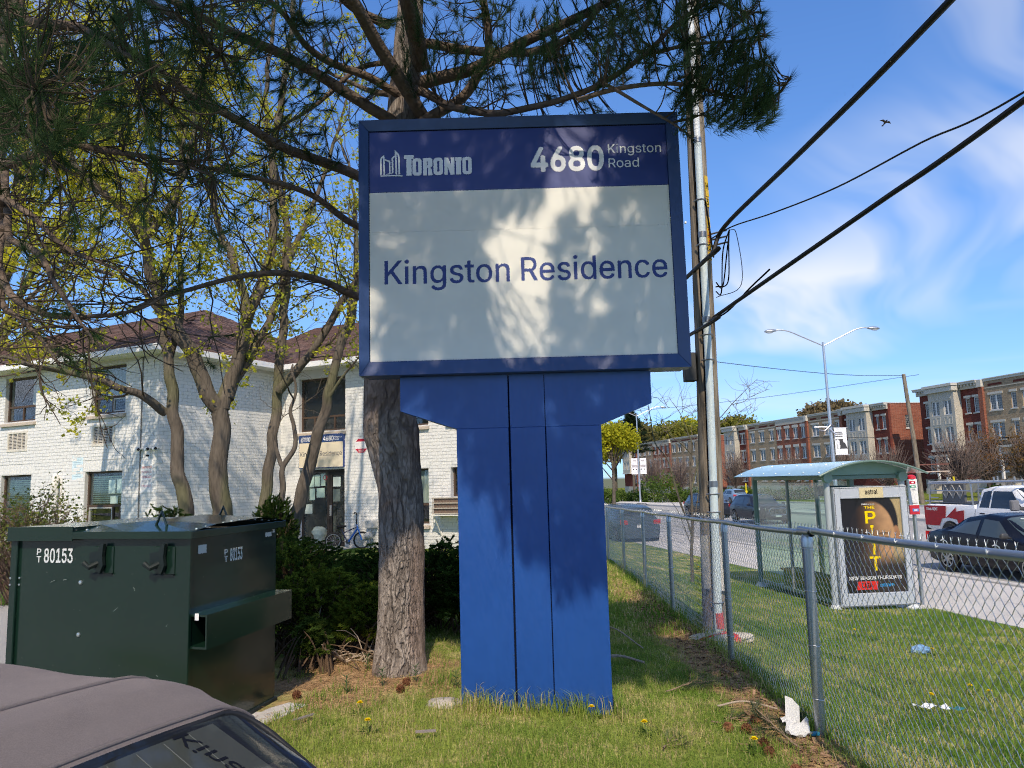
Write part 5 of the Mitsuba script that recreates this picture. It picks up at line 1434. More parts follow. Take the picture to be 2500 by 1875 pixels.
def common_bits(c, K, hw, doors, zsill, handle, wheel_y, rim, spokes=7, sides=(1, -1)):
    for wx in c.wheels:
        for sg in (1, -1): c.wheel(K + '__wheel', wx, sg * wheel_y, sg, rim, spokes)
    for sg in sides:
        for x in doors:
            pts = [[x, sg * (np.interp(t, [0, .4, .75, 1], [c.sec(x)[2, 0], c.sec(x)[3, 0], c.sec(x)[4, 0], c.sec(x)[6, 0]]) + .001), c.sec(x)[2, 1] + (c.sec(x)[6, 1] - c.sec(x)[2, 1]) * t] for t in np.linspace(0, 1, 7)]
            c.strip(K + '__door_seam', pts, .006, (.004, .004, .005))
        for x in handle:
            p = c.sec(x)[5]; m = MB(); m.box((x - .1, sg * (p[0] + .004), p[1] - .015), (x + .1, sg * (p[0] + .035), p[1] + .015), ch=.008); m.put(K + '__handle', 'm_gloss', (.02, .02, .03), M=c.M)


# navy saloon at the kerb
NAVYC = (.002, .0035, .011)
c = Car(4.56, [(-2.28, .62), (-2.2, .93), (-1.55, 1.06), (-.85, 1.37), (-.2, 1.465), (.35, 1.43), (1.15, 1.0), (1.9, .84), (2.15, .72), (2.28, .55)],
        [(-2.28, .60), (-2.2, .90), (-1.4, 1.0), (0, .93), (1.15, .88), (1.9, .80), (2.28, .52)], [(-2.28, .62), (-2.1, .80), (-1.5, .87), (0, .885), (1.3, .875), (1.95, .80), (2.28, .52)], .60, .19, (-1.75, 1.22), (-1.30, 1.32), .315, .20)
x, y, z = on_road(14.45, 16.9); c.place(x, y, z, RYAW + math.pi)
K = thing('parked_car', 'dark navy saloon car beside the kerb behind the fence at the right', 'car')
c.body(K + '__body', NAVYC)
for sg in (1, -1):
    c.side_patch(K + '__side_window', [(-1.28, .02), (-.30, .03), (-.33, .9), (-.85, .82)], sg, (.05, .065, .07)); c.side_patch(K + '__side_window', [(-.18, .03), (.86, .05), (.26, .9), (-.21, .92)], sg, (.045, .06, .065))
c.top_patch(K + '__windscreen', .42, 1.17, .94, 1.10, (.06, .085, .09)); c.top_patch(K + '__rear_window', -.95, -1.62, .92, 1.02)
common_bits(c, K, .88, (-1.22, -.24, .98), .25, (-.98, .08), .80, (.40, .41, .42), 7)
c.mirror(K + '__mirror', .78, 1.0, .86, (.05, .05, .05))
for sg in (1, -1):
    c.light(K + '__headlight', [(1.55, sg * .845, .80), (1.72, sg * .84, .70), (2.12, sg * .66, .60), (2.16, sg * .50, .66), (1.98, sg * .66, .80)], (.75, .72, .68), th=.02)
    c.light(K + '__indicator', [(1.55, sg * .862, .80), (1.62, sg * .862, .73), (1.74, sg * .845, .71), (1.74, sg * .835, .79)], (.75, .22, .06), th=.026)
    c.light(K + '__tail_light', [(-2.16, sg * .80, .95), (-2.16, sg * .80, .72), (-2.30, sg * .55, .75), (-2.27, sg * .55, .93)], (.4, .01, .01))
c.bbox(K + '__grille', (2.17, -.42, .50), (2.285, .42, .68), (.015, .015, .016)); c.bbox(K + '__chrome_bar', (2.19, -.5, .665), (2.27, .5, .69), (.6, .6, .62), 'm_chrome'); c.bbox(K + '__bumper_vent', (2.2, -.5, .26), (2.29, .5, .42), (.015, .015, .016))
for yy in (.15, -.35):
    c.strip(K + '__wiper', [(1.18, yy + .3, .985), (1.05, yy - .25, 1.06)], .012, (.01, .01, .01))
for sg in (-.36, .36): # seats seen through the glass are too dark to show; light pillar trims
    c.strip(K + '__windscreen__sticker', [(.55, sg * .9, 1.36), (.56, sg * .9 + .1, 1.36)], .012, (.6, .65, .62))

# white pickup with a red rear quarter
c = Car(6.3, [(-3.15, .95), (-3.1, 1.42), (-.88, 1.43), (-.80, 1.50), (-.72, 1.92), (-.4, 1.99), (.55, 1.985), (1.42, 1.42), (1.6, 1.36), (2.8, 1.30), (3.08, 1.18), (3.15, .8)],
        [(-3.15, .93), (-3.1, 1.38), (-.8, 1.30), (1.5, 1.28), (2.8, 1.2), (3.15, .78)], [(-3.15, .96), (-2.9, 1.0), (2.6, 1.01), (3.0, .97), (3.15, .88)], .76, .52, (-.86, 1.48), (-1.95, 2.05), .42, .28)
x, y, z = on_road(18.3, 21.0); c.place(x, y, z, RYAW + math.pi)
K = thing('pickup_truck', 'white pickup truck with a red rear quarter and a ladder rack, behind the navy car', 'truck')
WP = (.72, .73, .75)
c.body(K + '__body', WP)
for sg in (1, -1):
    c.side_patch(K + '__side_window', [(-.66, .10), (-.26, .10), (-.26, .93), (-.60, .93)], sg, (.012, .014, .016)); c.side_patch(K + '__side_window', [(-.20, .10), (1.12, .10), (.52, .93), (-.20, .93)], sg, (.018, .022, .025))
    c.light(K + '__headlight', [(2.75, sg * .99, 1.12), (2.75, sg * 1.0, .86), (3.13, sg * .9, .86), (3.10, sg * .88, 1.12)], (.5, .5, .52))
    c.light(K + '__tail_light', [(-3.14, sg * .96, 1.3), (-3.14, sg * .96, .95), (-3.0, sg * 1.0, .95), (-3.0, sg * 1.0, 1.3)], (.35, .01, .01))
c.top_patch(K + '__windscreen', .62, 1.42, .95, 1.12, (.015, .018, .022))
common_bits(c, K, 1.0, (-.80, 1.22), .5, (-.48,), .92, (.32, .33, .34), 8)
for sg in (1, -1):
    # red livery panel on the bed side, white maple-like spikes left open
    y_ = sg * 1.0065
    for poly in ([(-3.12, .72), (-2.45, .72), (-2.3, .95), (-2.0, 1.0), (-1.6, .95), (-1.5, .72), (-1.30, .72), (-1.26, 1.25), (-1.62, 1.20), (-1.60, 1.34), (-1.80, 1.20), (-2.12, .98), (-2.06, 1.36), (-3.12, 1.36)],):
        m = MB(); m.prism(Polygon(poly).buffer(0), 0, .004, M=np.array([[1, 0, 0, 0], [0, 0, -sg * 1., y_ + sg * .002], [0, 1, 0, 0], [0, 0, 0, 1.]])); m.put(K + '__red_panel', 'm_gloss', (.34, .012, .018), M=c.M)
    M2 = c.M @ (frv((.0, y_ + sg * .004, 0), (sg * -1., 0, 0), (0, 0, 1), (0, sg * 1., 0)))
    for s_, xx, zz, w, h, col in (('Stephenson\'s', -.28, .80, 1.28, .20, (.07, .08, .12)), ('Think RENT', -3.02, 1.21, .56, .085, (.7, .7, .72))):
        m = MB(); t_ = fit_text(s_, w, h, True, .002); x0 = -(xx + w) if sg > 0 else xx
        t_.apply_translation([x0, zz, 0]); m.mesh(t_); m.put(K + '__lettering', 'm_matte', col, M=M2)
    leaf = [(0, -.1), (.02, -.02), (.10, -.05), (.08, 0), (.14, .04), (.07, .06), (.09, .10), (.03, .08), (0, .16), (-.03, .08), (-.09, .10), (-.07, .06), (-.14, .04), (-.08, 0), (-.10, -.05), (-.02, -.02)]
    m = MB(); m.prism(Polygon([(a - .5, b + .88) for a, b in leaf]).buffer(0), 0, .003, M=np.array([[1, 0, 0, 0], [0, 0, -sg * 1., y_ + sg * .003], [0, 1, 0, 0], [0, 0, 0, 1.]])); m.put(K + '__leaf_emblem', 'm_matte', (.42, .01, .02), M=c.M)
    # towing mirror
    m = MB(); m.box((1.02, sg * 1.12, 1.32), (1.16, sg * 1.36, 1.62), ch=.03); k_ = num(K + '__mirror'); m.put(k_, 'm_semi', (.16, .16, .17), M=c.M, exact=True); m = MB(); m.tube([(1.1, sg * .98, 1.38), (1.1, sg * 1.15, 1.38)], .05, 8); m.put(k_ + '__stalk', 'm_semi', (.05, .05, .05), M=c.M)
    c.bbox(K + '__side_vent', (1.36, sg * 1.0, .86), (1.44, sg * 1.018, 1.22), (.02, .02, .02), ch=.003)
m = MB(); m.box((-3.0, -.85, 1.38), (-.9, .85, 1.445), ch=.0); m.put(K + '__bed', 'm_semi', (.03, .03, .03), M=c.M)
c.bbox(K + '__grille', (3.08, -.7, .8), (3.17, .7, 1.15), (.2, .2, .21)); c.bbox(K + '__bumper', (3.0, -.95, .5), (3.22, .95, .72), (.5, .5, .52), 'm_metal'); c.bbox(K + '__rear_bumper', (-3.25, -.9, .55), (-3.1, .9, .75), (.05, .05, .05), 'm_metal')
m = MB()
for x in (-2.95, -.95):
    for yy in (-.9, .9): m.tube([(x, yy, 1.4), (x + (.06 if x < -2 else -.05), yy, 2.18)], .03, 6)
    m.tube([(x, -.9, 2.12), (x, .9, 2.12)], .03, 6)
for yy in (-.9, .9):
    m.tube([(-2.95, yy, 2.08), (-.9, yy, 2.10), (1.6, yy, 2.16)], .03, 6); m.tube([(-2.95, yy, 1.85), (-.95, yy, 1.85)], .02, 6); m.tube([(-2.95, yy, 1.62), (-2.5, yy, 1.62)], .02, 6)
for x in (-2.0, 0, .8, 1.5): m.tube([(x, -.9, 2.12), (x, .9, 2.12)], .025, 6); m.tube([(x, .9, 2.1), (x, .9, 2.28)], .025, 6); m.tube([(x, -.9, 2.1), (x, -.9, 2.28)], .025, 6)
m.put(K + '__ladder_rack', 'm_metal', (.45, .46, .47), M=c.M)
TB = K + '__checker_box'
m = MB(); m.box((-2.45, -.80, 1.48), (-1.42, -.72, 2.08), ch=.01); m.put(TB, 'm_semi', (.10, .105, .115), M=c.M, exact=True)
for i in range(3):
    cx_ = -2.26 + i * .33; m = MB(); m.prism(Polygon([(cx_, 1.60), (cx_ + .14, 1.82), (cx_, 2.03), (cx_ - .14, 1.82)]), 0, .015, M=np.array([[1, 0, 0, 0], [0, 0, -1, -.801], [0, 1, 0, 0], [0, 0, 0, 1.]])); m.put(TB + '__diamond', 'm_semi', (.20, .205, .21), M=c.M)
m = MB()
for i in range(3):
    cx_ = -2.26 + i * .33; d = np.array([(cx_, 1.60), (cx_ + .14, 1.82), (cx_, 2.03), (cx_ - .14, 1.82), (cx_, 1.60)]); m.tube([(a, .0 - .817, b) for a, b in d], .012, 4)
m.put(TB + '__trim', 'm_semi', (.36, .36, .36), M=c.M, kind='stuff')


def suv(key, label, cat, s_, q_, away, col, grille=True, group=None):
    c = Car(4.5, [(-2.25, .7), (-2.2, 1.05), (-2.05, 1.25), (-1.75, 1.52), (-1.2, 1.60), (-.2, 1.62), (.35, 1.57), (1.15, 1.12), (1.3, 1.08), (1.95, 1.0), (2.15, .88), (2.25, .65)],
            [(-2.25, .68), (-2.2, 1.0), (-1.2, 1.06), (1.2, 1.0), (1.95, .95), (2.25, .62)], [(-2.25, .70), (-2.1, .86), (-1.4, .925), (1.5, .925), (2.05, .84), (2.25, .66)], .66, .24, (-2.12, 1.24), (-1.38, 1.36), .36, .23)
    x, y, z = on_road(s_, q_); c.place(x, y, z, RYAW + (0 if away else math.pi))
    K = thing(key, label, cat, group)
    c.body(K + '__body', col)
    for sg in (1, -1):
        c.side_patch(K + '__side_window', [(-1.7, .05), (-.28, .05), (-.32, .9), (-1.45, .85)], sg); c.side_patch(K + '__side_window', [(-.18, .05), (.92, .05), (.32, .9), (-.2, .92)], sg)
        c.light(K + '__headlight', [(1.72, sg * .88, .93), (1.80, sg * .88, .80), (2.17, sg * .66, .78), (2.12, sg * .62, .90)], (.62, .65, .70), th=.018)
        c.light(K + '__tail_light', [(-2.17, sg * .86, 1.05), (-2.19, sg * .86, .86), (-2.25, sg * .55, .86), (-2.22, sg * .55, 1.02)], (.35, .012, .012), th=.018)
    c.top_patch(K + '__windscreen', .42, 1.18, .94, 1.1, (.035, .045, .055)); c.top_patch(K + '__rear_window', -1.76, -2.08, .9, .95)
    common_bits(c, K, .92, (-1.1, -.23, .98), .3, (-.8, .15), .83, (.36, .37, .38), 5)
    c.mirror(K + '__mirror', .85, 1.08, .9, col)
    if grille:
        o = [(2.2 + .05, a, b) for a, b in ((-.42, .88), (.42, .88), (.50, .74), (.42, .52), (-.42, .52), (-.50, .74))]
        m = MB(); m.tube(o + [o[0]], .026, 6); m.put(K + '__grille_ring', 'm_chrome', (.6, .6, .62), M=c.M)
        c.bbox(K + '__grille', (2.15, -.43, .54), (2.255, .43, .86), (.02, .02, .022))
        m = MB()
        for a in np.linspace(-.36, .36, 8): m.box((2.25, a - .008, .56), (2.262, a + .008, .84))
        m.put(K + '__grille_bar', 'm_chrome', (.45, .45, .47), M=c.M, kind='stuff')
    c.bbox(K + '__plate', (2.26, -.16, .42), (2.268, .16, .52), (.6, .6, .6), ch=0); c.bbox(K + '__skirt', (2.12, -.7, .25), (2.24, .7, .40), (.02, .02, .02))
    c.bbox(K + '__rear_plate', (-2.262, -.16, .72), (-2.254, .16, .84), (.6, .6, .62), ch=0)
    for sg in (1, -1): c.strip(K + '__roof_rail', [(-1.6, sg * .60, 1.60), (-1.0, sg * .62, 1.655), (.1, sg * .62, 1.645), (.3, sg * .6, 1.59)], .016, (.05, .05, .05))
    return c


suv('moving_car', 'dark blue grey sport utility with a big framed grille, seen through the shelter glass', 'car', 19.9, 42.0, False, (.012, .016, .030), group=None)
suv('moving_car', 'dark sport utility half hidden behind the wooden utility pole', 'car', 20.4, 51.0, False, (.010, .012, .018), grille=False)
suv('moving_car', 'pale blue sport utility driving away beyond the median just right of the wooden pole', 'car', 35.6, 81.5, True, (.16, .25, .37), grille=False)
c0 = suv('moving_car', 'grey blue car seen through the far fence wires beside the blue sign post', 'car', 9.6, 33.5, True, (.045, .065, .09), grille=False)
# limbs as rows of x, y, z, radius (metres)
PINE_TRUNK = [[-1.132,7.5,-0.092,0.3],[-1.129,7.5,0.184,0.262],[-1.118,7.5,0.5,0.245],[-1.103,7.5,0.914,0.232],[-1.102,7.5,1.334,0.225],[-1.109,7.5,1.879,0.225],[-1.146,7.5,2.155,0.248],[-1.184,7.5,2.435,0.285],[-1.202,7.5,2.636,0.265],[-1.216,7.5,2.919,0.25],[-1.183,7.5,3.492,0.235],[-1.121,7.5,4.542,0.21],[-1.043,7.5,5.673,0.175],[-0.989,7.5,6.435,0.15],[-0.953,7.5,6.984,0.14],[-0.896,7.5,8.159,0.12],[-0.795,7.5,9.878,0.09],[-0.728,7.5,11.425,0.05]]
PINE_LIMBS = [[[-1.109,7.4,5.582,0.06],[-1.33,7.143,5.624,0.055],[-1.651,6.886,5.745,0.05],[-2.015,6.629,5.891,0.045],[-2.236,6.371,5.902,0.04],[-2.445,6.114,5.905,0.035],[-2.631,5.857,5.902,0.03],[-2.875,5.6,5.912,0.025]],[[-1.023,7.4,5.843,0.045],[-1.332,7.16,5.941,0.04],[-1.679,6.92,5.985,0.035],[-1.849,6.68,6.034,0.03],[-1.969,6.44,6.148,0.025],[-2.076,6.2,6.227,0.02]],[[-1.136,7.4,4.805,0.055],[-1.45,7.133,4.915,0.0509],[-1.767,6.867,4.979,0.0468],[-1.998,6.6,4.993,0.0427],[-2.21,6.333,5.032,0.0386],[-2.397,6.067,5.086,0.0344],[-2.564,5.8,5.14,0.0303],[-2.706,5.533,5.2,0.0262],[-2.824,5.267,5.22,0.0221],[-2.928,5.0,5.16,0.018]],[[-1.139,7.4,4.424,0.04],[-1.433,7.12,4.425,0.0344],[-1.759,6.84,4.594,0.0288],[-1.983,6.56,4.619,0.0232],[-2.284,6.28,4.619,0.0176],[-2.457,6.0,4.553,0.012]],[[-1.15,7.3,3.673,0.04],[-1.428,7.087,3.722,0.036],[-1.69,6.875,3.801,0.032],[-2.006,6.662,3.833,0.028],[-2.231,6.45,3.781,0.024],[-2.505,6.237,3.643,0.02],[-2.749,6.025,3.5,0.016],[-2.831,5.812,3.386,0.012],[-2.877,5.6,3.251,0.008]],[[-0.972,7.5,6.005,0.075],[-0.785,7.343,5.986,0.0686],[-0.336,7.186,6.007,0.0621],[-0.083,7.029,6.034,0.0557],[0.24,6.871,6.116,0.0493],[0.553,6.714,6.163,0.0429],[0.925,6.557,6.25,0.0364],[1.389,6.4,6.417,0.03]],[[-1.006,7.4,5.448,0.06],[-0.738,7.314,5.594,0.0557],[-0.429,7.229,5.736,0.0514],[-0.254,7.143,5.946,0.0471],[-0.15,7.057,6.087,0.0429],[-0.141,6.971,6.346,0.0386],[-0.165,6.886,6.55,0.0343],[-0.18,6.8,6.916,0.03]],[[-0.925,7.5,6.456,0.055],[-0.762,7.333,6.391,0.05],[-0.497,7.167,6.231,0.045],[0.078,7.0,6.064,0.04],[0.395,6.833,6.006,0.035],[0.698,6.667,6.047,0.03],[0.918,6.5,6.228,0.025]],[[-0.959,7.4,5.951,0.045],[-0.758,7.22,5.775,0.042],[-0.578,7.04,5.591,0.039],[-0.329,6.86,5.41,0.036],[-0.092,6.68,5.293,0.033],[0.134,6.5,5.231,0.03],[0.495,6.32,5.219,0.027],[0.836,6.14,5.266,0.024],[1.167,5.96,5.405,0.021],[1.384,5.78,5.55,0.018],[1.587,5.6,5.605,0.015]],[[0.595,5.9,4.994,0.022],[0.859,5.817,5.03,0.0197],[1.243,5.733,5.032,0.0173],[1.497,5.65,4.949,0.015],[1.751,5.567,4.81,0.0127],[2.018,5.483,4.759,0.0103],[2.135,5.4,4.867,0.008]],[[0.79,5.8,5.082,0.016],[1.067,5.767,4.894,0.0127],[1.309,5.733,4.7,0.0093],[1.454,5.7,4.545,0.006]],[[1.135,5.8,5.312,0.018],[1.457,5.667,5.307,0.014],[1.77,5.533,5.251,0.01],[1.976,5.4,5.214,0.006]],[[1.346,6.2,6.277,0.02],[1.629,5.967,5.957,0.0153],[1.852,5.733,5.65,0.0107],[1.994,5.5,5.459,0.006]],[[-1.184,7.4,6.651,0.05],[-1.324,7.133,6.575,0.0433],[-1.471,6.867,6.534,0.0367],[-1.603,6.6,6.566,0.03]],[[-1.182,7.5,6.304,0.03],[-1.497,7.375,6.153,0.0245],[-1.84,7.25,5.745,0.019],[-2.127,7.125,5.478,0.0135],[-2.324,7.0,5.299,0.008]],[[-1.163,7.5,5.944,0.035],[-1.51,7.65,6.102,0.025],[-1.892,7.8,6.381,0.015]]]
PINE2_LIMBS = [[[-4.3,6.3,4.7,0.036],[-3.969,5.9,4.044,0.03],[-3.622,5.725,3.813,0.0245],[-3.345,5.55,3.47,0.019],[-3.114,5.375,3.238,0.0135],[-2.862,5.2,2.962,0.008]],[[-4.3,6.3,3.9,0.03],[-4.069,6.0,3.472,0.025],[-3.78,5.867,3.302,0.0193],[-3.53,5.733,3.108,0.0137],[-3.317,5.6,2.863,0.008]],[[-4.3,6.3,5.3,0.048],[-4.066,5.9,4.61,0.04],[-3.611,5.6,4.523,0.0333],[-3.185,5.3,4.465,0.0267],[-2.84,5.0,4.412,0.02]],[[-4.3,6.3,6.3,0.036],[-3.207,4.6,4.694,0.03],[-2.714,4.1,4.293,0.02],[-2.307,3.6,3.929,0.01]],[[-4.3,6.3,6.5,0.042],[-3.333,5.0,5.264,0.035],[-2.791,4.767,5.01,0.0267],[-2.31,4.533,4.629,0.0183],[-1.963,4.3,4.201,0.01]],[[-4.3,6.3,6.8,0.048],[-3.303,5.2,5.713,0.04],[-2.617,4.933,5.412,0.03],[-2.039,4.667,4.954,0.02],[-1.718,4.4,4.588,0.01]],[[-4.3,6.3,5.6,0.042],[-3.782,5.6,4.785,0.035],[-3.384,5.425,4.592,0.0283],[-2.858,5.25,4.371,0.0215],[-2.391,5.075,4.22,0.0147],[-1.951,4.9,4.017,0.008]],[[-4.3,6.3,4.4,0.036],[-3.943,5.8,3.583,0.03],[-3.583,5.75,3.335,0.024],[-3.177,5.7,3.281,0.018],[-2.751,5.65,3.321,0.012],[-2.487,5.6,3.458,0.006]],[[-4.3,6.3,4.2,0.036],[-4.049,5.9,4.301,0.03],[-3.715,5.8,4.103,0.024],[-3.388,5.7,3.831,0.018],[-3.077,5.6,3.664,0.012],[-2.744,5.5,3.471,0.006]]]
MAPLES = {"A":{"trunk":[[-5.316,12.6,1.076,0.16],[-5.349,12.6,1.591,0.1482],[-5.453,12.6,2.267,0.1364],[-5.552,12.6,2.951,0.1245],[-5.621,12.6,3.501,0.1127],[-5.69,12.6,4.057,0.1009],[-5.789,12.6,4.627,0.0891],[-5.85,12.6,4.859,0.0773],[-5.839,12.6,5.421,0.0655],[-5.692,12.6,6.343,0.0536],[-5.578,12.6,7.282,0.0418],[-5.532,12.6,8.241,0.03]],"limbs":[[[-5.721,12.6,3.226,0.075],[-5.855,12.343,3.399,0.0671],[-6.056,12.086,3.535,0.0593],[-6.399,11.829,3.7,0.0514],[-6.77,11.571,3.777,0.0436],[-6.997,11.314,3.846,0.0357],[-7.454,11.057,3.941,0.0279],[-7.746,10.8,3.867,0.02]],[[-5.85,12.6,4.859,0.05],[-6.142,12.45,5.32,0.0405],[-6.684,12.3,5.573,0.031],[-7.276,12.15,5.685,0.0215],[-7.776,12.0,5.589,0.012]],[[-5.736,12.7,4.074,0.06],[-5.607,12.817,4.828,0.0533],[-5.668,12.933,5.503,0.0467],[-5.744,13.05,6.198,0.04],[-5.854,13.167,7.37,0.0333],[-5.832,13.283,8.582,0.0267],[-5.762,13.4,9.838,0.02]]]},"B":{"trunk":[[-4.872,13.0,1.031,0.21],[-4.91,13.0,1.617,0.2],[-4.981,13.0,2.396,0.19],[-4.936,13.0,2.961,0.18],[-4.972,13.0,3.359,0.17]],"limbs":[[[-4.971,13.0,3.289,0.14],[-5.128,12.871,3.573,0.1321],[-5.308,12.743,4.069,0.1243],[-5.463,12.614,4.503,0.1164],[-5.688,12.486,4.823,0.1086],[-5.808,12.357,5.135,0.1007],[-5.867,12.229,5.523,0.0929],[-5.872,12.1,5.905,0.085],[-5.854,11.971,6.034,0.0771],[-6.111,11.843,6.338,0.0693],[-6.403,11.714,6.685,0.0614],[-6.661,11.586,6.945,0.0536],[-6.862,11.457,7.333,0.0457],[-7.074,11.329,7.601,0.0379],[-7.382,11.2,7.747,0.03]],[[-5.965,12.2,6.077,0.075],[-5.815,12.267,6.304,0.0658],[-5.67,12.333,6.584,0.0567],[-5.543,12.4,6.897,0.0475],[-5.453,12.467,7.369,0.0383],[-5.357,12.533,7.981,0.0292],[-5.33,12.6,8.684,0.02]],[[-5.936,12.2,6.007,0.06],[-5.929,12.167,6.706,0.0525],[-6.001,12.133,6.92,0.045],[-6.196,12.1,7.405,0.0375],[-6.376,12.067,7.793,0.03],[-6.447,12.033,8.35,0.0225],[-6.66,12.0,9.059,0.015]],[[-4.943,13.0,3.288,0.13],[-4.893,13.077,3.576,0.1231],[-4.807,13.154,3.889,0.1162],[-4.701,13.231,4.424,0.1092],[-4.649,13.308,4.883,0.1023],[-4.501,13.385,5.348,0.0954],[-4.384,13.462,5.733,0.0885],[-4.325,13.538,6.126,0.0815],[-4.295,13.615,6.643,0.0746],[-4.336,13.692,8.205,0.0677],[-4.216,13.769,9.229,0.0608],[-4.116,13.846,10.281,0.0538],[-4.051,13.923,11.192,0.0469],[-3.971,14.0,12.722,0.04]],[[-4.86,13.05,3.466,0.1],[-4.792,13.214,3.803,0.09],[-4.634,13.379,4.206,0.08],[-4.485,13.543,4.651,0.07],[-4.306,13.707,5.109,0.06],[-4.191,13.871,5.777,0.05],[-4.172,14.036,6.78,0.04],[-4.31,14.2,7.984,0.03]],[[-4.563,13.1,4.859,0.085],[-4.602,13.156,5.207,0.0778],[-4.864,13.211,5.917,0.0706],[-5.014,13.267,6.245,0.0633],[-5.124,13.322,6.341,0.0561],[-5.276,13.378,6.982,0.0489],[-5.404,13.433,7.799,0.0417],[-5.467,13.489,8.306,0.0344],[-5.655,13.544,9.267,0.0272],[-5.625,13.6,10.362,0.02]],[[-6.888,11.5,7.353,0.03],[-6.664,11.4,7.489,0.025],[-6.406,11.3,7.521,0.02]]]},"C":{"trunk":[[-4.419,13.6,0.97,0.135],[-4.416,13.633,1.524,0.1271],[-4.322,13.667,2.393,0.1192],[-4.253,13.7,3.135,0.1113],[-4.186,13.733,4.19,0.1033],[-4.136,13.767,4.965,0.0954],[-4.093,13.8,5.755,0.0875],[-4.079,13.833,6.395,0.0796],[-4.201,13.867,7.042,0.0717],[-4.359,13.9,7.966,0.0638],[-4.554,13.933,9.026,0.0558],[-4.501,13.967,10.381,0.0479],[-4.368,14.0,11.858,0.04]],"limbs":[[[-4.162,13.6,3.652,0.085],[-3.757,13.5,4.083,0.0775],[-3.435,13.4,4.418,0.07],[-3.122,13.3,4.926,0.0625],[-2.804,13.2,5.373,0.055],[-2.632,13.1,5.585,0.0475],[-2.216,13.0,6.376,0.04]],[[-4.096,13.8,5.995,0.06],[-3.825,13.9,6.725,0.0488],[-3.47,14.0,7.795,0.0375],[-3.181,14.1,8.901,0.0262],[-3.043,14.2,9.791,0.015]]]},"D":{"trunk":[[-3.873,13.2,0.852,0.15],[-3.739,13.2,1.413,0.14],[-3.577,13.2,2.077,0.13],[-3.377,13.2,2.783,0.12],[-3.21,13.2,3.358,0.11],[-3.09,13.2,3.847,0.1],[-2.977,13.2,4.369,0.09],[-2.862,13.2,4.722,0.08],[-2.776,13.2,5.012,0.07],[-2.616,13.2,5.708,0.06]],"limbs":[[[-2.977,13.2,4.326,0.05],[-2.812,13.267,4.697,0.0433],[-2.717,13.333,5.151,0.0367],[-2.656,13.4,5.539,0.03]],[[-3.21,13.2,3.358,0.03],[-2.954,13.1,3.737,0.0225],[-2.651,13.0,4.069,0.015]],[[-2.776,13.2,5.012,0.05],[-2.707,13.3,6.189,0.0383],[-2.799,13.4,7.374,0.0267],[-3.045,13.5,8.367,0.015]]]},"E":{"trunk":[[-3.679,12.2,1.252,0.07],[-3.672,12.2,1.873,0.0617],[-3.643,12.2,2.263,0.0533],[-3.478,12.2,2.6,0.045],[-3.521,12.2,3.129,0.0367],[-3.458,12.2,3.436,0.0283],[-3.508,12.2,3.901,0.02]],"limbs":[[[-3.643,12.2,2.263,0.04],[-3.789,12.2,2.596,0.025],[-3.806,12.2,2.921,0.01]]]}}
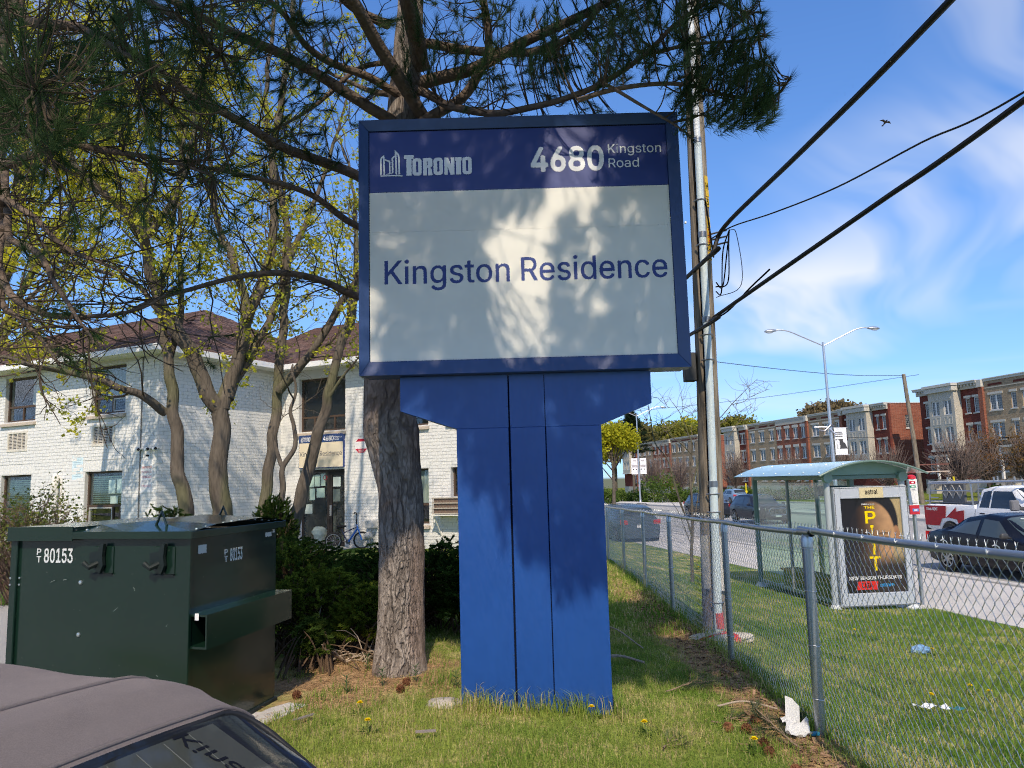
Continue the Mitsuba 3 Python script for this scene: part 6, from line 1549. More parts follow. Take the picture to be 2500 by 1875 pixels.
SAPLING = [[[2.99,13.5,0.155,0.032],[3.01,13.5,0.636,0.029],[3.041,13.5,1.051,0.026],[3.051,13.5,1.471,0.023],[3.05,13.5,1.965,0.02]],[[3.05,13.5,1.965,0.014],[3.101,13.471,2.31,0.0124],[3.108,13.443,2.535,0.0109],[3.04,13.414,2.706,0.0093],[2.974,13.386,2.919,0.0077],[2.905,13.357,3.061,0.0061],[2.808,13.329,3.203,0.0046],[2.73,13.3,3.317,0.003]],[[3.108,13.5,2.311,0.011],[2.948,13.44,2.483,0.0094],[2.772,13.38,2.612,0.0078],[2.639,13.32,2.725,0.0062],[2.52,13.26,2.823,0.0046],[2.442,13.2,2.891,0.003]],[[3.03,13.5,0.982,0.016],[2.835,13.417,1.479,0.0138],[2.658,13.333,2.185,0.0117],[2.435,13.25,2.539,0.0095],[2.346,13.167,3.029,0.0073],[2.307,13.083,3.374,0.0052],[2.212,13.0,3.438,0.003]],[[2.289,13.0,2.756,0.005],[2.261,13.0,2.895,0.004],[2.218,13.0,2.993,0.003],[2.16,13.0,3.092,0.002]],[[3.071,13.6,1.68,0.014],[3.207,13.667,2.033,0.0122],[3.407,13.733,2.682,0.0103],[3.409,13.8,2.545,0.0085],[3.738,13.867,2.877,0.0067],[4.093,13.933,3.064,0.0048],[4.377,14.0,3.234,0.003]],[[3.421,13.8,2.749,0.01],[3.749,13.88,2.988,0.0086],[3.993,13.96,3.226,0.0072],[4.27,14.04,3.474,0.0058],[4.407,14.12,3.586,0.0044],[4.572,14.2,3.706,0.003]],[[4.018,14.0,3.222,0.007],[4.23,14.05,3.266,0.0057],[4.37,14.1,3.357,0.0045],[4.603,14.15,3.447,0.0033],[4.774,14.2,3.509,0.002]],[[4.339,14.0,3.347,0.005],[4.349,14.0,3.497,0.0035],[4.295,14.0,3.574,0.002]],[[3.907,14.0,2.63,0.007],[4.153,14.067,2.94,0.0053],[4.345,14.133,3.045,0.0037],[4.538,14.2,3.151,0.002]],[[4.134,14.0,2.935,0.005],[4.099,14.0,3.085,0.0035],[4.06,14.0,3.176,0.002]],[[2.958,13.3,2.955,0.005],[3.088,13.3,3.008,0.0035],[3.162,13.3,3.077,0.002]],[[2.947,13.3,3.026,0.004],[2.956,13.3,3.182,0.003],[2.942,13.3,3.311,0.002]],[[2.727,13.3,3.132,0.004],[2.619,13.3,3.234,0.003],[2.538,13.3,3.308,0.002]],[[2.643,13.2,2.718,0.004],[2.594,13.2,2.845,0.003],[2.556,13.2,2.93,0.002]],[[3.004,13.4,0.92,0.01],[2.879,13.333,1.342,0.008],[2.779,13.267,1.692,0.006],[2.68,13.2,2.042,0.004]],[[3.041,13.5,1.051,0.01],[3.139,13.533,1.397,0.008],[3.207,13.567,1.818,0.006],[3.204,13.6,2.247,0.004]],[[3.011,13.5,0.774,0.009],[2.899,13.433,1.059,0.007],[2.75,13.367,1.413,0.005],[2.571,13.3,1.594,0.003]]]
# ---------------------------------------------------------------- trees and bushes


def bark_ridges(p):
    a = dr.atan2(p.y - 7.5, p.x + .95); h = p.z
    w = 1.3 * fbm(p.x * 9, p.y * 9, h * 5, 2)
    r1 = dr.abs(2 * fbm(a * 5.5 + w, h * 4.2, 1., 3) - 1); r2 = dr.abs(2 * fbm(a * 14. + w, h * 15., 6., 2) - 1)
    return smoothstep(.0, .30, r1), smoothstep(.0, .34, r2)


def pine_bark(p, n, uv):
    c1, c2 = bark_ridges(p); g = fbm(p.x * 40, p.y * 40, p.z * 22, 3)
    c = mix((.20, .168, .146), (.46, .405, .36), g * .75 + .25 * noise(p.x * 4, p.y * 4, p.z * 3))
    c = mix(c, (.27, .18, .145), .5 * smoothstep(.5, .75, noise(p.z * 1.7, p.x * 3.3, 4.)))
    return mix((.09, .072, .062), c, .35 + .65 * c1 * (.45 + .55 * c2))


def pine_relief(p, n, uv):
    c1, c2 = bark_ridges(p)
    return c1 + .6 * c2 + .4 * fbm(p.x * 60, p.y * 60, p.z * 30, 3)


scene['m_pine_bark'] = bump({'type': 'diffuse', 'reflectance': proc(pine_bark)}, pine_relief, .022, 3e-3)


def maple_bark(p, n, uv):
    g = fbm(p.x * 34, p.y * 34, p.z * 5, 3); b = noise(p.x * 5, p.y * 5, p.z * 2.2)
    c = mix((.055, .045, .036), (.205, .175, .140), g * .7 + b * .3)
    return mix(c, (.13, .14, .06), .5 * smoothstep(.55, .8, noise(p.x * 3, p.y * 3, p.z * 1.1 + 9)))


scene['m_maple_bark'] = bump({'type': 'diffuse', 'reflectance': proc(maple_bark)}, lambda p, n, uv: fbm(p.x * 50, p.y * 50, p.z * 7, 3), .02, 3e-3)
scene['m_twig'] = {'type': 'twosided', 'bsdf': {'type': 'diffuse', 'reflectance': VC}}


def rot_about(v, k, a): return v * math.cos(a) + np.cross(k, v) * math.sin(a) + k * (k @ v) * (1 - math.cos(a))


def unit(v): v = np.asarray(v, float); return v / (np.linalg.norm(v) + 1e-12)


def limb_tube(pts, sides=10, sub=5, wob=.0):
    p = np.array(pts, float); q = spline(p[:, :3], sub); r = np.interp(np.linspace(0, len(p) - 1, len(q)), np.arange(len(p)), p[:, 3])
    if wob: q[1:-1] += (meshkit.noise(q[1:-1] * 3.1, 5)[:, None] - .5) * wob
    return q, r


class Twigs:
    """collects thin branches as one mesh"""
    def __init__(s): s.m = MB()

    def add(s, pts, r0, r1, c, sides=4):
        r = np.linspace(r0, r1, len(pts)); s.m.tube(pts, r, sides, c=c, cap=False)


def wander(p, d, L, n, bend, droop, R):
    """a crooked twig from p along d"""
    pts = [np.array(p, float)]; d = unit(d)
    for i in range(n):
        d = unit(d + np.array([R.gauss(0, bend), R.gauss(0, bend), R.gauss(0, bend) + droop]))
        pts.append(pts[-1] + d * L / n)
    return np.array(pts), d


def clear_view(p):
    """True where a bough of the big pine may hang: not before the sign's face and not past the crown's right side"""
    x, z = p[0] / max(p[1], .1), (p[2] - 1.95) / max(p[1], .1)
    return not (p[1] < 6.7 and -.215 < x < .245 and z < .545) and not (p[1] > 4 and x > .374) and not (4 < p[1] < 8 and x > .19 and z < .475)


def tufts(ends, per, length, width, cols, seed, back=.16, amin=.25, amax=1.5):
    """needle sprays: ends = (point, direction); each needle one thin triangle"""
    R = np.random.default_rng(seed); n = len(ends)
    P = np.array([e[0] for e in ends]); D = np.array([unit(e[1]) for e in ends])
    P, D = np.repeat(P, per, 0), np.repeat(D, per, 0); N = len(P)
    ref = R.normal(size=(N, 3)); a = ref - D * (ref * D).sum(1, keepdims=True); a /= np.linalg.norm(a, axis=1, keepdims=True) + 1e-9
    ang = R.uniform(amin, amax, N)[:, None]; t = R.random(N)[:, None] ** 1.3
    d = D * np.cos(ang * (.35 + .65 * t)) + a * np.sin(ang * (.35 + .65 * t))
    base = P - D * back * t
    L = length * R.uniform(.75, 1.1, N)[:, None]
    tip = base + d * L + np.array([0, 0, -.10]) * L
    w = np.cross(d, R.normal(size=(N, 3))); w /= np.linalg.norm(w, axis=1, keepdims=True) + 1e-9
    v = np.stack([base - w * width / 2, base + w * width / 2, tip], 1).reshape(-1, 3)
    f = np.arange(3 * N).reshape(-1, 3)
    shade = np.repeat(R.uniform(.6, 1.5, n), per); mixv = np.repeat(R.random(n), per)[:, None]
    c = (np.array(cols[0]) * (1 - mixv) + np.array(cols[1]) * mixv) * shade[:, None]
    return v, f, np.repeat(c, 3, 0)


NEEDLE = ((.030, .062, .022), (.085, .125, .055))
TWIGC = (.085, .066, .050)
RP = random.Random(11)


def pine(key, label, trunk, limbs, canopy=None, seed=1, side=9, foliage=.55, grow=1.0, vis_need=70):
    K = thing(key, label, 'tree')
    q, r = limb_tube(trunk, sub=9)
    sides = 44; m = MB(); m.tube(q, r, sides); v = m.v[0]; n_ = len(q) * sides
    cen = np.repeat(q, sides, 0); d = v[:n_] - cen
    rel = meshkit.fbm(np.stack([v[:n_, 0] * 16, v[:n_, 1] * 16, v[:n_, 2] * 5.5], 1), 3, 3) - .5
    big = meshkit.fbm(np.stack([v[:n_, 0] * 4, v[:n_, 1] * 4, v[:n_, 2] * 1.6], 1), 2, 9) - .5
    flare = .94 + .06 * np.exp(-np.maximum(v[:n_, 2] - .18, 0) / .18)
    v[:n_] = cen + d * (flare * (1 + .10 * rel + .12 * big))[:, None]
    m.put(K + '__trunk', 'm_pine_bark', smooth=50)
    tw, ends = Twigs(), []
    R = random.Random(seed)
    allp = []
    for lb in limbs:
        q, r = limb_tube(lb, sub=4, wob=.05); m = MB(); m.tube(q, r, 9); m.put(K + '__limb', 'm_maple_bark' if False else 'm_pine_limb', smooth=50)
        n = len(q); L = np.linalg.norm(np.diff(q, axis=0), axis=1).sum()
        allp.append(np.c_[q, r])
        for j in range(int(L * side)):
            u = R.uniform(.12, 1.0) ** .85; i = min(n - 2, int(u * (n - 1))); p = q[i]; t = unit(q[i + 1] - q[i])
            k = unit(np.cross(t, [R.gauss(0, 1), R.gauss(0, 1), R.gauss(0, 1)])); dd = unit(rot_about(t, k, R.uniform(.5, 1.15)) + [0, 0, .05])
            ln = R.uniform(.35, 1.0) * grow
            pts, de = wander(p, dd, ln, 6, .22, .02, R)
            if not clear_view(pts[-1]) or not clear_view(pts[3]): continue
            tw.add(pts, .0075, .003, TWIGC)
            live = R.random() < foliage * (.25 + 1.1 * u) * (.25 if p[2] < 4.4 and p[0] < -1.0 else 1)
            if live: ends.append((pts[-1], de))
            for _ in range(3):
                i2 = R.randint(2, 5); pp, d3 = wander(pts[i2], unit(de + np.array([R.gauss(0, .8), R.gauss(0, .8), R.gauss(0, .6)])), ln * R.uniform(.25, .55), 4, .25, .03, R)
                if not clear_view(pp[-1]): continue
                tw.add(pp, .004, .002, TWIGC, 3)
                if live and R.random() < .75: ends.append((pp[-1], d3))
    # tips of the limbs
    for a in allp: ends.append((a[-1, :3], unit(a[-1, :3] - a[-2, :3])))
    return K, tw, ends, np.vstack(allp)


scene['m_pine_limb'] = bump({'type': 'diffuse', 'reflectance': proc(lambda p, n, uv: mix((.06, .046, .036), (.22, .17, .135), fbm(p.x * 24, p.y * 24, p.z * 24, 3)))}, lambda p, n, uv: fbm(p.x * 45, p.y * 45, p.z * 45, 3), .02, 3e-3)
K, tw, ends, lp = pine('pine_tree', 'big old pine with a crooked scaly trunk directly behind the blue sign', PINE_TRUNK, PINE_LIMBS, seed=3, foliage=.8)
# the dense bright ended boughs at the right of its crown
R = random.Random(5)
for c, rad, n in (((1.92, 5.55, 4.62), .22, 60), ((1.75, 5.45, 5.0), .22, 40), ((1.62, 5.6, 4.45), .24, 55), ((1.25, 5.7, 4.75), .32, 70), ((1.45, 5.6, 5.25), .28, 45), ((.95, 5.9, 5.2), .4, 50), ((1.30, 5.7, 4.30), .2, 36), ((.7, 6.2, 5.45), .32, 40), ((.3, 6.6, 5.6), .4, 40), ((.0, 6.9, 6.1), .4, 34), ((.95, 6.3, 6.0), .4, 50), ((-.5, 6.8, 6.0), .35, 30), ((-1.1, 6.5, 5.9), .4, 30), ((-1.7, 6.2, 5.7), .4, 30), ((1.5, 6.0, 5.9), .35, 50), ((2.0, 5.6, 5.5), .18, 26), ((1.85, 5.7, 4.35), .16, 30), ((2.0, 5.45, 4.78), .10, 30), ((1.95, 5.6, 5.15), .14, 26), ((1.98, 5.5, 4.5), .13, 26), ((1.15, 6.9, 4.5), .25, 26), ((1.3, 7.0, 5.2), .3, 30)):
    for i in range(n):
        p = np.array(c) + np.array([R.gauss(0, rad), R.gauss(0, rad), R.gauss(0, rad * .7)])
        if not clear_view(p): continue
        j = np.argmin(((lp[:, :3] - p) ** 2).sum(1)); a = lp[j, :3]
        if np.linalg.norm(p - a) > .9: continue
        mid = (a + p) / 2 + np.array([0, 0, -.06]); pts = spline([a, mid, p], 4); tw.add(pts, .007, .003, TWIGC); ends.append((p, unit(p - mid + [.12, 0, .10])))
# overhead limbs reaching towards the road side and over the viewer: their shade falls on the sign
over = [[[-.85, 7.45, 6.2, .09], [-.9, 6.0, 6.9, .075], [-.6, 4.2, 7.4, .06], [-.3, 2.0, 7.8, .045], [0.2, 0.2, 8.1, .02]],
        [[-.8, 7.45, 7.0, .08], [.1, 6.2, 7.5, .07], [.9, 4.6, 7.8, .055], [1.4, 2.4, 8.0, .04], [1.7, .4, 8.2, .02]],
        [[-.8, 7.45, 5.6, .07], [-1.4, 6.2, 6.3, .055], [-1.9, 4.6, 6.8, .045], [-2.2, 2.6, 7.2, .02]],
        [[-.75, 7.45, 7.9, .07], [.9, 6.6, 8.4, .055], [2.0, 5.2, 8.6, .04], [2.6, 3.4, 8.7, .02]],
        [[-.75, 7.45, 8.6, .06], [-.2, 5.4, 9.2, .05], [.3, 3.0, 9.6, .03], [.5, 1.2, 9.8, .02]]]
opts = []
for lb in over:
    q, r = limb_tube(lb, sub=5, wob=.06); m = MB(); m.tube(q, r, 8); m.put(K + '__limb', 'm_pine_limb', smooth=50); opts.append(q)
opts = np.vstack(opts)
sh_lo = lambda x: np.interp(x, [-2.8, -1.3, -.98, -.9, -.62, -.45, -.25, .0, .2, .38, .55, .72, 1.2, 2.4], [1.9, 2.1, 2.5, 2.72, 2.50, 2.15, 1.75, 1.42, 1.30, 1.02, 1.22, 1.05, .9, .7])
sdir = np.array([.03, -1.05, .98]) / .98
oe = []; R = random.Random(21)
for i in range(6200):
    x = R.uniform(-2.8, 2.4); z = R.uniform(.6, 6.6)
    lo = sh_lo(x)
    if z < lo + .10: continue
    h = R.uniform(3.4, 5.6)
    p = np.array([x, 6.2, z]) + sdir * h + [R.gauss(0, .03)] * 3
    if p[1] > 4.3 and p[2] < 6.2: continue
    # gaps through which the sun reaches the face
    gap = meshkit.noise(np.array([[x * 1.5, z * .62, 3.3]]), 8)[0]
    if z > 2.9 and gap > (.70 if x < -.2 else .66) : continue
    j = np.argmin(((opts - p) ** 2).sum(1)); a = opts[j]
    oe.append((p, unit(p - a + [0, -.2, .3])))
    if i % 4 == 0:
        mid = (a + p) / 2 + np.array([R.gauss(0, .08), R.gauss(0, .08), -.1]); tw.add(spline([a, mid, p], 4), .010, .004, TWIGC, 4)
v1, f1, c1 = tufts(ends, 80, .115, .0042, NEEDLE, 4)
v2, f2, c2 = tufts(oe, 36, .15, .014, NEEDLE, 6)
tw.m.put(K + '__twigs', 'm_twig', kind='stuff')
MB().add(v1, f1, c1).add(v2, f2, c2).put(K + '__needles', 'm_leaf', kind='stuff')
# second pine: its trunk stands just past the left edge
t2 = [[-4.9, 6.3, -.1, .26], [-4.85, 6.3, 1.5, .2], [-4.68, 6.3, 4.0, .17], [-4.48, 6.3, 6.3, .14], [-4.4, 6.3, 9, .1], [-4.4, 6.3, 11, .05]]
K, tw, ends, lp = pine('pine_tree', 'nearer pine whose long needled boughs hang in at the upper left edge', t2, PINE2_LIMBS, seed=8, side=10, foliage=.5, grow=.85)
R = random.Random(9)
for c, rad, n in (((-2.22, 3.6, 3.83), .13, 22), ((-2.35, 3.6, 4.15), .2, 22), ((-2.6, 3.9, 4.0), .2, 20), ((-1.95, 3.9, 4.45), .24, 22), ((-2.4, 4.2, 4.65), .28, 26), ((-1.75, 4.4, 4.7), .3, 26), ((-1.9, 4.9, 4.25), .18, 4), ((-2.35, 4.9, 4.1), .2, 7), ((-2.05, 4.9, 3.93), .16, 5), ((-1.95, 4.9, 3.72), .15, 5), ((-3.3, 4.6, 4.2), .35, 26), ((-3.6, 5.5, 3.3), .22, 4)):
    for i in range(n):
        p = np.array(c) + np.array([R.gauss(0, rad), R.gauss(0, rad), R.gauss(0, rad * .7)]); j = np.argmin(((lp[:, :3] - p) ** 2).sum(1)); a = lp[j, :3]
        mid = (a + p) / 2 + np.array([0, 0, -.08]); tw.add(spline([a, mid, p], 4), .006, .003, TWIGC); ends.append((p, unit(p - mid + [.05, -.1, .12])))
ov2 = [[[-4.38, 6.3, 7.0, .08], [-3.6, 4.6, 7.6, .06], [-2.9, 2.6, 8.0, .045], [-2.4, .4, 8.2, .02]], [[-4.38, 6.3, 8.0, .07], [-4.4, 4.2, 8.4, .05], [-4.2, 1.8, 8.7, .03]]]
op2 = []
for lb in ov2:
    q, r = limb_tube(lb, sub=5, wob=.06); m = MB(); m.tube(q, r, 8); m.put(K + '__limb', 'm_pine_limb', smooth=50); op2.append(q)
op2 = np.vstack(op2); oe = []
for i in range(330):
    a = op2[R.randrange(len(op2))]; p = a + np.array([R.gauss(0, .7), R.gauss(0, .6), R.gauss(0, .3)]); oe.append((p, unit(p - a + [0, 0, .3])))
    if i % 2 == 0: tw.add(spline([a, (a + p) / 2 + [0, 0, -.06], p], 3), .009, .004, TWIGC)
v1, f1, c1 = tufts(ends, 80, .125, .0030, ((.030, .070, .024), (.095, .145, .060)), 14)
v2, f2, c2 = tufts(oe, 34, .15, .012, NEEDLE, 16)
tw.m.put(K + '__twigs', 'm_twig', kind='stuff')
MB().add(v1, f1, c1).add(v2, f2, c2).put(K + '__needles', 'm_leaf', kind='stuff')


def leaf_mesh(points, per, spread, size, cols, seed, droop=.0):
    """clusters of small leaves: two triangles each, folded along the middle"""
    R = np.random.default_rng(seed); n = len(points)
    P = np.repeat(np.array(points), per, 0); N = len(P)
    P = P + R.normal(0, spread, (N, 3)) + [0, 0, -droop]
    d = R.normal(size=(N, 3)); d[:, 2] -= .25; d /= np.linalg.norm(d, axis=1, keepdims=True)
    w = np.cross(d, R.normal(size=(N, 3))); w /= np.linalg.norm(w, axis=1, keepdims=True)
    nn = np.cross(d, w); s = size * R.uniform(.55, 1.3, N)[:, None]
    v = np.stack([P, P + d * s * .55 + w * s * .42 + nn * s * .12, P + d * s, P + d * s * .55 - w * s * .42 + nn * s * .12], 1).reshape(-1, 3)
    b = np.arange(N)[:, None] * 4; f = np.vstack([b + [[0, 1, 2]], b + [[0, 2, 3]]])
    t = np.repeat(R.random(n), per)[:, None]; c = (np.array(cols[0]) * (1 - t) + np.array(cols[1]) * t) * R.uniform(.7, 1.3, N)[:, None]
    return v, f, np.repeat(c, 4, 0)


LEAFY = ((.32, .36, .045), (.60, .55, .06))
MTW = (.10, .082, .062)


def maple(label, trunk, limbs, seed, nb=4.2, leaves=1.0, cols=LEAFY, key='maple_tree', droop=None, cat='tree', group='trees before the white building'):
    K = thing(key, label, cat, group); R = random.Random(seed)
    q, r = limb_tube(trunk, sub=7, wob=.06); m = MB(); m.tube(q, r, 18); v = m.v[0]; n_ = len(q) * 18
    cen = np.repeat(q, 18, 0); v[:n_] = cen + (v[:n_] - cen) * (.80 + .12 * (meshkit.fbm(v[:n_] * [9, 9, 2.2], 3, seed) - .5))[:, None]
    m.put(K + '__trunk', 'm_maple_bark', smooth=50)
    tw, pts_leaf = Twigs(), []
    src = [(q[len(q) // 2:], r[len(q) // 2:], .6)]
    for lb in limbs:
        q, r = limb_tube(lb, sub=5, wob=.07); m = MB(); m.tube(q, r, 12); m.put(K + '__limb', 'm_maple_bark', smooth=50); src.append((q, r, 1.0))
    for q, r, dens in src:
        L = np.linalg.norm(np.diff(q, axis=0), axis=1).sum()
        for j in range(int(L * nb * dens)):
            u = R.uniform(.15, 1.0); i = min(len(q) - 2, int(u * (len(q) - 1))); t = unit(q[i + 1] - q[i])
            k = unit(np.cross(t, [R.gauss(0, 1), R.gauss(0, 1), R.gauss(0, .6)])); d = unit(rot_about(t, k, R.uniform(.4, 1.1)) + [0, 0, .12])
            ln = R.uniform(.7, 2.1); pts, de = wander(q[i], d, ln, 8, .20, .02 if u < .9 else .04, R); tw.add(pts, min(.017, r[i] * .5), .004, MTW, 5)
            for _ in range(R.randint(3, 6)):
                i2 = R.randint(2, 8); p2, d2 = wander(pts[i2], unit(unit(pts[i2] - pts[i2 - 1]) + np.array([R.gauss(0, .7), R.gauss(0, .7), R.gauss(0, .55)])), R.uniform(.25, .8), 5, .28, .03, R)
                tw.add(p2, .006, .002, MTW, 3)
                for _ in range(2):
                    p3, d3 = wander(p2[R.randint(1, 4)], unit(d2 + np.array([R.gauss(0, .9), R.gauss(0, .9), R.gauss(0, .7)])), R.uniform(.1, .3), 3, .2, .0, R); tw.add(p3, .003, .0015, MTW, 3)
                    if R.random() < .8 * leaves: pts_leaf.append(p3[-1])
                if R.random() < .8 * leaves: pts_leaf.append(p2[-1])
    tw.m.put(K + '__twigs', 'm_twig', kind='stuff')
    v, f, c = leaf_mesh(pts_leaf, 14, .05, .06, cols, seed)
    MB().add(v, f, c).put(K + '__leaves', 'm_leaf', kind='stuff')
    return K


for key_, lab, sd in (('A', 'smooth grey maple trunk curving left before the white wall, nearest the dumpster', 31), ('B', 'dark mossy maple forking low into a broad Y before the white building', 32), ('C', 'slender pale grey maple with one limb rising right, left of the entrance sign', 33),
                      ('D', 'pale maple trunk leaning right across the glass entrance', 34), ('E', 'short gnarled dark stem between the pale trunks by the entrance', 35)):
    t_ = MAPLES[key_]; maple(lab, t_['trunk'], t_['limbs'], sd, nb={'A': 4.6, 'B': 3.8, 'C': 3.2, 'D': 3.0, 'E': 2.0}[key_], leaves={'A': 1.0, 'B': .8, 'C': .6, 'D': .6, 'E': .1}[key_])
# drooping sprays low before the wall, and a bright yellow flowering maple farther left
maple('bright yellow flowering maple seen through the pine boughs at the upper left corner', [[-11.4, 16, 0, .2], [-11.2, 16, 3, .17], [-10.8, 15.8, 6, .13], [-10.2, 15.5, 9, .09], [-9.6, 15.3, 12, .04]],
      [[[-10.9, 15.9, 5, .08], [-9.4, 15.2, 7, .06], [-8.0, 14.8, 8.6, .04], [-6.6, 14.4, 9.6, .015]], [[-10.5, 15.7, 7.5, .07], [-9.3, 15, 9.6, .05], [-8.4, 14.6, 11.2, .02]], [[-10.8, 15.8, 6, .07], [-10.2, 16.5, 8.5, .05], [-8.6, 17.2, 10.2, .03], [-6.6, 17.6, 11.4, .015]], [[-11, 15.9, 4.5, .06], [-9.8, 15.2, 5.8, .04], [-8.2, 14.8, 6.8, .015]], [[-10.2, 15.5, 9, .05], [-10.6, 14.8, 10.6, .03], [-10, 14.4, 12, .015]]],
      41, nb=6.5, leaves=1.25, cols=((.40, .40, .03), (.58, .52, .035)), group=None)

# bare sapling beside the utility pole
K = thing('sapling', 'thin bare sapling with crooked twigs beside the utility pole', 'tree')
for i, lb in enumerate(SAPLING):
    q, r = limb_tube(lb, sub=5, wob=.03); m = MB(); m.tube(q, np.maximum(r, .004), 7); m.put(K + ('__trunk' if i == 0 else '__branch'), 'm_maple_bark', smooth=50)
tw = Twigs(); R = random.Random(4)
for lb in SAPLING[1:]:
    q, r = limb_tube(lb, sub=4)
    for j in range(9):
        i = R.randrange(2, len(q)); pts, _ = wander(q[i], [R.gauss(0, 1), R.gauss(0, .6), R.gauss(.5, .5)], R.uniform(.15, .5), 4, .2, .03, R); tw.add(pts, .0035, .002, (.2, .16, .13), 3)
tw.m.put(K + '__twigs', 'm_twig', kind='stuff')


# ---- junipers
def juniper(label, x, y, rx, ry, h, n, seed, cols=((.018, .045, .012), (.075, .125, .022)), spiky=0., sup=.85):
    K = thing('juniper_bush', label, 'bush', 'dark junipers between the dumpster and the building'); R = random.Random(seed); z0 = float(gz(x, y))
    tw, ends = Twigs(), []
    for i in range(int(n * 1.9)):
        a = R.uniform(0, 2 * math.pi); u = math.sqrt(R.random()); w = R.uniform(.72, 1.03)
        lift = math.sqrt(max(0, 1 - (u * .96) ** 2))
        lump = .78 + .5 * meshkit.noise(np.array([[x + u * math.cos(a) * rx * 2.2, y + u * math.sin(a) * ry * 2.2, seed * 3.1]]), 5)[0]
        p = np.array([x + rx * u * math.cos(a) * w, y + ry * u * math.sin(a) * w, z0 + h * lift * lump * w + .05])
        d = unit([math.cos(a) * u * 1.3 + R.gauss(0, .5), math.sin(a) * u * 1.3 + R.gauss(0, .5), .35 + spiky + R.gauss(0, .3)])
        ends.append((p, d))
        if i % 6 == 0: b = np.array([x + R.gauss(0, .2), y + R.gauss(0, .2), z0]); tw.add(spline([b, (b + p) / 2 + [0, 0, .08], p], 3), .012, .004, (.11, .075, .05))
    v, f, c = tufts(ends, 60, .055, .011, cols, seed, back=.11, amin=.3, amax=1.25)
    tw.m.put(K + '__stems', 'm_twig', kind='stuff')
    MB().add(v, f, c).put(K + '__foliage', 'm_leaf', kind='stuff')


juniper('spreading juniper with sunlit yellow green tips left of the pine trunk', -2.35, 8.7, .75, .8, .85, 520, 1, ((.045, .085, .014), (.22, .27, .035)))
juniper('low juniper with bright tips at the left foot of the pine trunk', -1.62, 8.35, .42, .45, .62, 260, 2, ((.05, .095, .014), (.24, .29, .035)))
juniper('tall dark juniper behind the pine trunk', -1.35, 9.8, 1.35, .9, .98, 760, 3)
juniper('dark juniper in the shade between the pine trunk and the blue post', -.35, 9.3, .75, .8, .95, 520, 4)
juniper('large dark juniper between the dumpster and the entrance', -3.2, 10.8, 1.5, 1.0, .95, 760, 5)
juniper('spiky upright juniper in front of the leaning maple trunk', -3.75, 12.0, .5, .45, 1.45, 420, 6, spiky=.5)
juniper('rounded juniper top showing over the dumpster lid', -5.15, 11.6, .85, .7, 1.35, 460, 7)
juniper('small ragged juniper beside the dumpster edge', -2.02, 7.75, .22, .32, .42, 150, 8, ((.03, .06, .014), (.11, .16, .03)))

# broken stems at the foot of the junipers
K = thing('branch_pile', 'bleached broken stems lying at the foot of the junipers', 'branches')
R = random.Random(6)
for i in range(26):
    p = np.array([R.uniform(-2.2, -1.45), R.uniform(7.75, 8.2), .22]); pts, _ = wander(p, [R.gauss(.3, .6), R.gauss(-.2, .4), R.uniform(.15, 1.0)], R.uniform(.2, .65), 6, .18, -.05, R)
    m = MB(); m.tube(pts, np.linspace(R.uniform(.007, .014), .004, 7), 6); m.put(K + '__stem', 'm_semi', tuple(np.array((.42, .33, .24)) * R.uniform(.6, 1.1)))


# shrub at the far left
def shrub(key, label, x, y, r, h, n, seed, leafcols, lsize=.05, stemc=(.16, .11, .085), nl=3, cat='bush', group=None, z=None):
    K = thing(key, label, cat, group); R = random.Random(seed); z0 = float(gz(x, y)) if z is None else z; tw, lf = Twigs(), []
    for i in range(n):
        a = R.uniform(0, 2 * math.pi); u = math.sqrt(R.random()); e = np.array([x + r * u * math.cos(a), y + r * u * math.sin(a), z0 + h * math.sqrt(max(0, 1 - .8 * u * u)) * R.uniform(.6, 1.02)])
        b = np.array([x + R.gauss(0, .12 * r), y + R.gauss(0, .12 * r), z0 - .05]); mid = b * .45 + e * .55 + np.array([R.gauss(0, .06 * r), R.gauss(0, .06 * r), .1 * h]); pts = spline([b, mid, e], 4); tw.add(pts, .006 * h, .002 * h, stemc, 3)
        for _ in range(nl):
            p2, d2 = wander(pts[R.randint(4, 8)], unit([R.gauss(0, .6), R.gauss(0, .6), R.uniform(.2, 1)]), .18 * h, 3, .2, .03, R); tw.add(p2, .0025 * h, .0012 * h, stemc, 3)
            if leafcols: lf.append(p2[-1])
    tw.m.put(K + '__stems', 'm_twig', kind='stuff')
    if lf:
        v, f, c = leaf_mesh(lf, 5, .04 * h, lsize, leafcols, seed); MB().add(v, f, c).put(K + '__leaves', 'm_leaf', kind='stuff')
    return K


shrub('twiggy_bush', 'brown twiggy bush with fresh leaves below the left window', -7.85, 12.6, 1.05, 1.75, 300, 3, ((.10, .15, .03), (.22, .22, .06)))
# ---- across the road
RS = random.Random(12)


def far_xy(u, y): return ((u - 1256.6) / 1878 * y + 0.0, y)


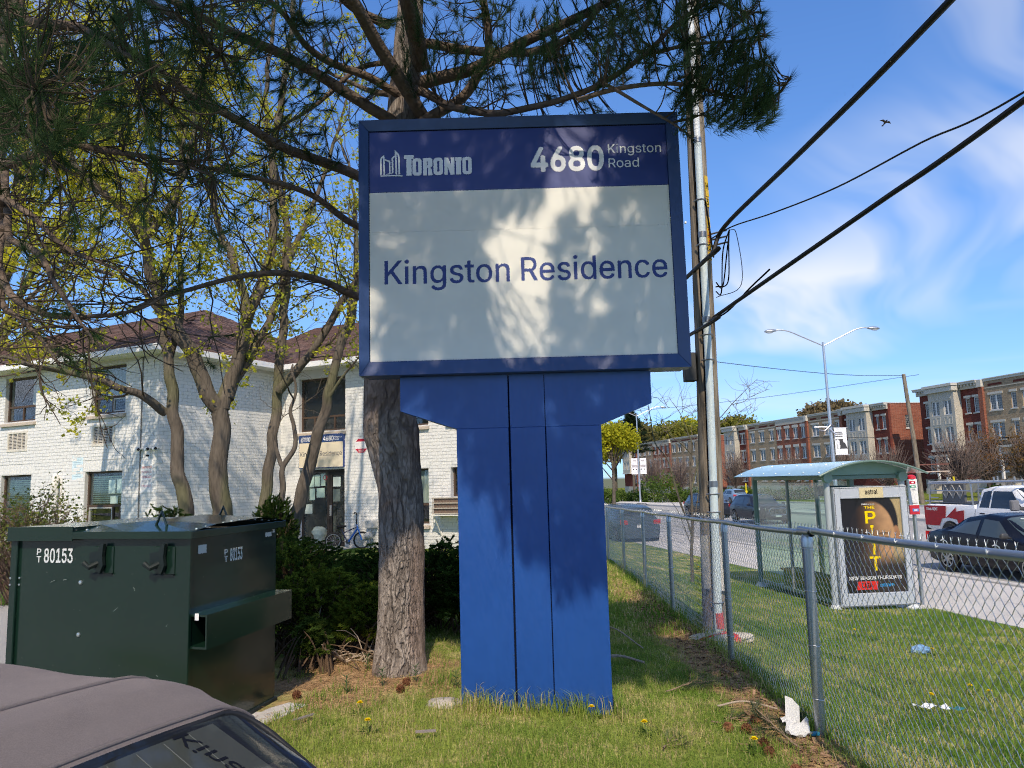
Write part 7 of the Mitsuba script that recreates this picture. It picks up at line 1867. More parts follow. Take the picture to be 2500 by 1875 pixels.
def bare_tree(label, x, y, h, r, seed, leaf=None, n=150, col=(.17, .13, .115)):
    z0 = float(far_z(rs(x, y), rq(x, y))); K = thing('bare_tree', label, 'tree', 'bare trees in front of the townhouses'); R = random.Random(seed); tw, lf = Twigs(), []
    m = MB(); m.tube(spline([(x, y, z0 - .2), (x + R.gauss(0, .08), y, z0 + h * .2), (x, y, z0 + h * .38)]), np.linspace(.11, .06, 13) * h / 5, 9); m.put(K + '__trunk', 'm_maple_bark', smooth=50)
    for i in range(n):
        a = R.uniform(0, 6.283); u = R.random() ** .6; el = R.uniform(-.15, 1.4)
        e = np.array([x + r * u * math.cos(a) * math.cos(el * .8), y + r * u * math.sin(a) * math.cos(el * .8), z0 + h * .38 + h * .62 * (math.sin(max(el, 0)) * .75 + .25 * u)])
        b = np.array([x, y, z0 + h * R.uniform(.2, .4)]); pts = spline([b, b * .5 + e * .5 + np.array([0, 0, -.04 * h]), e], 4); tw.add(pts, .006 * h, .003 * h, col, 3)
        for _ in range(4):
            p2, _d = wander(pts[R.randint(3, 8)], unit(e - b + np.array([R.gauss(0, 1.3), R.gauss(0, 1.3), R.gauss(.5, 1)])), R.uniform(.12, .22) * h, 3, .2, .05, R); tw.add(p2, .0035 * h, .002 * h, col, 3)
            if leaf: lf.append(p2[-1])
    tw.m.put(K + '__twigs', 'm_twig', kind='stuff')
    if leaf:
        v, f, c = leaf_mesh(lf, 3, .10, .16, leaf, seed); MB().add(v, f, c).put(K + '__leaves', 'm_leaf', kind='stuff')


for u, y, h, r, lab, leaf in ((2333, 66, 5.6, 2.9, 'wide bare tree in front of the stone bay of the right block', None), (2400, 70, 5.6, 2.0, 'bare tree with rusty leaves before the right block', ((.20, .09, .03), (.28, .15, .05))), (2160, 78, 5.2, 2.6, 'bare tree before the sunlit brick side wall', None), (2060, 92, 5.6, 2.6, 'bare tree behind the banner of the tall lamp', None),
                              (1925, 105, 5.8, 2.6, 'small bare tree above the middle of the shelter roof', None), (2492, 68, 5.4, 1.8, 'tree with rusty buds at the right edge before the tan townhouse', ((.18, .10, .03), (.25, .15, .05))), (1790, 110, 6.2, 2.8, 'bare tree just left of the shelter roof tip', None), (1655, 110, 6.0, 3.2, 'bare tree behind the thin sapling', None), (1590, 120, 6.6, 3.0, 'bare tree right of the smaller street lamp', None)):
    x, y = far_xy(u, y); bare_tree(lab, x, y, h, r, int(u), leaf)


def crown_tree(key, label, x, y, z0, h, cz, rx, rz, n, size, cols, seed, lump=.5, trunk=.25, cat='tree', group=None):
    """leafy crown of many small leaf clumps in lobes round an uneven outline"""
    K = thing(key, label, cat, group); R = np.random.default_rng(seed)
    m = MB(); m.tube(spline([(x, y, z0 - .3), (x + .1 * rx * .3, y, z0 + (cz - z0) * .5), (x, y, cz + rz * .4)]), np.linspace(trunk, trunk * .3, 13), 9); m.put(K + '__trunk', 'm_maple_bark', smooth=50)
    tw = Twigs(); RR = random.Random(seed)
    lobes = []
    for i in range(16):
        a, b = RR.uniform(0, 6.28), RR.uniform(-.5, 1.4); c = np.array([math.cos(a) * math.cos(b) * rx * .68, math.sin(a) * math.cos(b) * rx * .68, math.sin(b) * rz * .68]); lobes.append((c, RR.uniform(.28, .5)))
        e = c + [x, y, cz]; s = np.array([x, y, z0 + (cz - z0) * RR.uniform(.4, 1)]); tw.add(spline([s, s * .5 + e * .5 + np.array([0, 0, -.05 * rz]), e], 4), trunk * .35, trunk * .1, (.10, .08, .065), 5)
    P = []
    per = n // 16
    for c, s in lobes:
        d = R.normal(size=(per, 3)); d /= np.linalg.norm(d, axis=1, keepdims=True); rr = R.random(per)[:, None] ** .45
        P.append(c + d * rr * s * np.array([rx, rx, rz]))
    P = np.vstack(P) + [x, y, cz]
    tw.m.put(K + '__branches', 'm_twig', kind='stuff')
    v, f, c = leaf_mesh(P, 4, size * .8, size, cols, seed); MB().add(v, f, c).put(K + '__crown', 'm_leaf', kind='stuff')


YEL_ = ((.32, .34, .03), (.55, .50, .035)); OLI = ((.17, .19, .04), (.30, .28, .06)); GRN = ((.06, .11, .025), (.13, .19, .04))


def bg(key, lab, u, y, vtop, vbot, rx, cols, n=1500, size=.35, seed=0, group=None, z0=None):
    """crown between image heights given as heights above the eye line at that distance"""
    x, y = far_xy(u, y); zg = (float(far_z(rs(x, y), rq(x, y))) if z0 is None else z0)
    zt, zb = 1.95 + vtop * y / 1878, 1.95 + vbot * y / 1878
    crown_tree(key, lab, x, y, zg, zt - zg, (zt + zb) / 2, rx, (zt - zb) / 2, n, size, cols, seed, trunk=.22 * y / 80, group=group)


bg('maple_tree', 'bright yellow flowering tree on the far grass just right of the blue post', 1494, 84, 132, 4, 3.4, YEL_, 2600, .26, 51)
gp = 'spring trees rising behind the far roofs'
for i, (u, y, vt, vb, rx, cols, lab) in enumerate(((1600, 215, 118, 40, 9, OLI, 'olive tree crown behind the farthest roof'), (1650, 205, 128, 50, 9, OLI, 'olive green tree crown left of the utility pole behind the roofs'), (1700, 215, 140, 60, 9, YEL_, 'yellow green crown directly behind the utility pole'), (1740, 235, 108, 50, 8, OLI, 'low olive crown right behind the utility pole'), (1795, 190, 136, 70, 6.5, OLI, 'olive crown rising behind the narrow bay townhouse'), (1545, 190, 134, 40, 7, ((.17, .16, .06), (.24, .22, .08)), 'brownish budding tree behind the farthest townhouse'), (1500, 240, 130, 30, 9, ((.18, .18, .07), (.28, .26, .09)), 'pale budding tree far beyond the yellow tree'), (2030, 150, 160, 120, 5.5, ((.20, .15, .09), (.25, .2, .1)), 'thin brown crown peeping over the middle townhouse roofs'), (1440, 240, 100, 10, 12, OLI, 'far tree mostly behind the blue post'))):
    bg('background_tree', lab, u, y, vt, vb, rx, cols, 1300, .75, 60 + i, gp)
K = thing('conifer_tree', 'dark spiky conifer standing behind the smaller street lamp', 'tree'); R = random.Random(3); x, y = far_xy(1545, 165); tw, ends = Twigs(), []
m = MB(); m.tube([(x, y, -2), (x, y, 16.2)], [.3, .05], 8); m.put(K + '__trunk', 'm_maple_bark')
for i in range(170):
    z = R.uniform(7, 16.0); rr = (16.6 - z) * .48; a = R.uniform(0, 6.28); e = np.array([x + rr * math.cos(a), y + rr * math.sin(a), z + .5]); tw.add([(x, y, z), e], .06, .02, (.07, .06, .05), 3); ends += [(e, unit(e - [x, y, z])), ((e + [x, y, z]) / 2, unit(e - [x, y, z]))]
v, f, c = tufts(ends, 26, .9, .12, ((.02, .035, .02), (.035, .06, .03)), 2, back=.8); tw.m.put(K + '__branches', 'm_twig', kind='stuff'); MB().add(v, f, c).put(K + '__needles', 'm_leaf', kind='stuff')
SL = ('against the edge of the blue post', 'under the bright yellow tree', 'left of the smaller street lamp foot', 'just right of the smaller street lamp', 'of lighter green, tallest of the row', 'behind the bare sapling', 'beside the left edge of the utility pole', 'just right of the utility pole', 'at the yellow marker left of the shelter', 'seen over the left end of the shelter roof', 'seen through the left shelter glass', 'seen through the right shelter glass', 'by the foot of the leaning wooden pole', 'at the stone base behind the white pickup')
for i, (u, y, r, h, c) in enumerate(((1475, 100, 1.6, 1.9, GRN), (1508, 104, 1.5, 1.5, GRN), (1552, 102, 1.6, 1.7, GRN), (1588, 100, 2.1, 3.2, GRN), (1622, 103, 2.0, 3.9, ((.07, .13, .02), (.16, .22, .04))), (1655, 101, 1.6, 1.6, GRN), (1690, 98, 1.8, 1.6, GRN), (1770, 100, 1.3, 1.3, GRN), (1812, 96, 1.6, 1.5, GRN), (1862, 95, 1.4, 1.2, GRN), (1905, 92, 1.5, 1.2, GRN), (1960, 90, 1.4, 1.2, GRN), (2185, 75, 1.2, 1.2, GRN), (2420, 70, 1.0, .9, GRN))):
    x, y = far_xy(u, y); z = float(far_z(rs(x, y), rq(x, y)))
    K = thing('garden_shrub', 'dark green garden shrub ' + SL[i], 'bush', 'garden shrubs before the far townhouses'); RR = np.random.default_rng(90 + i)
    d = RR.normal(size=(330, 3)); d /= np.linalg.norm(d, axis=1, keepdims=True); d[:, 2] = np.abs(d[:, 2]); P = np.array([x, y, z]) + d * RR.uniform(.6, 1.08, 330)[:, None] * [r, r, h]
    v, f, cc = leaf_mesh(P, 4, .14, .24, c, 90 + i); MB().add(v, f, cc).put(K, 'm_leaf', exact=True)
for u, y, lab in ((1815, 88, 'yellow plastic marker post on the far grass left of the shelter'), (2325, 64, 'leaning yellow marker beside the bare tree across the road')):
    x, y = far_xy(u, y); z = float(far_z(rs(x, y), rq(x, y))); K = thing('marker_post', lab, 'post')
    dx_ = -.25 if u > 2000 else 0
    m = MB(); m.tube([(x, y, z - .1), (x + dx_, y, z + 2.1)], .07, 8); m.put(K + '__post', 'm_semi', (.70, .55, .01))
    m = MB(); m.box((x + dx_ * .5 - .14, y - .04, z + 1.05), (x + dx_ * .5 + .14, y + .04, z + 1.25)); m.box((x - .14, y - .04, z + .75), (x + .14, y + .04, z + .9)); m.put(K + '__collar', 'm_semi', (.72, .58, .02), kind='stuff')
# ---------------------------------------------------------------- dumpster, soft top car, bicycle
def steel_col(p, n, uv):
    a = fbm(p.x * 2.2, p.y * 2.2, p.z * 1.2, 3); b = fbm(p.x * 30, p.y * 30, p.z * 30, 3)
    c = mix((.003, .0135, .0085), (.0055, .021, .013), a)
    return mix(c, (.12, .13, .11), smoothstep(.80, .88, b) * .25 + .05 * smoothstep(.55, .3, p.z))


scene['m_bin_green'] = {'type': 'twosided', 'bsdf': {'type': 'principled', 'base_color': proc(steel_col), 'roughness': .16, 'specular': .5, 'clearcoat': .7, 'clearcoat_gloss': .93}}
M_d = frv((-2.27, 5.43, 0), (.94, -.34, 0), (.2, .98, 0), (0, 0, 1))
DU = thing('dumpster', 'big dark green steel dumpster stencilled 80153 behind the brown car', 'dumpster')
ZB, ZT, DY = .24, 1.62, 1.2
m = MB(); m.box((-1.0, 0, ZB), (0, DY, ZT)); m.put(DU + '__bin', 'm_bin_green', M=M_d)
m = MB(); m.box((-1.68, .012, ZB), (-1.001, 1.45, ZT + .03)); m.put(DU + '__bin', 'm_bin_green', M=M_d)
m = MB(); m.box((-1.71, -.012, ZB), (-1.64, .07, ZT + .0), ch=.006); m.put(DU + '__corner_post', 'm_bin_green', M=M_d)
m = MB(); m.box((-.03, -.004, ZB), (.012, .03, ZT - .005), ch=.004); m.put(DU + '__corner_post', 'm_bin_green', M=M_d)
for a, b in (((-1.66, -.02, .18), (.02, .06, ZB)), ((-.05, .06, .18), (.02, DY + .02, ZB)), ((-1.66, DY - .1, .18), (-.05, DY - .02, ZB))):
    m = MB(); m.box(a, b, ch=.004); m.put(DU + '__skid', 'm_semi', (.010, .014, .012), M=M_d)
# right lid, slightly peaked, with a folded rim and rivets
LID = DU + '__lid'
m = MB(); P = []
for i, x in enumerate((-1.04, -.52, .05)):
    P.append([(x, -.05, 1.665), (x, .25, 1.70 + (.03 if i == 1 else 0)), (x, DY - .3, 1.715 + (.03 if i == 1 else 0)), (x, DY + .07, 1.675)])
m.grid(np.array(P)[::-1]); m.put(LID, 'm_bin_green', M=M_d, exact=True)
m = MB()
for a, b in (((-1.04, -.055, 1.615), (.055, -.045, 1.668)), ((.045, -.045, 1.615), (.055, DY + .075, 1.668)), ((-1.04, DY + .065, 1.62), (.045, DY + .075, 1.675))): m.box(a, b, ch=.002)
m.put(LID + '__rim', 'm_bin_green', M=M_d)
for k_ in range(11):
    for (x, y) in ((.02, .05 + k_ * .11), (-1.0, .05 + k_ * .11)):
        m = MB(); m.lathe([(.011, 0), (.009, .006), (0, .008)], 8, M=M_d @ fr(x, y, 1.676 + .03 * math.sin(min(1, k_ / 9) * 3))); m.put(LID + '__rivet', 'm_metal', (.5, .55, .52))
for (x, y) in ((-.35, .12), (-.45, DY - .15)):
    m = MB(); m.tube([(x - .05, y, 1.70), (x, y, 1.80), (x + .05, y, 1.70)], .011, 8); m.put(LID + '__handle', 'm_bin_green', M=M_d)
L2 = num(DU + '__lid')
m = MB(); m.add(boxv((-1.71, -.035, 1.66), (-1.045, 1.52, 1.70)) + np.array([[0, 0, 0]] * 4 + [[0, 0, 0]] * 4), BOXF); m.put(L2, 'm_bin_green', M=M_d, exact=True)
m = MB(); m.box((-1.71, -.05, 1.60), (-1.045, -.036, 1.705), ch=.002); m.put(L2 + '__rim', 'm_bin_green', M=M_d)
# fork pocket on the right side
m = MB()
for a, b in (((.0, .02, 1.085), (.15, DY + .02, 1.10)), ((.0, .02, .87), (.15, DY + .02, .885)), ((.138, .02, .885), (.15, DY + .02, 1.085)), ((.0, .04, .88), (.006, DY, 1.09))): m.box(a, b)
m.put(DU + '__fork_pocket', 'm_bin_green', M=M_d)
m = MB(); m.box((.05, .012, 1.06), (.085, .019, 1.108), ch=.003); m.put(DU + '__pocket_tape', 'm_matte', (.72, .72, .70), M=M_d)
# latches
for x in (-.77, -.21):
    k_ = num(DU + '__latch'); m = MB(); m.box((x - .09, -.008, 1.37), (x + .09, .0, 1.56), ch=.003); m.put(k_, 'm_bin_green', M=M_d, exact=True)
    m = MB(); m.prism(Polygon([(-.10, .02), (-.10, .09), (-.02, .10), (.0, .15), (.03, .15), (.02, .06), (.03, .0), (.0, -.06), (-.04, -.02)]), 0, .03, M=np.array([[1, 0, 0, x], [0, 0, -1, -.02], [0, 1, 0, 1.43], [0, 0, 0, 1.]])); m.put(k_ + '__hook', 'm_semi', (.006, .012, .010), M=M_d)
    m = MB(); m.tube([(x - .02, -.03, 1.45), (x - .06, -.09, 1.42), (x - .11, -.09, 1.45)], .02, 8); m.put(k_ + '__lever', 'm_semi', (.008, .014, .012), M=M_d)
    m = MB(); m.box((x - .09, -.02, 1.362), (x + .09, -.001, 1.37)); m.put(k_ + '__ledge', 'm_semi', (.006, .010, .009), M=M_d)
for x, z in [(-1.0, 1.30), (-1.0, .93), (-1.0, .56)]:
    m = MB(); m.lathe([(.017, 0), (.014, .010), (0, .013)], 10, M=M_d @ frv((x + .012, -.002, z), (1, 0, 0), (0, 0, 1), (0, -1, 0))); m.put(DU + '__bolt', 'm_metal', (.55, .6, .58))
for x in (-1.695, -1.625):
    for z in (1.32, 1.27, .46):
        m = MB(); m.lathe([(.009, 0), (.008, .006), (0, .008)], 8, M=M_d @ frv((x, -.013 if x < -1.66 else .010, z), (1, 0, 0), (0, 0, 1), (0, -1, 0))); m.put(DU + '__bolt', 'm_metal', (.6, .62, .6))


def stencil(x, z, h, w, M, y):
    for s_, dx, dz, hh, ww in (('80153', .075, 0, h, w), ('P', 0, h * .56, h * .44, .045), ('T', 0, -.0, h * .44, .045)):
        m = MB(); m.mesh(fit_text(s_, ww, hh, True, .0015), M=np.array([[1, 0, 0, x + dx], [0, 0, -1, y], [0, 1, 0, z + dz], [0, 0, 0, 1.]])); m.put(DU + '__stencil', 'm_matte', (.58, .60, .58), M=M)


stencil(-1.455, 1.44, .10, .29, M_d, .0095)
M_ds = M_d @ np.array([[0, -1, 0, 0], [1, 0, 0, 0], [0, 0, 1, 0], [0, 0, 0, 1.]])
stencil(.43, 1.41, .09, .17, M_ds, -.0015)
for i, (x, z, w, h) in enumerate(((.10, 1.50, .10, .06), (1.02, 1.55, .10, .035), (1.14, 1.575, .03, .03))):
    m = MB(); m.box((x, -.003, z), (x + w, -.001, z + h)); m.put(DU + '__sticker', 'm_matte', (.50, .52, .50), M=M_ds)
R = random.Random(5); m = MB()
for i in range(12):
    x, z, a, l_ = R.uniform(-1.6, -.1), R.uniform(.4, 1.35), R.uniform(-1, 1), R.uniform(.01, .05); m.tube([(x, -.0015, z), (x + l_ * math.cos(a), -.0015, z + l_ * math.sin(a))], .0012, 4)
m.put(DU + '__scratches', 'm_matte', (.35, .40, .37), M=M_d, kind='stuff')
sl_ = thing('concrete_slab', 'pale corner of a concrete slab under the right edge of the dumpster', 'slab')
m = MB(); m.add([pt(M_d, -2.2, -.3, .1), pt(M_d, .12, -.3, .1), pt(M_d, .36, DY + .10, .1), pt(M_d, -2.2, DY + .16, .1), pt(M_d, -2.2, -.3, .212), pt(M_d, .12, -.3, .212), pt(M_d, .36, DY + .10, .212), pt(M_d, -2.2, DY + .16, .212)], BOXF); m.put(sl_ + '__slab', 'm_concrete')

# ---- brown soft top convertible
e1, e2 = np.array([.93, -.3676, 0]), np.array([-.3676, -.93, 0])
CZ = .04
O_ = np.array([-.87, 2.50, 0])
M_c = frv(O_, e1, e2, BZ) @ np.diag([1, 1, 1, 1.])


def fabric_col(p, n, uv):
    a = fbm(p.x * 2.4, p.y * 2.4, p.z * 2.4, 3); b = noise(p.x * 420, p.y * 420, p.z * 420); c = fbm(p.x * 16, p.y * 16, p.z * 16, 2)
    return mix((.120, .103, .101), (.165, .143, .140), a * .6 + c * .4) * (.86 + .28 * b)


scene['m_fabric'] = bump({'type': 'principled', 'base_color': proc(fabric_col), 'roughness': .9, 'specular': .15, 'sheen': .4}, lambda p, n, uv: noise(p.x * 380, p.y * 380, p.z * 380) + 3 * fbm(p.x * 7, p.y * 7, p.z * 7, 2), .0016, 1.2e-3)
CA = thing('convertible_car', 'dark convertible with a dull brown fabric roof, cropped at the lower left corner', 'car')
WID = 1.18
zc_a = lambda a: np.interp(a, [-1.75, -1.45, -1.0, -.5, -.22, -.08, .02, .10, .30, .55, .85], [1.18, 1.29, 1.345, 1.355, 1.345, 1.325, 1.300, 1.268, 1.165, 1.01, .84]) + .025 + .012 * np.cos((np.asarray(a) + .95) * 2 * np.pi / .86) * (np.asarray(a) < -.1)
A_ = np.linspace(-1.75, .85, 66)


def fab(a, b):
    """height of the fabric at a (rearwards) and b (0 far edge .. WID near edge)"""
    d = np.minimum(b, WID - b); e = np.clip(1 - d / .20, 0, 1)
    return zc_a(a) + .02 * np.sin(np.pi * np.clip(b / WID, 0, 1)) - .075 * e ** 2.2


B_ = np.r_[0, .012, .03, .06, .1, .15, .2, np.linspace(.3, WID - .3, 8), WID - np.array([.2, .15, .1, .06, .03, .012, 0])]
P = np.array([[[a, b, fab(a, b)] for b in B_] for a in A_])
side = np.array([[[a, -.03 if s < 0 else WID + .03, min(.88, fab(a, 0) - .02)] for s in (s_,)] for a in A_ for s_ in (-1,)]).reshape(len(A_), 1, 3)
side2 = side.copy(); side2[..., 1] = WID + .03
m = MB(); m.grid(np.concatenate([side, P, side2], 1)[:, ::-1]); m.put(CA + '__soft_top', 'm_fabric', M=M_c, smooth=True)
# stitched seam and raised band in front of the window
for a0 in (-.30, .055):
    m = MB(); m.tube([(a0 - .06 * math.cos(b / WID * math.pi) * 0, b, fab(a0, b) + .002) for b in B_[1:-1]], .007, 6); m.put(CA + '__soft_top__seam', 'm_fabric', M=M_c, smooth=True)
# rear window of glass with rounded corners
w0, w1, b0, b1, rc = .085, .74, .075, WID - .075, .10
ring = []
for (ca, cb, t0) in ((w0 + rc, b0 + rc, math.pi), (w1 - rc, b0 + rc, 1.5 * math.pi), (w1 - rc, b1 - rc, 0), (w0 + rc, b1 - rc, .5 * math.pi)):
    for t_ in np.linspace(0, math.pi / 2, 8):
        ang = t0 + t_; ring.append((ca + rc * math.cos(ang), cb + rc * math.sin(ang)))
poly = Polygon(ring)


def drape(poly, off, step=.035):
    g = trimesh.creation.triangulate_polygon(poly, engine='earcut'); v, f = trimesh.remesh.subdivide_to_size(np.c_[g[0], np.zeros(len(g[0]))], g[1], step)
    v[:, 2] = fab(v[:, 0], v[:, 1]) + off; return v, f


v, f = drape(poly.buffer(.006), .004); m = MB(); m.add(v, f); m.put(CA + '__rear_window', 'm_darkpane', (.012, .014, .016), M=M_c, smooth=True)
v, f = drape(Polygon([(.112, .245), (.72, .20), (.72, WID - .14), (.112, WID - .14)]), .0065); m = MB(); m.add(v, f); m.put(CA + '__rear_window__tint', 'm_darkpane', (.045, .050, .045), M=M_c, smooth=True)
m = MB(); rr = np.array(ring + ring[:1]); m.tube([(a, b, fab(a, b) + .004) for a, b in rr], .009, 6, cap=False); m.put(CA + '__rear_window__gasket', 'm_semi', (.012, .012, .014), M=M_c, smooth=True)
for i in range(9):
    b = .34 + i * .085; aa = np.linspace(.12, .70, 16); m = MB(); m.tube([(a, b + .02 * 0, fab(a, b) + .0075) for a in aa], .0012, 4); m.put(CA + '__rear_window__heater_line', 'm_matte', (.10, .11, .105), M=M_c)
tm = text('Kinae', .085, False, 1.0, .0012); tv = np.array(tm.vertices)
tv = np.c_[.105 + tv[:, 0] * .75, .345 + tv[:, 1] * .58 - .25 * tv[:, 0] * .75, tv[:, 2]]; tv[:, 2] += fab(tv[:, 0], tv[:, 1]) + .0075
m = MB(); m.add(tv, np.array(tm.faces)); m.put(CA + '__rear_window__lettering', 'm_matte', (.010, .012, .018), M=M_c)
m = MB(); m.tube(spline([(-.36, -.02, .98), (-.2, .02, 1.12), (0, .03, 1.2)]), .006, 5); m.put(CA + '__soft_top__piping', 'm_semi', (.05, .04, .04), M=M_c)
c = Car(4.1, [(-2.05, .60), (-1.95, .84), (-1.3, .88), (0, .90), (1.0, .88), (1.85, .72), (2.05, .5)], [(-2.05, .55), (-1.3, .84), (1.0, .84), (2.05, .45)], [(-2.05, .64), (-1.85, .78), (-1.2, .83), (1.3, .83), (1.85, .74), (2.05, .5)], .6, .17, (9, 10), (-1.2, 1.3), .30, .2)
c.M = frv(O_ + e1 * (-.6) + e2 * (WID / 2) + [0, 0, CZ], -e1, -e2, BZ)
c.body(CA + '__body', (.012, .012, .014)); common_bits(c, CA, .83, (-.65, .75), .2, (-.5,), .76, (.4, .4, .42), 5)
m = MB(); m.add([(-.1, -.6, 1.0), (-.1, .6, 1.0), (.55, .62, .90), (.55, -.62, .90)], [[0, 1, 2, 3]])
m2 = MB(); m2.quad((1.05, -.62, .89), (1.05, .62, .89), (.62, .55, 1.22), (.62, -.55, 1.22)); m2.put(CA + '__windscreen', 'm_darkpane', (.02, .022, .025), M=c.M)
c.mirror(CA + '__mirror', .85, .92, .80, (.012, .012, .014))

# ---- child's blue bicycle against the wall
BK = thing('bicycle', 'small blue bicycle with black handlebars leaning against the white wall by the entrance', 'bicycle')
M_k = M_door @ frv((2.87, -.50, GZB - .02), (.80, .60, 0), (-.60, .80, 0), (0, 0, 1))   # x forward
RW = .235
for x, nme in ((-.36, 'wheel'), (.42, 'wheel')):
    k_ = num(BK + '__wheel'); Mw = M_k @ frv((x, 0, RW), (1, 0, 0), (0, 0, 1), (0, -1, 0))
    m = MB(); a = np.linspace(0, 2 * np.pi, 33); m.tube(np.stack([RW * .92 * np.cos(a), RW * .92 * np.sin(a), a * 0], 1), .024, 8, cap=False); m.put(k_ + '__tyre', 'm_semi', (.012, .012, .013), M=Mw)
    m = MB(); m.tube(np.stack([RW * .80 * np.cos(a), RW * .80 * np.sin(a), a * 0], 1), .010, 6, cap=False)
    for i in range(14): t_ = i * 2 * math.pi / 14; m.tube([(0, 0, .015 * (-1) ** i), (RW * .8 * math.cos(t_), RW * .8 * math.sin(t_), 0)], .003, 4)
    m.put(k_ + '__rim', 'm_metal', (.5, .52, .55), M=Mw)
BLU = (.02, .13, .50)
for nme, pts, r, col in (('down_tube', [(.30, 0, .56), (.05, 0, .20)], .024, BLU), ('top_tube', [(.29, 0, .60), (-.10, 0, .44)], .016, (.02, .03, .08)), ('seat_tube', [(-.14, 0, .56), (.02, 0, .20)], .016, (.03, .04, .09)), ('chain_stay', [(.03, 0, .2), (-.36, .05, .235)], .011, (.02, .02, .03)), ('seat_stay', [(-.11, 0, .44), (-.36, .05, .235)], .010, (.02, .02, .03)), ('fork', [(.28, 0, .66), (.33, .05, .5), (.42, .06, .235)], .018, BLU), ('fork', [(.28, 0, .66), (.33, -.05, .5), (.42, -.06, .235)], .018, BLU), ('seat_post', [(-.12, 0, .5), (-.15, 0, .60)], .013, (.2, .03, .03)),
                          ('handlebar', [(.22, -.34, .98), (.24, -.20, .99), (.28, -.12, .95), (.27, -.05, .80), (.27, 0, .78), (.27, .05, .80), (.28, .12, .95), (.24, .20, .99), (.22, .34, .98)], .012, (.012, .014, .03)), ('crossbar', [(.28, -.115, .92), (.28, .115, .92)], .009, (.012, .03, .1)), ('stem', [(.28, 0, .66), (.27, 0, .80)], .018, (.012, .013, .02))):
    m = MB(); m.tube(pts if len(pts) < 4 else spline(pts, 4), r, 8); m.put(BK + '__' + nme, 'm_satin', col, M=M_k, smooth=40)
for s in (1, -1):
    m = MB(); m.tube([(.22, s * .25, .985), (.215, s * .37, .98)], .018, 8); m.put(BK + '__grip', 'm_semi', (.01, .01, .01), M=M_k)
    m = MB(); m.tube([(.25, s * .22, .96), (.27, s * .32, .93)], .006, 5); m.put(BK + '__brake_lever', 'm_metal', (.1, .1, .1), M=M_k)
m = MB(); m.mesh(manifold3d.Manifold.batch_hull([manifold3d.Manifold.sphere(.055, 16).translate([-.22, .03, .62]), manifold3d.Manifold.sphere(.055, 16).translate([-.22, -.03, .62]), manifold3d.Manifold.sphere(.022, 16).translate([-.02, 0, .635])])); m.put(BK + '__saddle', 'm_semi', (.012, .011, .011), M=M_k, smooth=40)
m = MB(); m.lathe([(.07, -.006), (.07, .006), (0, .006)], 18, M=M_k @ frv((.04, .05, .2), (1, 0, 0), (0, 0, 1), (0, -1, 0))); m.tube([pt(M_k, .04, .06, .2), pt(M_k, .10, .06, .10)], .009, 5); m.tube([pt(M_k, .04, -.06, .2), pt(M_k, -.02, -.06, .3)], .009, 5); m.put(BK + '__crank', 'm_metal', (.2, .2, .22))

# ---- bird in the sky
BD = thing('bird', 'small dark bird gliding high in the blue sky between the wires', 'bird')
M_b = frv((13.0, 25.0, 13.75), unit([.45, -.2, .55]), unit([-.9, 0, .3]), unit([0, -.6, .5]))
s = trimesh.creation.icosphere(subdivisions=2); m = MB(); m.add(np.array(s.vertices) * [.10, .032, .03], s.faces)
for sg in (1, -1):
    m.add([(.03, sg * .02, .01), (.05, sg * .10, .03), (-.01, sg * .21, .015), (-.03, sg * .10, .03), (-.035, sg * .02, .01), (.0, sg * .10, .042)], [[0, 1, 5], [1, 2, 5], [2, 3, 5], [3, 4, 5], [4, 0, 5], [0, 4, 3], [0, 3, 1], [1, 3, 2]])
m.add([(-.08, .012, 0), (-.08, -.012, 0), (-.17, -.035, .005), (-.17, .035, .005), (-.12, 0, .012)], [[0, 1, 4], [1, 2, 4], [2, 3, 4], [3, 0, 4], [0, 2, 1], [0, 3, 2]])
m.put(BD, 'm_matte', (.03, .027, .025), M=M_b, exact=True)

# ---------------------------------------------------------------- grass, flowers, litter
RG = np.random.default_rng(77)


def blades(xy, L, wid, lean, cols, seed, bend=.35):
    R = np.random.default_rng(seed); N = len(xy)
    z = lawn_z(xy[:, 0], xy[:, 1]); P = np.c_[xy, z - .004]
    a = R.uniform(0, 2 * np.pi, N); w = np.c_[np.cos(a), np.sin(a), 0 * a]; b = a + R.uniform(.5, 2.6, N)
    ld = np.c_[np.cos(b), np.sin(b), 0 * b] * (lean * R.uniform(.2, 1.3, N))[:, None]
    L = np.asarray(L)[:, None] if np.ndim(L) else np.full((N, 1), L); L = L * R.uniform(.55, 1.25, N)[:, None]
    up = np.array([0, 0, 1.0])
    mid = P + (up * .62 + ld * .35) * L; tip = P + (up * (1 - bend * lean) + ld) * L
    wd = (wid * R.uniform(.7, 1.3, N))[:, None] / 2 if np.ndim(wid) else wid / 2
    v = np.stack([P - w * wd, P + w * wd, mid + w * wd * .7, mid - w * wd * .7, tip], 1).reshape(-1, 3)
    i = np.arange(N)[:, None] * 5; f = np.vstack([i + [[0, 1, 2]], i + [[0, 2, 3]], i + [[3, 2, 4]]])
    return v, f, np.repeat(cols, 5, 0)


def grass_cols(xy, R, dry=0.):
    p = np.c_[xy * .55, xy[:, :1] * 0 + 3]; a = meshkit.fbm(p, 3, 2); b = meshkit.fbm(np.c_[xy * 2.6, xy[:, :1] * 0 + 7], 3, 5)
    t = np.clip((.55 * a + .45 * b - .33) / .32 + R.normal(0, .16, len(xy)) + dry, 0, 1)[:, None]
    g = np.array([.085, .165, .022]) * (1 - t) + np.array([.235, .275, .060]) * t
    s = (R.random(len(xy)) < .07 + .30 * np.clip((b - .50) * 4, 0, 1) * (t[:, 0] > .4))[:, None]
    g = np.where(s, np.array([.42, .34, .17]), g)
    return 1.45 * g * R.uniform(.7, 1.3, (len(xy), 1))


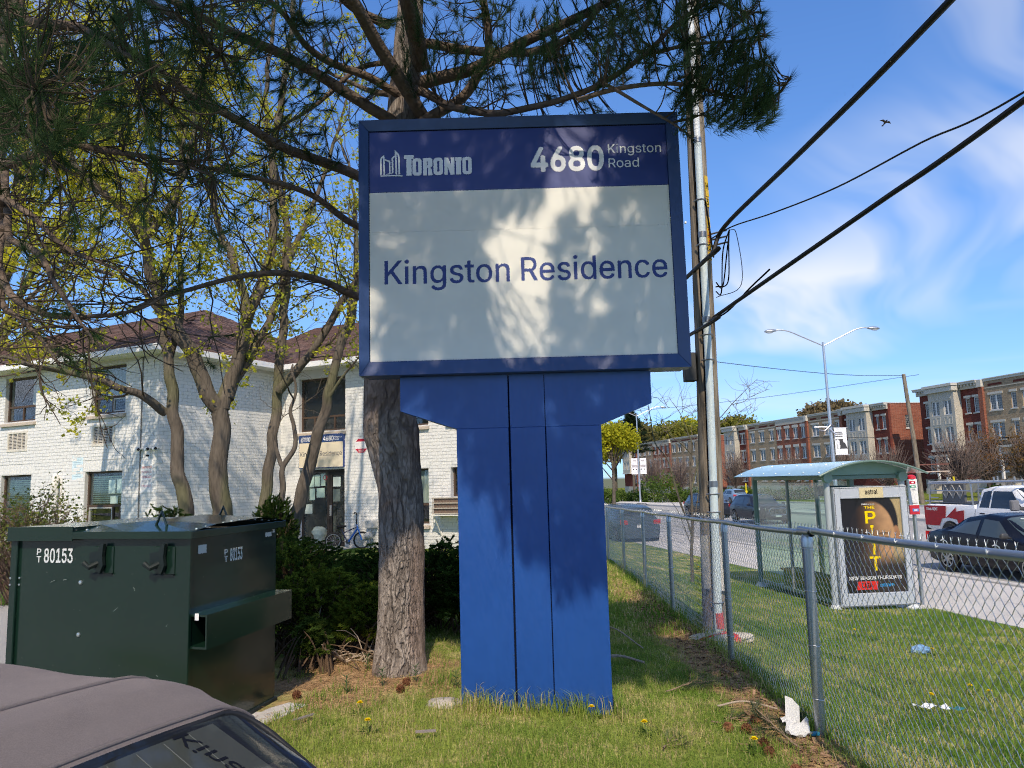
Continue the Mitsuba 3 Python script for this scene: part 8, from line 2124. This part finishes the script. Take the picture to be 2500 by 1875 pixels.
def litter_w(x, y):
    b = meshkit.fbm(np.c_[x * 3.1, y * 3.1, x * 0 + 7], 3, 1) - .5
    e = np.sqrt(((x + 1.5) / .95) ** 2 + ((y - 7.4) / 1.15) ** 2) + b * 1.1
    e2 = np.abs(x - 2.0 + .012 * y) / .26 + b * 1.5 + .8 * (y < 4.6)
    return np.maximum(1 - smooth01(.55, 1.2, e), (1 - smooth01(.3, 1.3, e2)) * (x > -.6) * .9)


def scatter(n, x0, x1, y0, y1, seed, power=1.0):
    R = np.random.default_rng(seed); xy = np.c_[R.uniform(x0, x1, n * 3), R.uniform(y0, y1, n * 3)]
    pr = (y0 / xy[:, 1]) ** power; keep = R.random(len(xy)) < pr
    xy = xy[keep]
    ok = (rs(xy[:, 0], xy[:, 1]) < 9.2) & ~((xy[:, 0] > -.47) & (xy[:, 0] < .73) & (xy[:, 1] > 6.30) & (xy[:, 1] < 6.62))
    lx, ly = xy[:, 0] - 5.63, xy[:, 1] - 14.05; u, v = lx * _ca + ly * _sa, -lx * _sa + ly * _ca
    ok &= ~((u > -.2) & (u < 2.0) & (v > -.14) & (v < 3.8))
    dxx, dyy = xy[:, 0] + 2.27, xy[:, 1] - 5.43; lx_ = (dxx * .98 - dyy * .2) / .989
    ok &= ~((lx_ < .25) & (xy[:, 1] < 7.15))
    return xy[ok][:n]


G = MB()
xy = scatter(105000, -2.3, 2.2, 2.9, 9.5, 1, 1.5); xy = xy[RG.random(len(xy)) > .93 * litter_w(xy[:, 0], xy[:, 1])]
G.add(*blades(xy, .060 + .03 * meshkit.noise(np.c_[xy * 1.7, xy[:, :1] * 0], 3), .0045, .75, grass_cols(xy, RG, .08), 2))
xy = scatter(95000, 2.15, 7.6, 3.0, 18.0, 3, 1.25)
G.add(*blades(xy, .065 + .035 * meshkit.noise(np.c_[xy * 1.3, xy[:, :1] * 0], 3), .0065, .75, grass_cols(xy, RG, -.28), 4))
xy = scatter(16000, -1.5, 2.2, 9.5, 20, 5, 1.0); G.add(*blades(xy, .10, .012, .7, grass_cols(xy, RG, -.1), 6))
# taller growth at the foot of the post, along the fence line and by the stone
R = np.random.default_rng(9); t_ = []
for cx_, cy_, sx, sy, n in ((.12, 6.24, .55, .035, 420), (-.35, 6.22, .14, .05, 260), (.78, 6.35, .05, .15, 120), (-.7, 6.9, .12, .10, 60), (.45, 6.22, .05, .03, 60)):
    t_.append(np.c_[R.normal(cx_, sx * .6, n), R.normal(cy_, sy, n)])
yy = R.uniform(3.2, 18, 1500); t_.append(np.c_[np.array([FX(y) for y in yy]) + R.normal(.03, .07, 1500), yy])
xy = np.vstack(t_); xy = xy[~((xy[:, 0] > -.47) & (xy[:, 0] < .73) & (xy[:, 1] > 6.30) & (xy[:, 1] < 6.62))]
G.add(*blades(xy, R.uniform(.09, .26, len(xy)), .0065, .55, grass_cols(xy, RG, -.15), 10, .5))
G.put('lawn_grass', 'm_leaf', kind='stuff', label='short green and straw coloured grass blades of the lawn', exact=True)
labels['lawn_grass']['category'] = 'grass'
# fallen needles and wood chips
R = np.random.default_rng(15); n = 15000
xy = np.c_[R.uniform(-2.4, 2.3, n * 3), R.uniform(3.2, 10.5, n * 3)]; xy = xy[R.random(n * 3) < litter_w(xy[:, 0], xy[:, 1]) + .02][:n]
xy = xy[~((xy[:, 0] > -.47) & (xy[:, 0] < .73) & (xy[:, 1] > 6.30) & (xy[:, 1] < 6.62))]
a = R.uniform(0, 6.28, len(xy)); L_ = R.uniform(.05, .13, len(xy)); P = np.c_[xy, lawn_z(xy[:, 0], xy[:, 1]) + R.uniform(.002, .02, len(xy))]; d = np.c_[np.cos(a), np.sin(a), R.normal(0, .12, len(xy))]; w = np.c_[-np.sin(a), np.cos(a), 0 * a] * .0024
v = np.stack([P - w, P + w, P + d * L_[:, None]], 1).reshape(-1, 3); f = np.arange(len(v)).reshape(-1, 3)
cc = np.repeat(np.array([.44, .27, .13]) * R.uniform(.5, 1.25, (len(xy), 1)), 3, 0)
MB().add(v, f, cc).put('needle_litter', 'm_twig', kind='stuff', label='brown fallen pine needles lying round the trunk and along the fence', exact=True); labels['needle_litter']['category'] = 'needles'
R = np.random.default_rng(16); m = MB()
for i in range(1500):
    y = R.uniform(3.3, 13.5); x = FX(y) - abs(R.normal(.10, .17)); L = R.uniform(.012, .045); an = R.uniform(0, 6.28); z = float(lawn_z(np.array([x]), np.array([y]))[0]) + R.uniform(0, .012)
    v = boxv((-L, -L * .35, 0), (L, L * .35, .004)); c_, s_ = math.cos(an), math.sin(an); tz = R.normal(0, .3)
    v = np.c_[v[:, 0] * c_ - v[:, 1] * s_, v[:, 0] * s_ + v[:, 1] * c_, v[:, 2] + v[:, 0] * tz] + [x, y, z]; m.add(v, BOXF, np.array([.30, .19, .12]) * R.uniform(.35, 1.3))
m.put('wood_chips', 'm_twig', kind='stuff', label='brown bark chips lying in a strip along the foot of the fence', exact=True); labels['wood_chips']['category'] = 'wood chips'


def lz(x, y): return float(lawn_z(np.array([x]), np.array([y]))[0])


def dandelion(x, y, lab, grp=None, h=.09, open_=True):
    K = thing('dandelion', lab, 'flower', grp); z = lz(x, y); R = random.Random(int(x * 1000 + y * 77))
    m = MB(); tx, ty = x + R.uniform(-.02, .02), y + R.uniform(-.02, .02); m.tube([(x, y, z), ((x + tx) / 2, (y + ty) / 2, z + h * .6), (tx, ty, z + h)], .0028, 5); m.put(K + '__stem', 'm_semi', (.12, .16, .05))
    m = MB()
    for ring_, (n, r, zz) in enumerate(((16, .024, .0), (12, .017, .005), (7, .009, .009))):
        for i in range(n):
            a = i * 2 * math.pi / n + ring_; d = np.array([math.cos(a), math.sin(a), .25 + .3 * ring_]); w = np.array([-math.sin(a), math.cos(a), 0]) * .0042; b = np.array([tx, ty, z + h + zz]); m.add([b - w * .5, b + w * .5, b + d * r + w, b + d * r - w], [[0, 1, 2, 3]])
    m.put(K + '__flower_head', 'm_twig', (.80, .60, .01))
    m = MB()
    for i in range(8):
        a = i * .785 + R.random(); d = np.array([math.cos(a), math.sin(a), .35]); w = np.array([-math.sin(a), math.cos(a), 0]) * .012; b = np.array([x, y, z + .005]); m.add([b, b + d * .05 + w, b + d * .11 + [0, 0, -.012], b + d * .05 - w], [[0, 1, 2, 3]])
    m.put(K + '__leaves', 'm_leaf', (.06, .11, .025), kind='stuff')


for x, y, lab in ((.535, 6.17, 'dandelion in flower at the foot of the blue post near its right corner'), (.90, 5.78, 'dandelion in the lawn just right of the blue post'), (-1.23, 6.15, 'dandelion in the left part of the lawn below the pine trunk'), (-1.08, 5.7, 'lone dandelion nearest the soft top car'), (1.56, 5.42, 'tiny dandelion in the lawn left of the white litter by the fence post'), (3.62, 7.1, 'dandelion beyond the fence beside the white wrapper'), (4.32, 7.75, 'dandelion beyond the fence in the lawn at the right'), (4.40, 7.55, 'second dandelion of the pair beyond the fence at the right'), (4.62, 10.9, 'dandelion at the left front foot of the bus shelter'), (4.75, 10.7, 'dandelion just right of the left front foot of the shelter'), (5.05, 9.75, 'dandelion beside the crushed blue can')): dandelion(x, y, lab)
for i, (x, y) in enumerate(((5.2, 19.5), (5.05, 20.1), (4.9, 19.0), (5.3, 20.8), (4.7, 20.6), (5.35, 18.9), (4.55, 19.8), (5.0, 21.4), (4.8, 21.8))): dandelion(x, y, 'dandelion in the yellow flowered patch behind the utility pole', 'dandelions beyond the utility pole', .13)


def cone(x, y, lab, grp=None, s=1.):
    K = thing('pine_cone', lab, 'pine cone', grp); z = lz(x, y) + .012; R = random.Random(int(x * 991 + y * 313)); m = MB(); a0 = R.uniform(0, 6.28); ax = np.array([math.cos(a0), math.sin(a0), .35]); ax /= np.linalg.norm(ax); b1_ = unit(np.cross(ax, [0, 0, 1])); b2_ = np.cross(ax, b1_)
    for i in range(46):
        t = i / 46; a = i * 2.4; r = .026 * s * math.sin(math.pi * (.12 + .85 * t)); d = b1_ * math.cos(a) + b2_ * math.sin(a); c = np.array([x, y, z + .015]) + ax * (t - .4) * .075 * s; w = np.cross(ax, d) * .010 * s
        e = c + d * r * 1.5 + ax * .008 * s; m.add([c - w * .6, c + w * .6, e + w, e - w, e + ax * .006 * s + d * .004], [[0, 1, 2], [0, 2, 3], [3, 2, 4]], np.array([.20, .09, .05]) * R.uniform(.5, 1.4))
    m.put(K, 'm_twig', exact=True)


for x, y, lab in ((1.50, 5.86, 'pine cone lying farthest left beside the fallen green sprig'), (1.62, 5.85, 'pine cone right beside the leftmost cone near the sprig'), (1.76, 6.05, 'pine cone just left of the grey green sprig by the fence'), (1.66, 5.52, 'pine cone below the sprigs, left of the white litter'), (1.64, 5.35, 'pine cone in the bare patch nearer the viewer'), (1.68, 5.02, 'pine cone nearest the bottom edge of the picture by the fence'), (-1.0, 6.75, 'pine cone lying in front of the pine trunk'), (-.98, 6.95, 'pine cone close to the foot of the pine trunk'), (-1.86, 6.62, 'pine cone on the pale concrete slab corner')): cone(x, y, lab)


def sprig(x, y, an, lab, n=7, L=.38):
    K = thing('pine_sprig', lab, 'twig'); z = lz(x, y) + .03; R = random.Random(int(x * 777)); tw, en = Twigs(), []
    d = np.array([math.cos(an), math.sin(an), .05]); pts, _ = wander((x, y, z), d, L, 6, .12, 0, R); tw.add(pts, .007, .004, (.26, .19, .13), 6)
    for i in range(n):
        p, dd = wander(pts[R.randint(2, 6)], unit(d + np.array([R.gauss(0, .7), R.gauss(0, .7), R.uniform(0, .35)])), R.uniform(.06, .16), 3, .2, 0, R); p[:, 2] = np.maximum(p[:, 2], z - .01); tw.add(p, .004, .003, (.26, .19, .13), 4); en.append((p[-1], unit(dd + [0, 0, .25])))
    v, f, c = tufts(en, 60, .10, .0032, ((.06, .095, .045), (.19, .21, .12)), int(x * 100) % 97); tw.m.put(K + '__stem', 'm_twig', kind='stuff'); MB().add(v, f, c).put(K + '__needles', 'm_leaf', kind='stuff')


sprig(1.42, 6.02, .4, 'fallen green pine sprig in the grass right of the blue post'); sprig(1.80, 5.95, .3, 'grey green pine sprig touching the white litter'); sprig(1.86, 5.40, 2.0, 'pine sprig with a bare stem in front of the fence post', 8, .45); sprig(1.25, 6.9, .2, 'pine sprig lying in the shade right of the blue post'); sprig(.95, 5.45, 1.2, 'dry pine sprig in the middle of the lawn', 4, .2)
for i, (a, b, r, lab) in enumerate((((.80, 8.15), (1.25, 8.0), .016, 'thick bare stick poking out behind the blue post'), ((.8, 8.9), (1.0, 8.8), .013, 'short bare stick behind the thick one at the post'), ((.8, 9.6), (1.35, 8.7), .010, 'forked twig lying by the post near the fence'), ((1.55, 6.35), (2.0, 6.28), .008, 'thin twig lying on the grass by the fence'))):
    K = thing('stick', lab, 'stick'); za, zb_ = lz(*a) + .05, lz(*b) + .03; m = MB(); mid = ((a[0] + b[0]) / 2, (a[1] + b[1]) / 2 + .06, (za + zb_) / 2 + (.12 if i == 2 else .03)); m.tube(spline([(*a, za), mid, (*b, zb_)], 5), [r] * 5 + [r * .8] * 6, 7); m.put(K, 'm_semi', (.34, .27, .20), exact=True)
# litter
def crumple(key, lab, cat, c, size, col, seed, mat='m_semi'):
    s = trimesh.creation.icosphere(subdivisions=3); v = np.array(s.vertices); d = meshkit.fbm(v * 2.4 + seed, 3, seed); cr = np.abs(meshkit.noise(v * 3.7 + seed * 2, 3) - .5)
    v = v * (.55 + .7 * d + .5 * cr)[:, None] * np.array(size) + np.array(c); m = MB(); m.add(v, s.faces); k = num(key); labels[k] = {'label': lab, 'category': cat}; m.put(k, mat, col, smooth=25, exact=True)


K = thing('paper_litter', 'crumpled white paper bag at the foot of the nearest fence post', 'litter')
R = random.Random(2); m = MB(); N_ = 14; Pg = np.zeros((N_, N_, 3))
for i in range(N_):
    for j in range(N_):
        u, w = i / (N_ - 1) - .5, j / (N_ - 1) - .5; nz_ = meshkit.fbm(np.array([[u * 3.1 + 4, w * 3.1, 1.]]), 3, 6)[0] - .5; Pg[i, j] = [1.95 + u * .19 + .06 * nz_, 5.72 + w * .15, lz(1.95, 5.72) + .055 + .05 * w + .13 * nz_ + .05 * abs(u)]
m.grid(Pg); m.put(K + '__bag', 'm_matte', (.56, .56, .55), smooth=30)
m = MB(); m.grid(np.array([[[1.90 + .05 * i + .01 * j, 5.80 + .02 * j, lz(1.95, 5.8) + .11 + .07 * j - .02 * i * i] for j in range(3)] for i in range(3)])); m.put(K + '__flap', 'm_matte', (.58, .58, .57), smooth=30)
m = MB(); m.box((2.03, 5.66, lz(2.05, 5.66) + .02), (2.09, 5.69, lz(2.05, 5.66) + .045), ch=.005); m.put(K + '__blue_cap', 'm_satin', (.02, .20, .32))
K = thing('wrapper', 'long white wrapper with a teal end lying in the grass beyond the fence', 'litter')
zq = lz(3.45, 6.75); m = MB(); m.grid(np.array([[[3.33 + .27 * i / 7, 6.86 - .07 * i / 7 + .07 * (j - 1) / 2, zq + .06 + .02 * math.sin(i * 1.7 + j)] for j in range(3)] for i in range(8)])); m.put(K + '__white_part', 'm_matte', (.78, .79, .80), smooth=True)
m = MB(); m.grid(np.array([[[3.60 + .12 * i / 4, 6.79 - .03 * i / 4 + .06 * (j - 1) / 2, zq + .05 + .015 * math.sin(i * 2 + j)] for j in range(3)] for i in range(5)])); m.put(K + '__teal_end', 'm_semi', (.03, .16, .18), smooth=True)
crumple('blue_can', 'crushed pale blue can on the bare earth before the shelter', 'can', (4.95, 9.85, lz(4.95, 9.85) + .05), (.12, .06, .055), (.16, .30, .50), 3, 'm_satin')
K = thing('bark_piece', 'grey curl of bark lying in the grass near the soft top car', 'bark'); m = MB(); m.add(boxv((-.09, -.016, 0), (.09, .016, .008)) , BOXF); m.put(K, 'm_semi', (.20, .175, .15), M=fr(-1.62, 6.0, lz(-1.62, 6.0) + .04, .9), exact=True)
K = thing('bark_piece', 'small grey piece of bark in the lawn at the bottom of the picture', 'bark'); m = MB(); m.add(boxv((-.07, -.016, 0), (.07, .016, .01)), BOXF); m.put(K, 'm_semi', (.24, .20, .175), M=fr(-.66, 5.55, lz(-.66, 5.55) + .05, .1), exact=True)
K = thing('utility_rock', 'pale flat rock sprayed with red paint at the foot of the utility pole', 'rock')
s = trimesh.creation.icosphere(subdivisions=4); v = np.array(s.vertices); d = meshkit.fbm(v * 1.6 + 3, 3, 3); v = v * (.75 + .5 * d)[:, None] * [.40, .20, .07] + [2.36, 9.30, lz(2.36, 9.30) - .01]
red = ((np.abs((v[:, 0] - 2.46) + .5 * (v[:, 1] - 9.25) + .02 * np.sin(v[:, 1] * 40)) < .045) & (v[:, 1] < 9.45)) | ((np.abs(v[:, 1] - 9.22 - .25 * (v[:, 0] - 2.3)) < .022) & (v[:, 0] < 2.5))
cc = np.where(red[:, None], [.55, .045, .05], np.array([.50, .46, .38])) * (.85 + .3 * d)[:, None]
m = MB(); m.add(v, s.faces, cc); m.put(K, 'm_matte', smooth=True, exact=True)
m = MB(); m.tube([(2.425, 9.57, .12), (2.42, 9.575, .30)], .053, 12); m.put(UP + '__red_mark', 'm_matte', (.45, .10, .10))
# weeds round the trunk
for i, (x, y) in enumerate(((-1.46, 6.72), (-1.2, 6.95), (-.92, 7.05), (-.55, 6.85), (-1.45, 7.6), (-.35, 7.0))):
    K = thing('weed', 'small blue green weed ' + ('farthest left in the needle litter', 'left of the pine cones in the litter', 'in front of the pine trunk', 'between the pine trunk and the stone', 'at the left foot of the pine trunk', 'right of the pine trunk in the shade')[i], 'weed', 'weeds round the pine trunk'); R = random.Random(i); m = MB(); z = lz(x, y)
    for j in range(26):
        h = .02 + .13 * j / 26; a = j * 2.4; d = np.array([math.cos(a), math.sin(a), .35]); w = np.array([-math.sin(a), math.cos(a), 0]) * .006; b = np.array([x, y, z + h]); m.add([b, b + d * .025 + w, b + d * .055, b + d * .025 - w], [[0, 1, 2, 3]])
    m.put(K + '__leaves', 'm_leaf', (.07, .14, .06), kind='stuff'); m = MB(); m.tube([(x, y, z), (x, y, z + .15)], .004, 5); m.put(K + '__stem', 'm_semi', (.10, .14, .05))
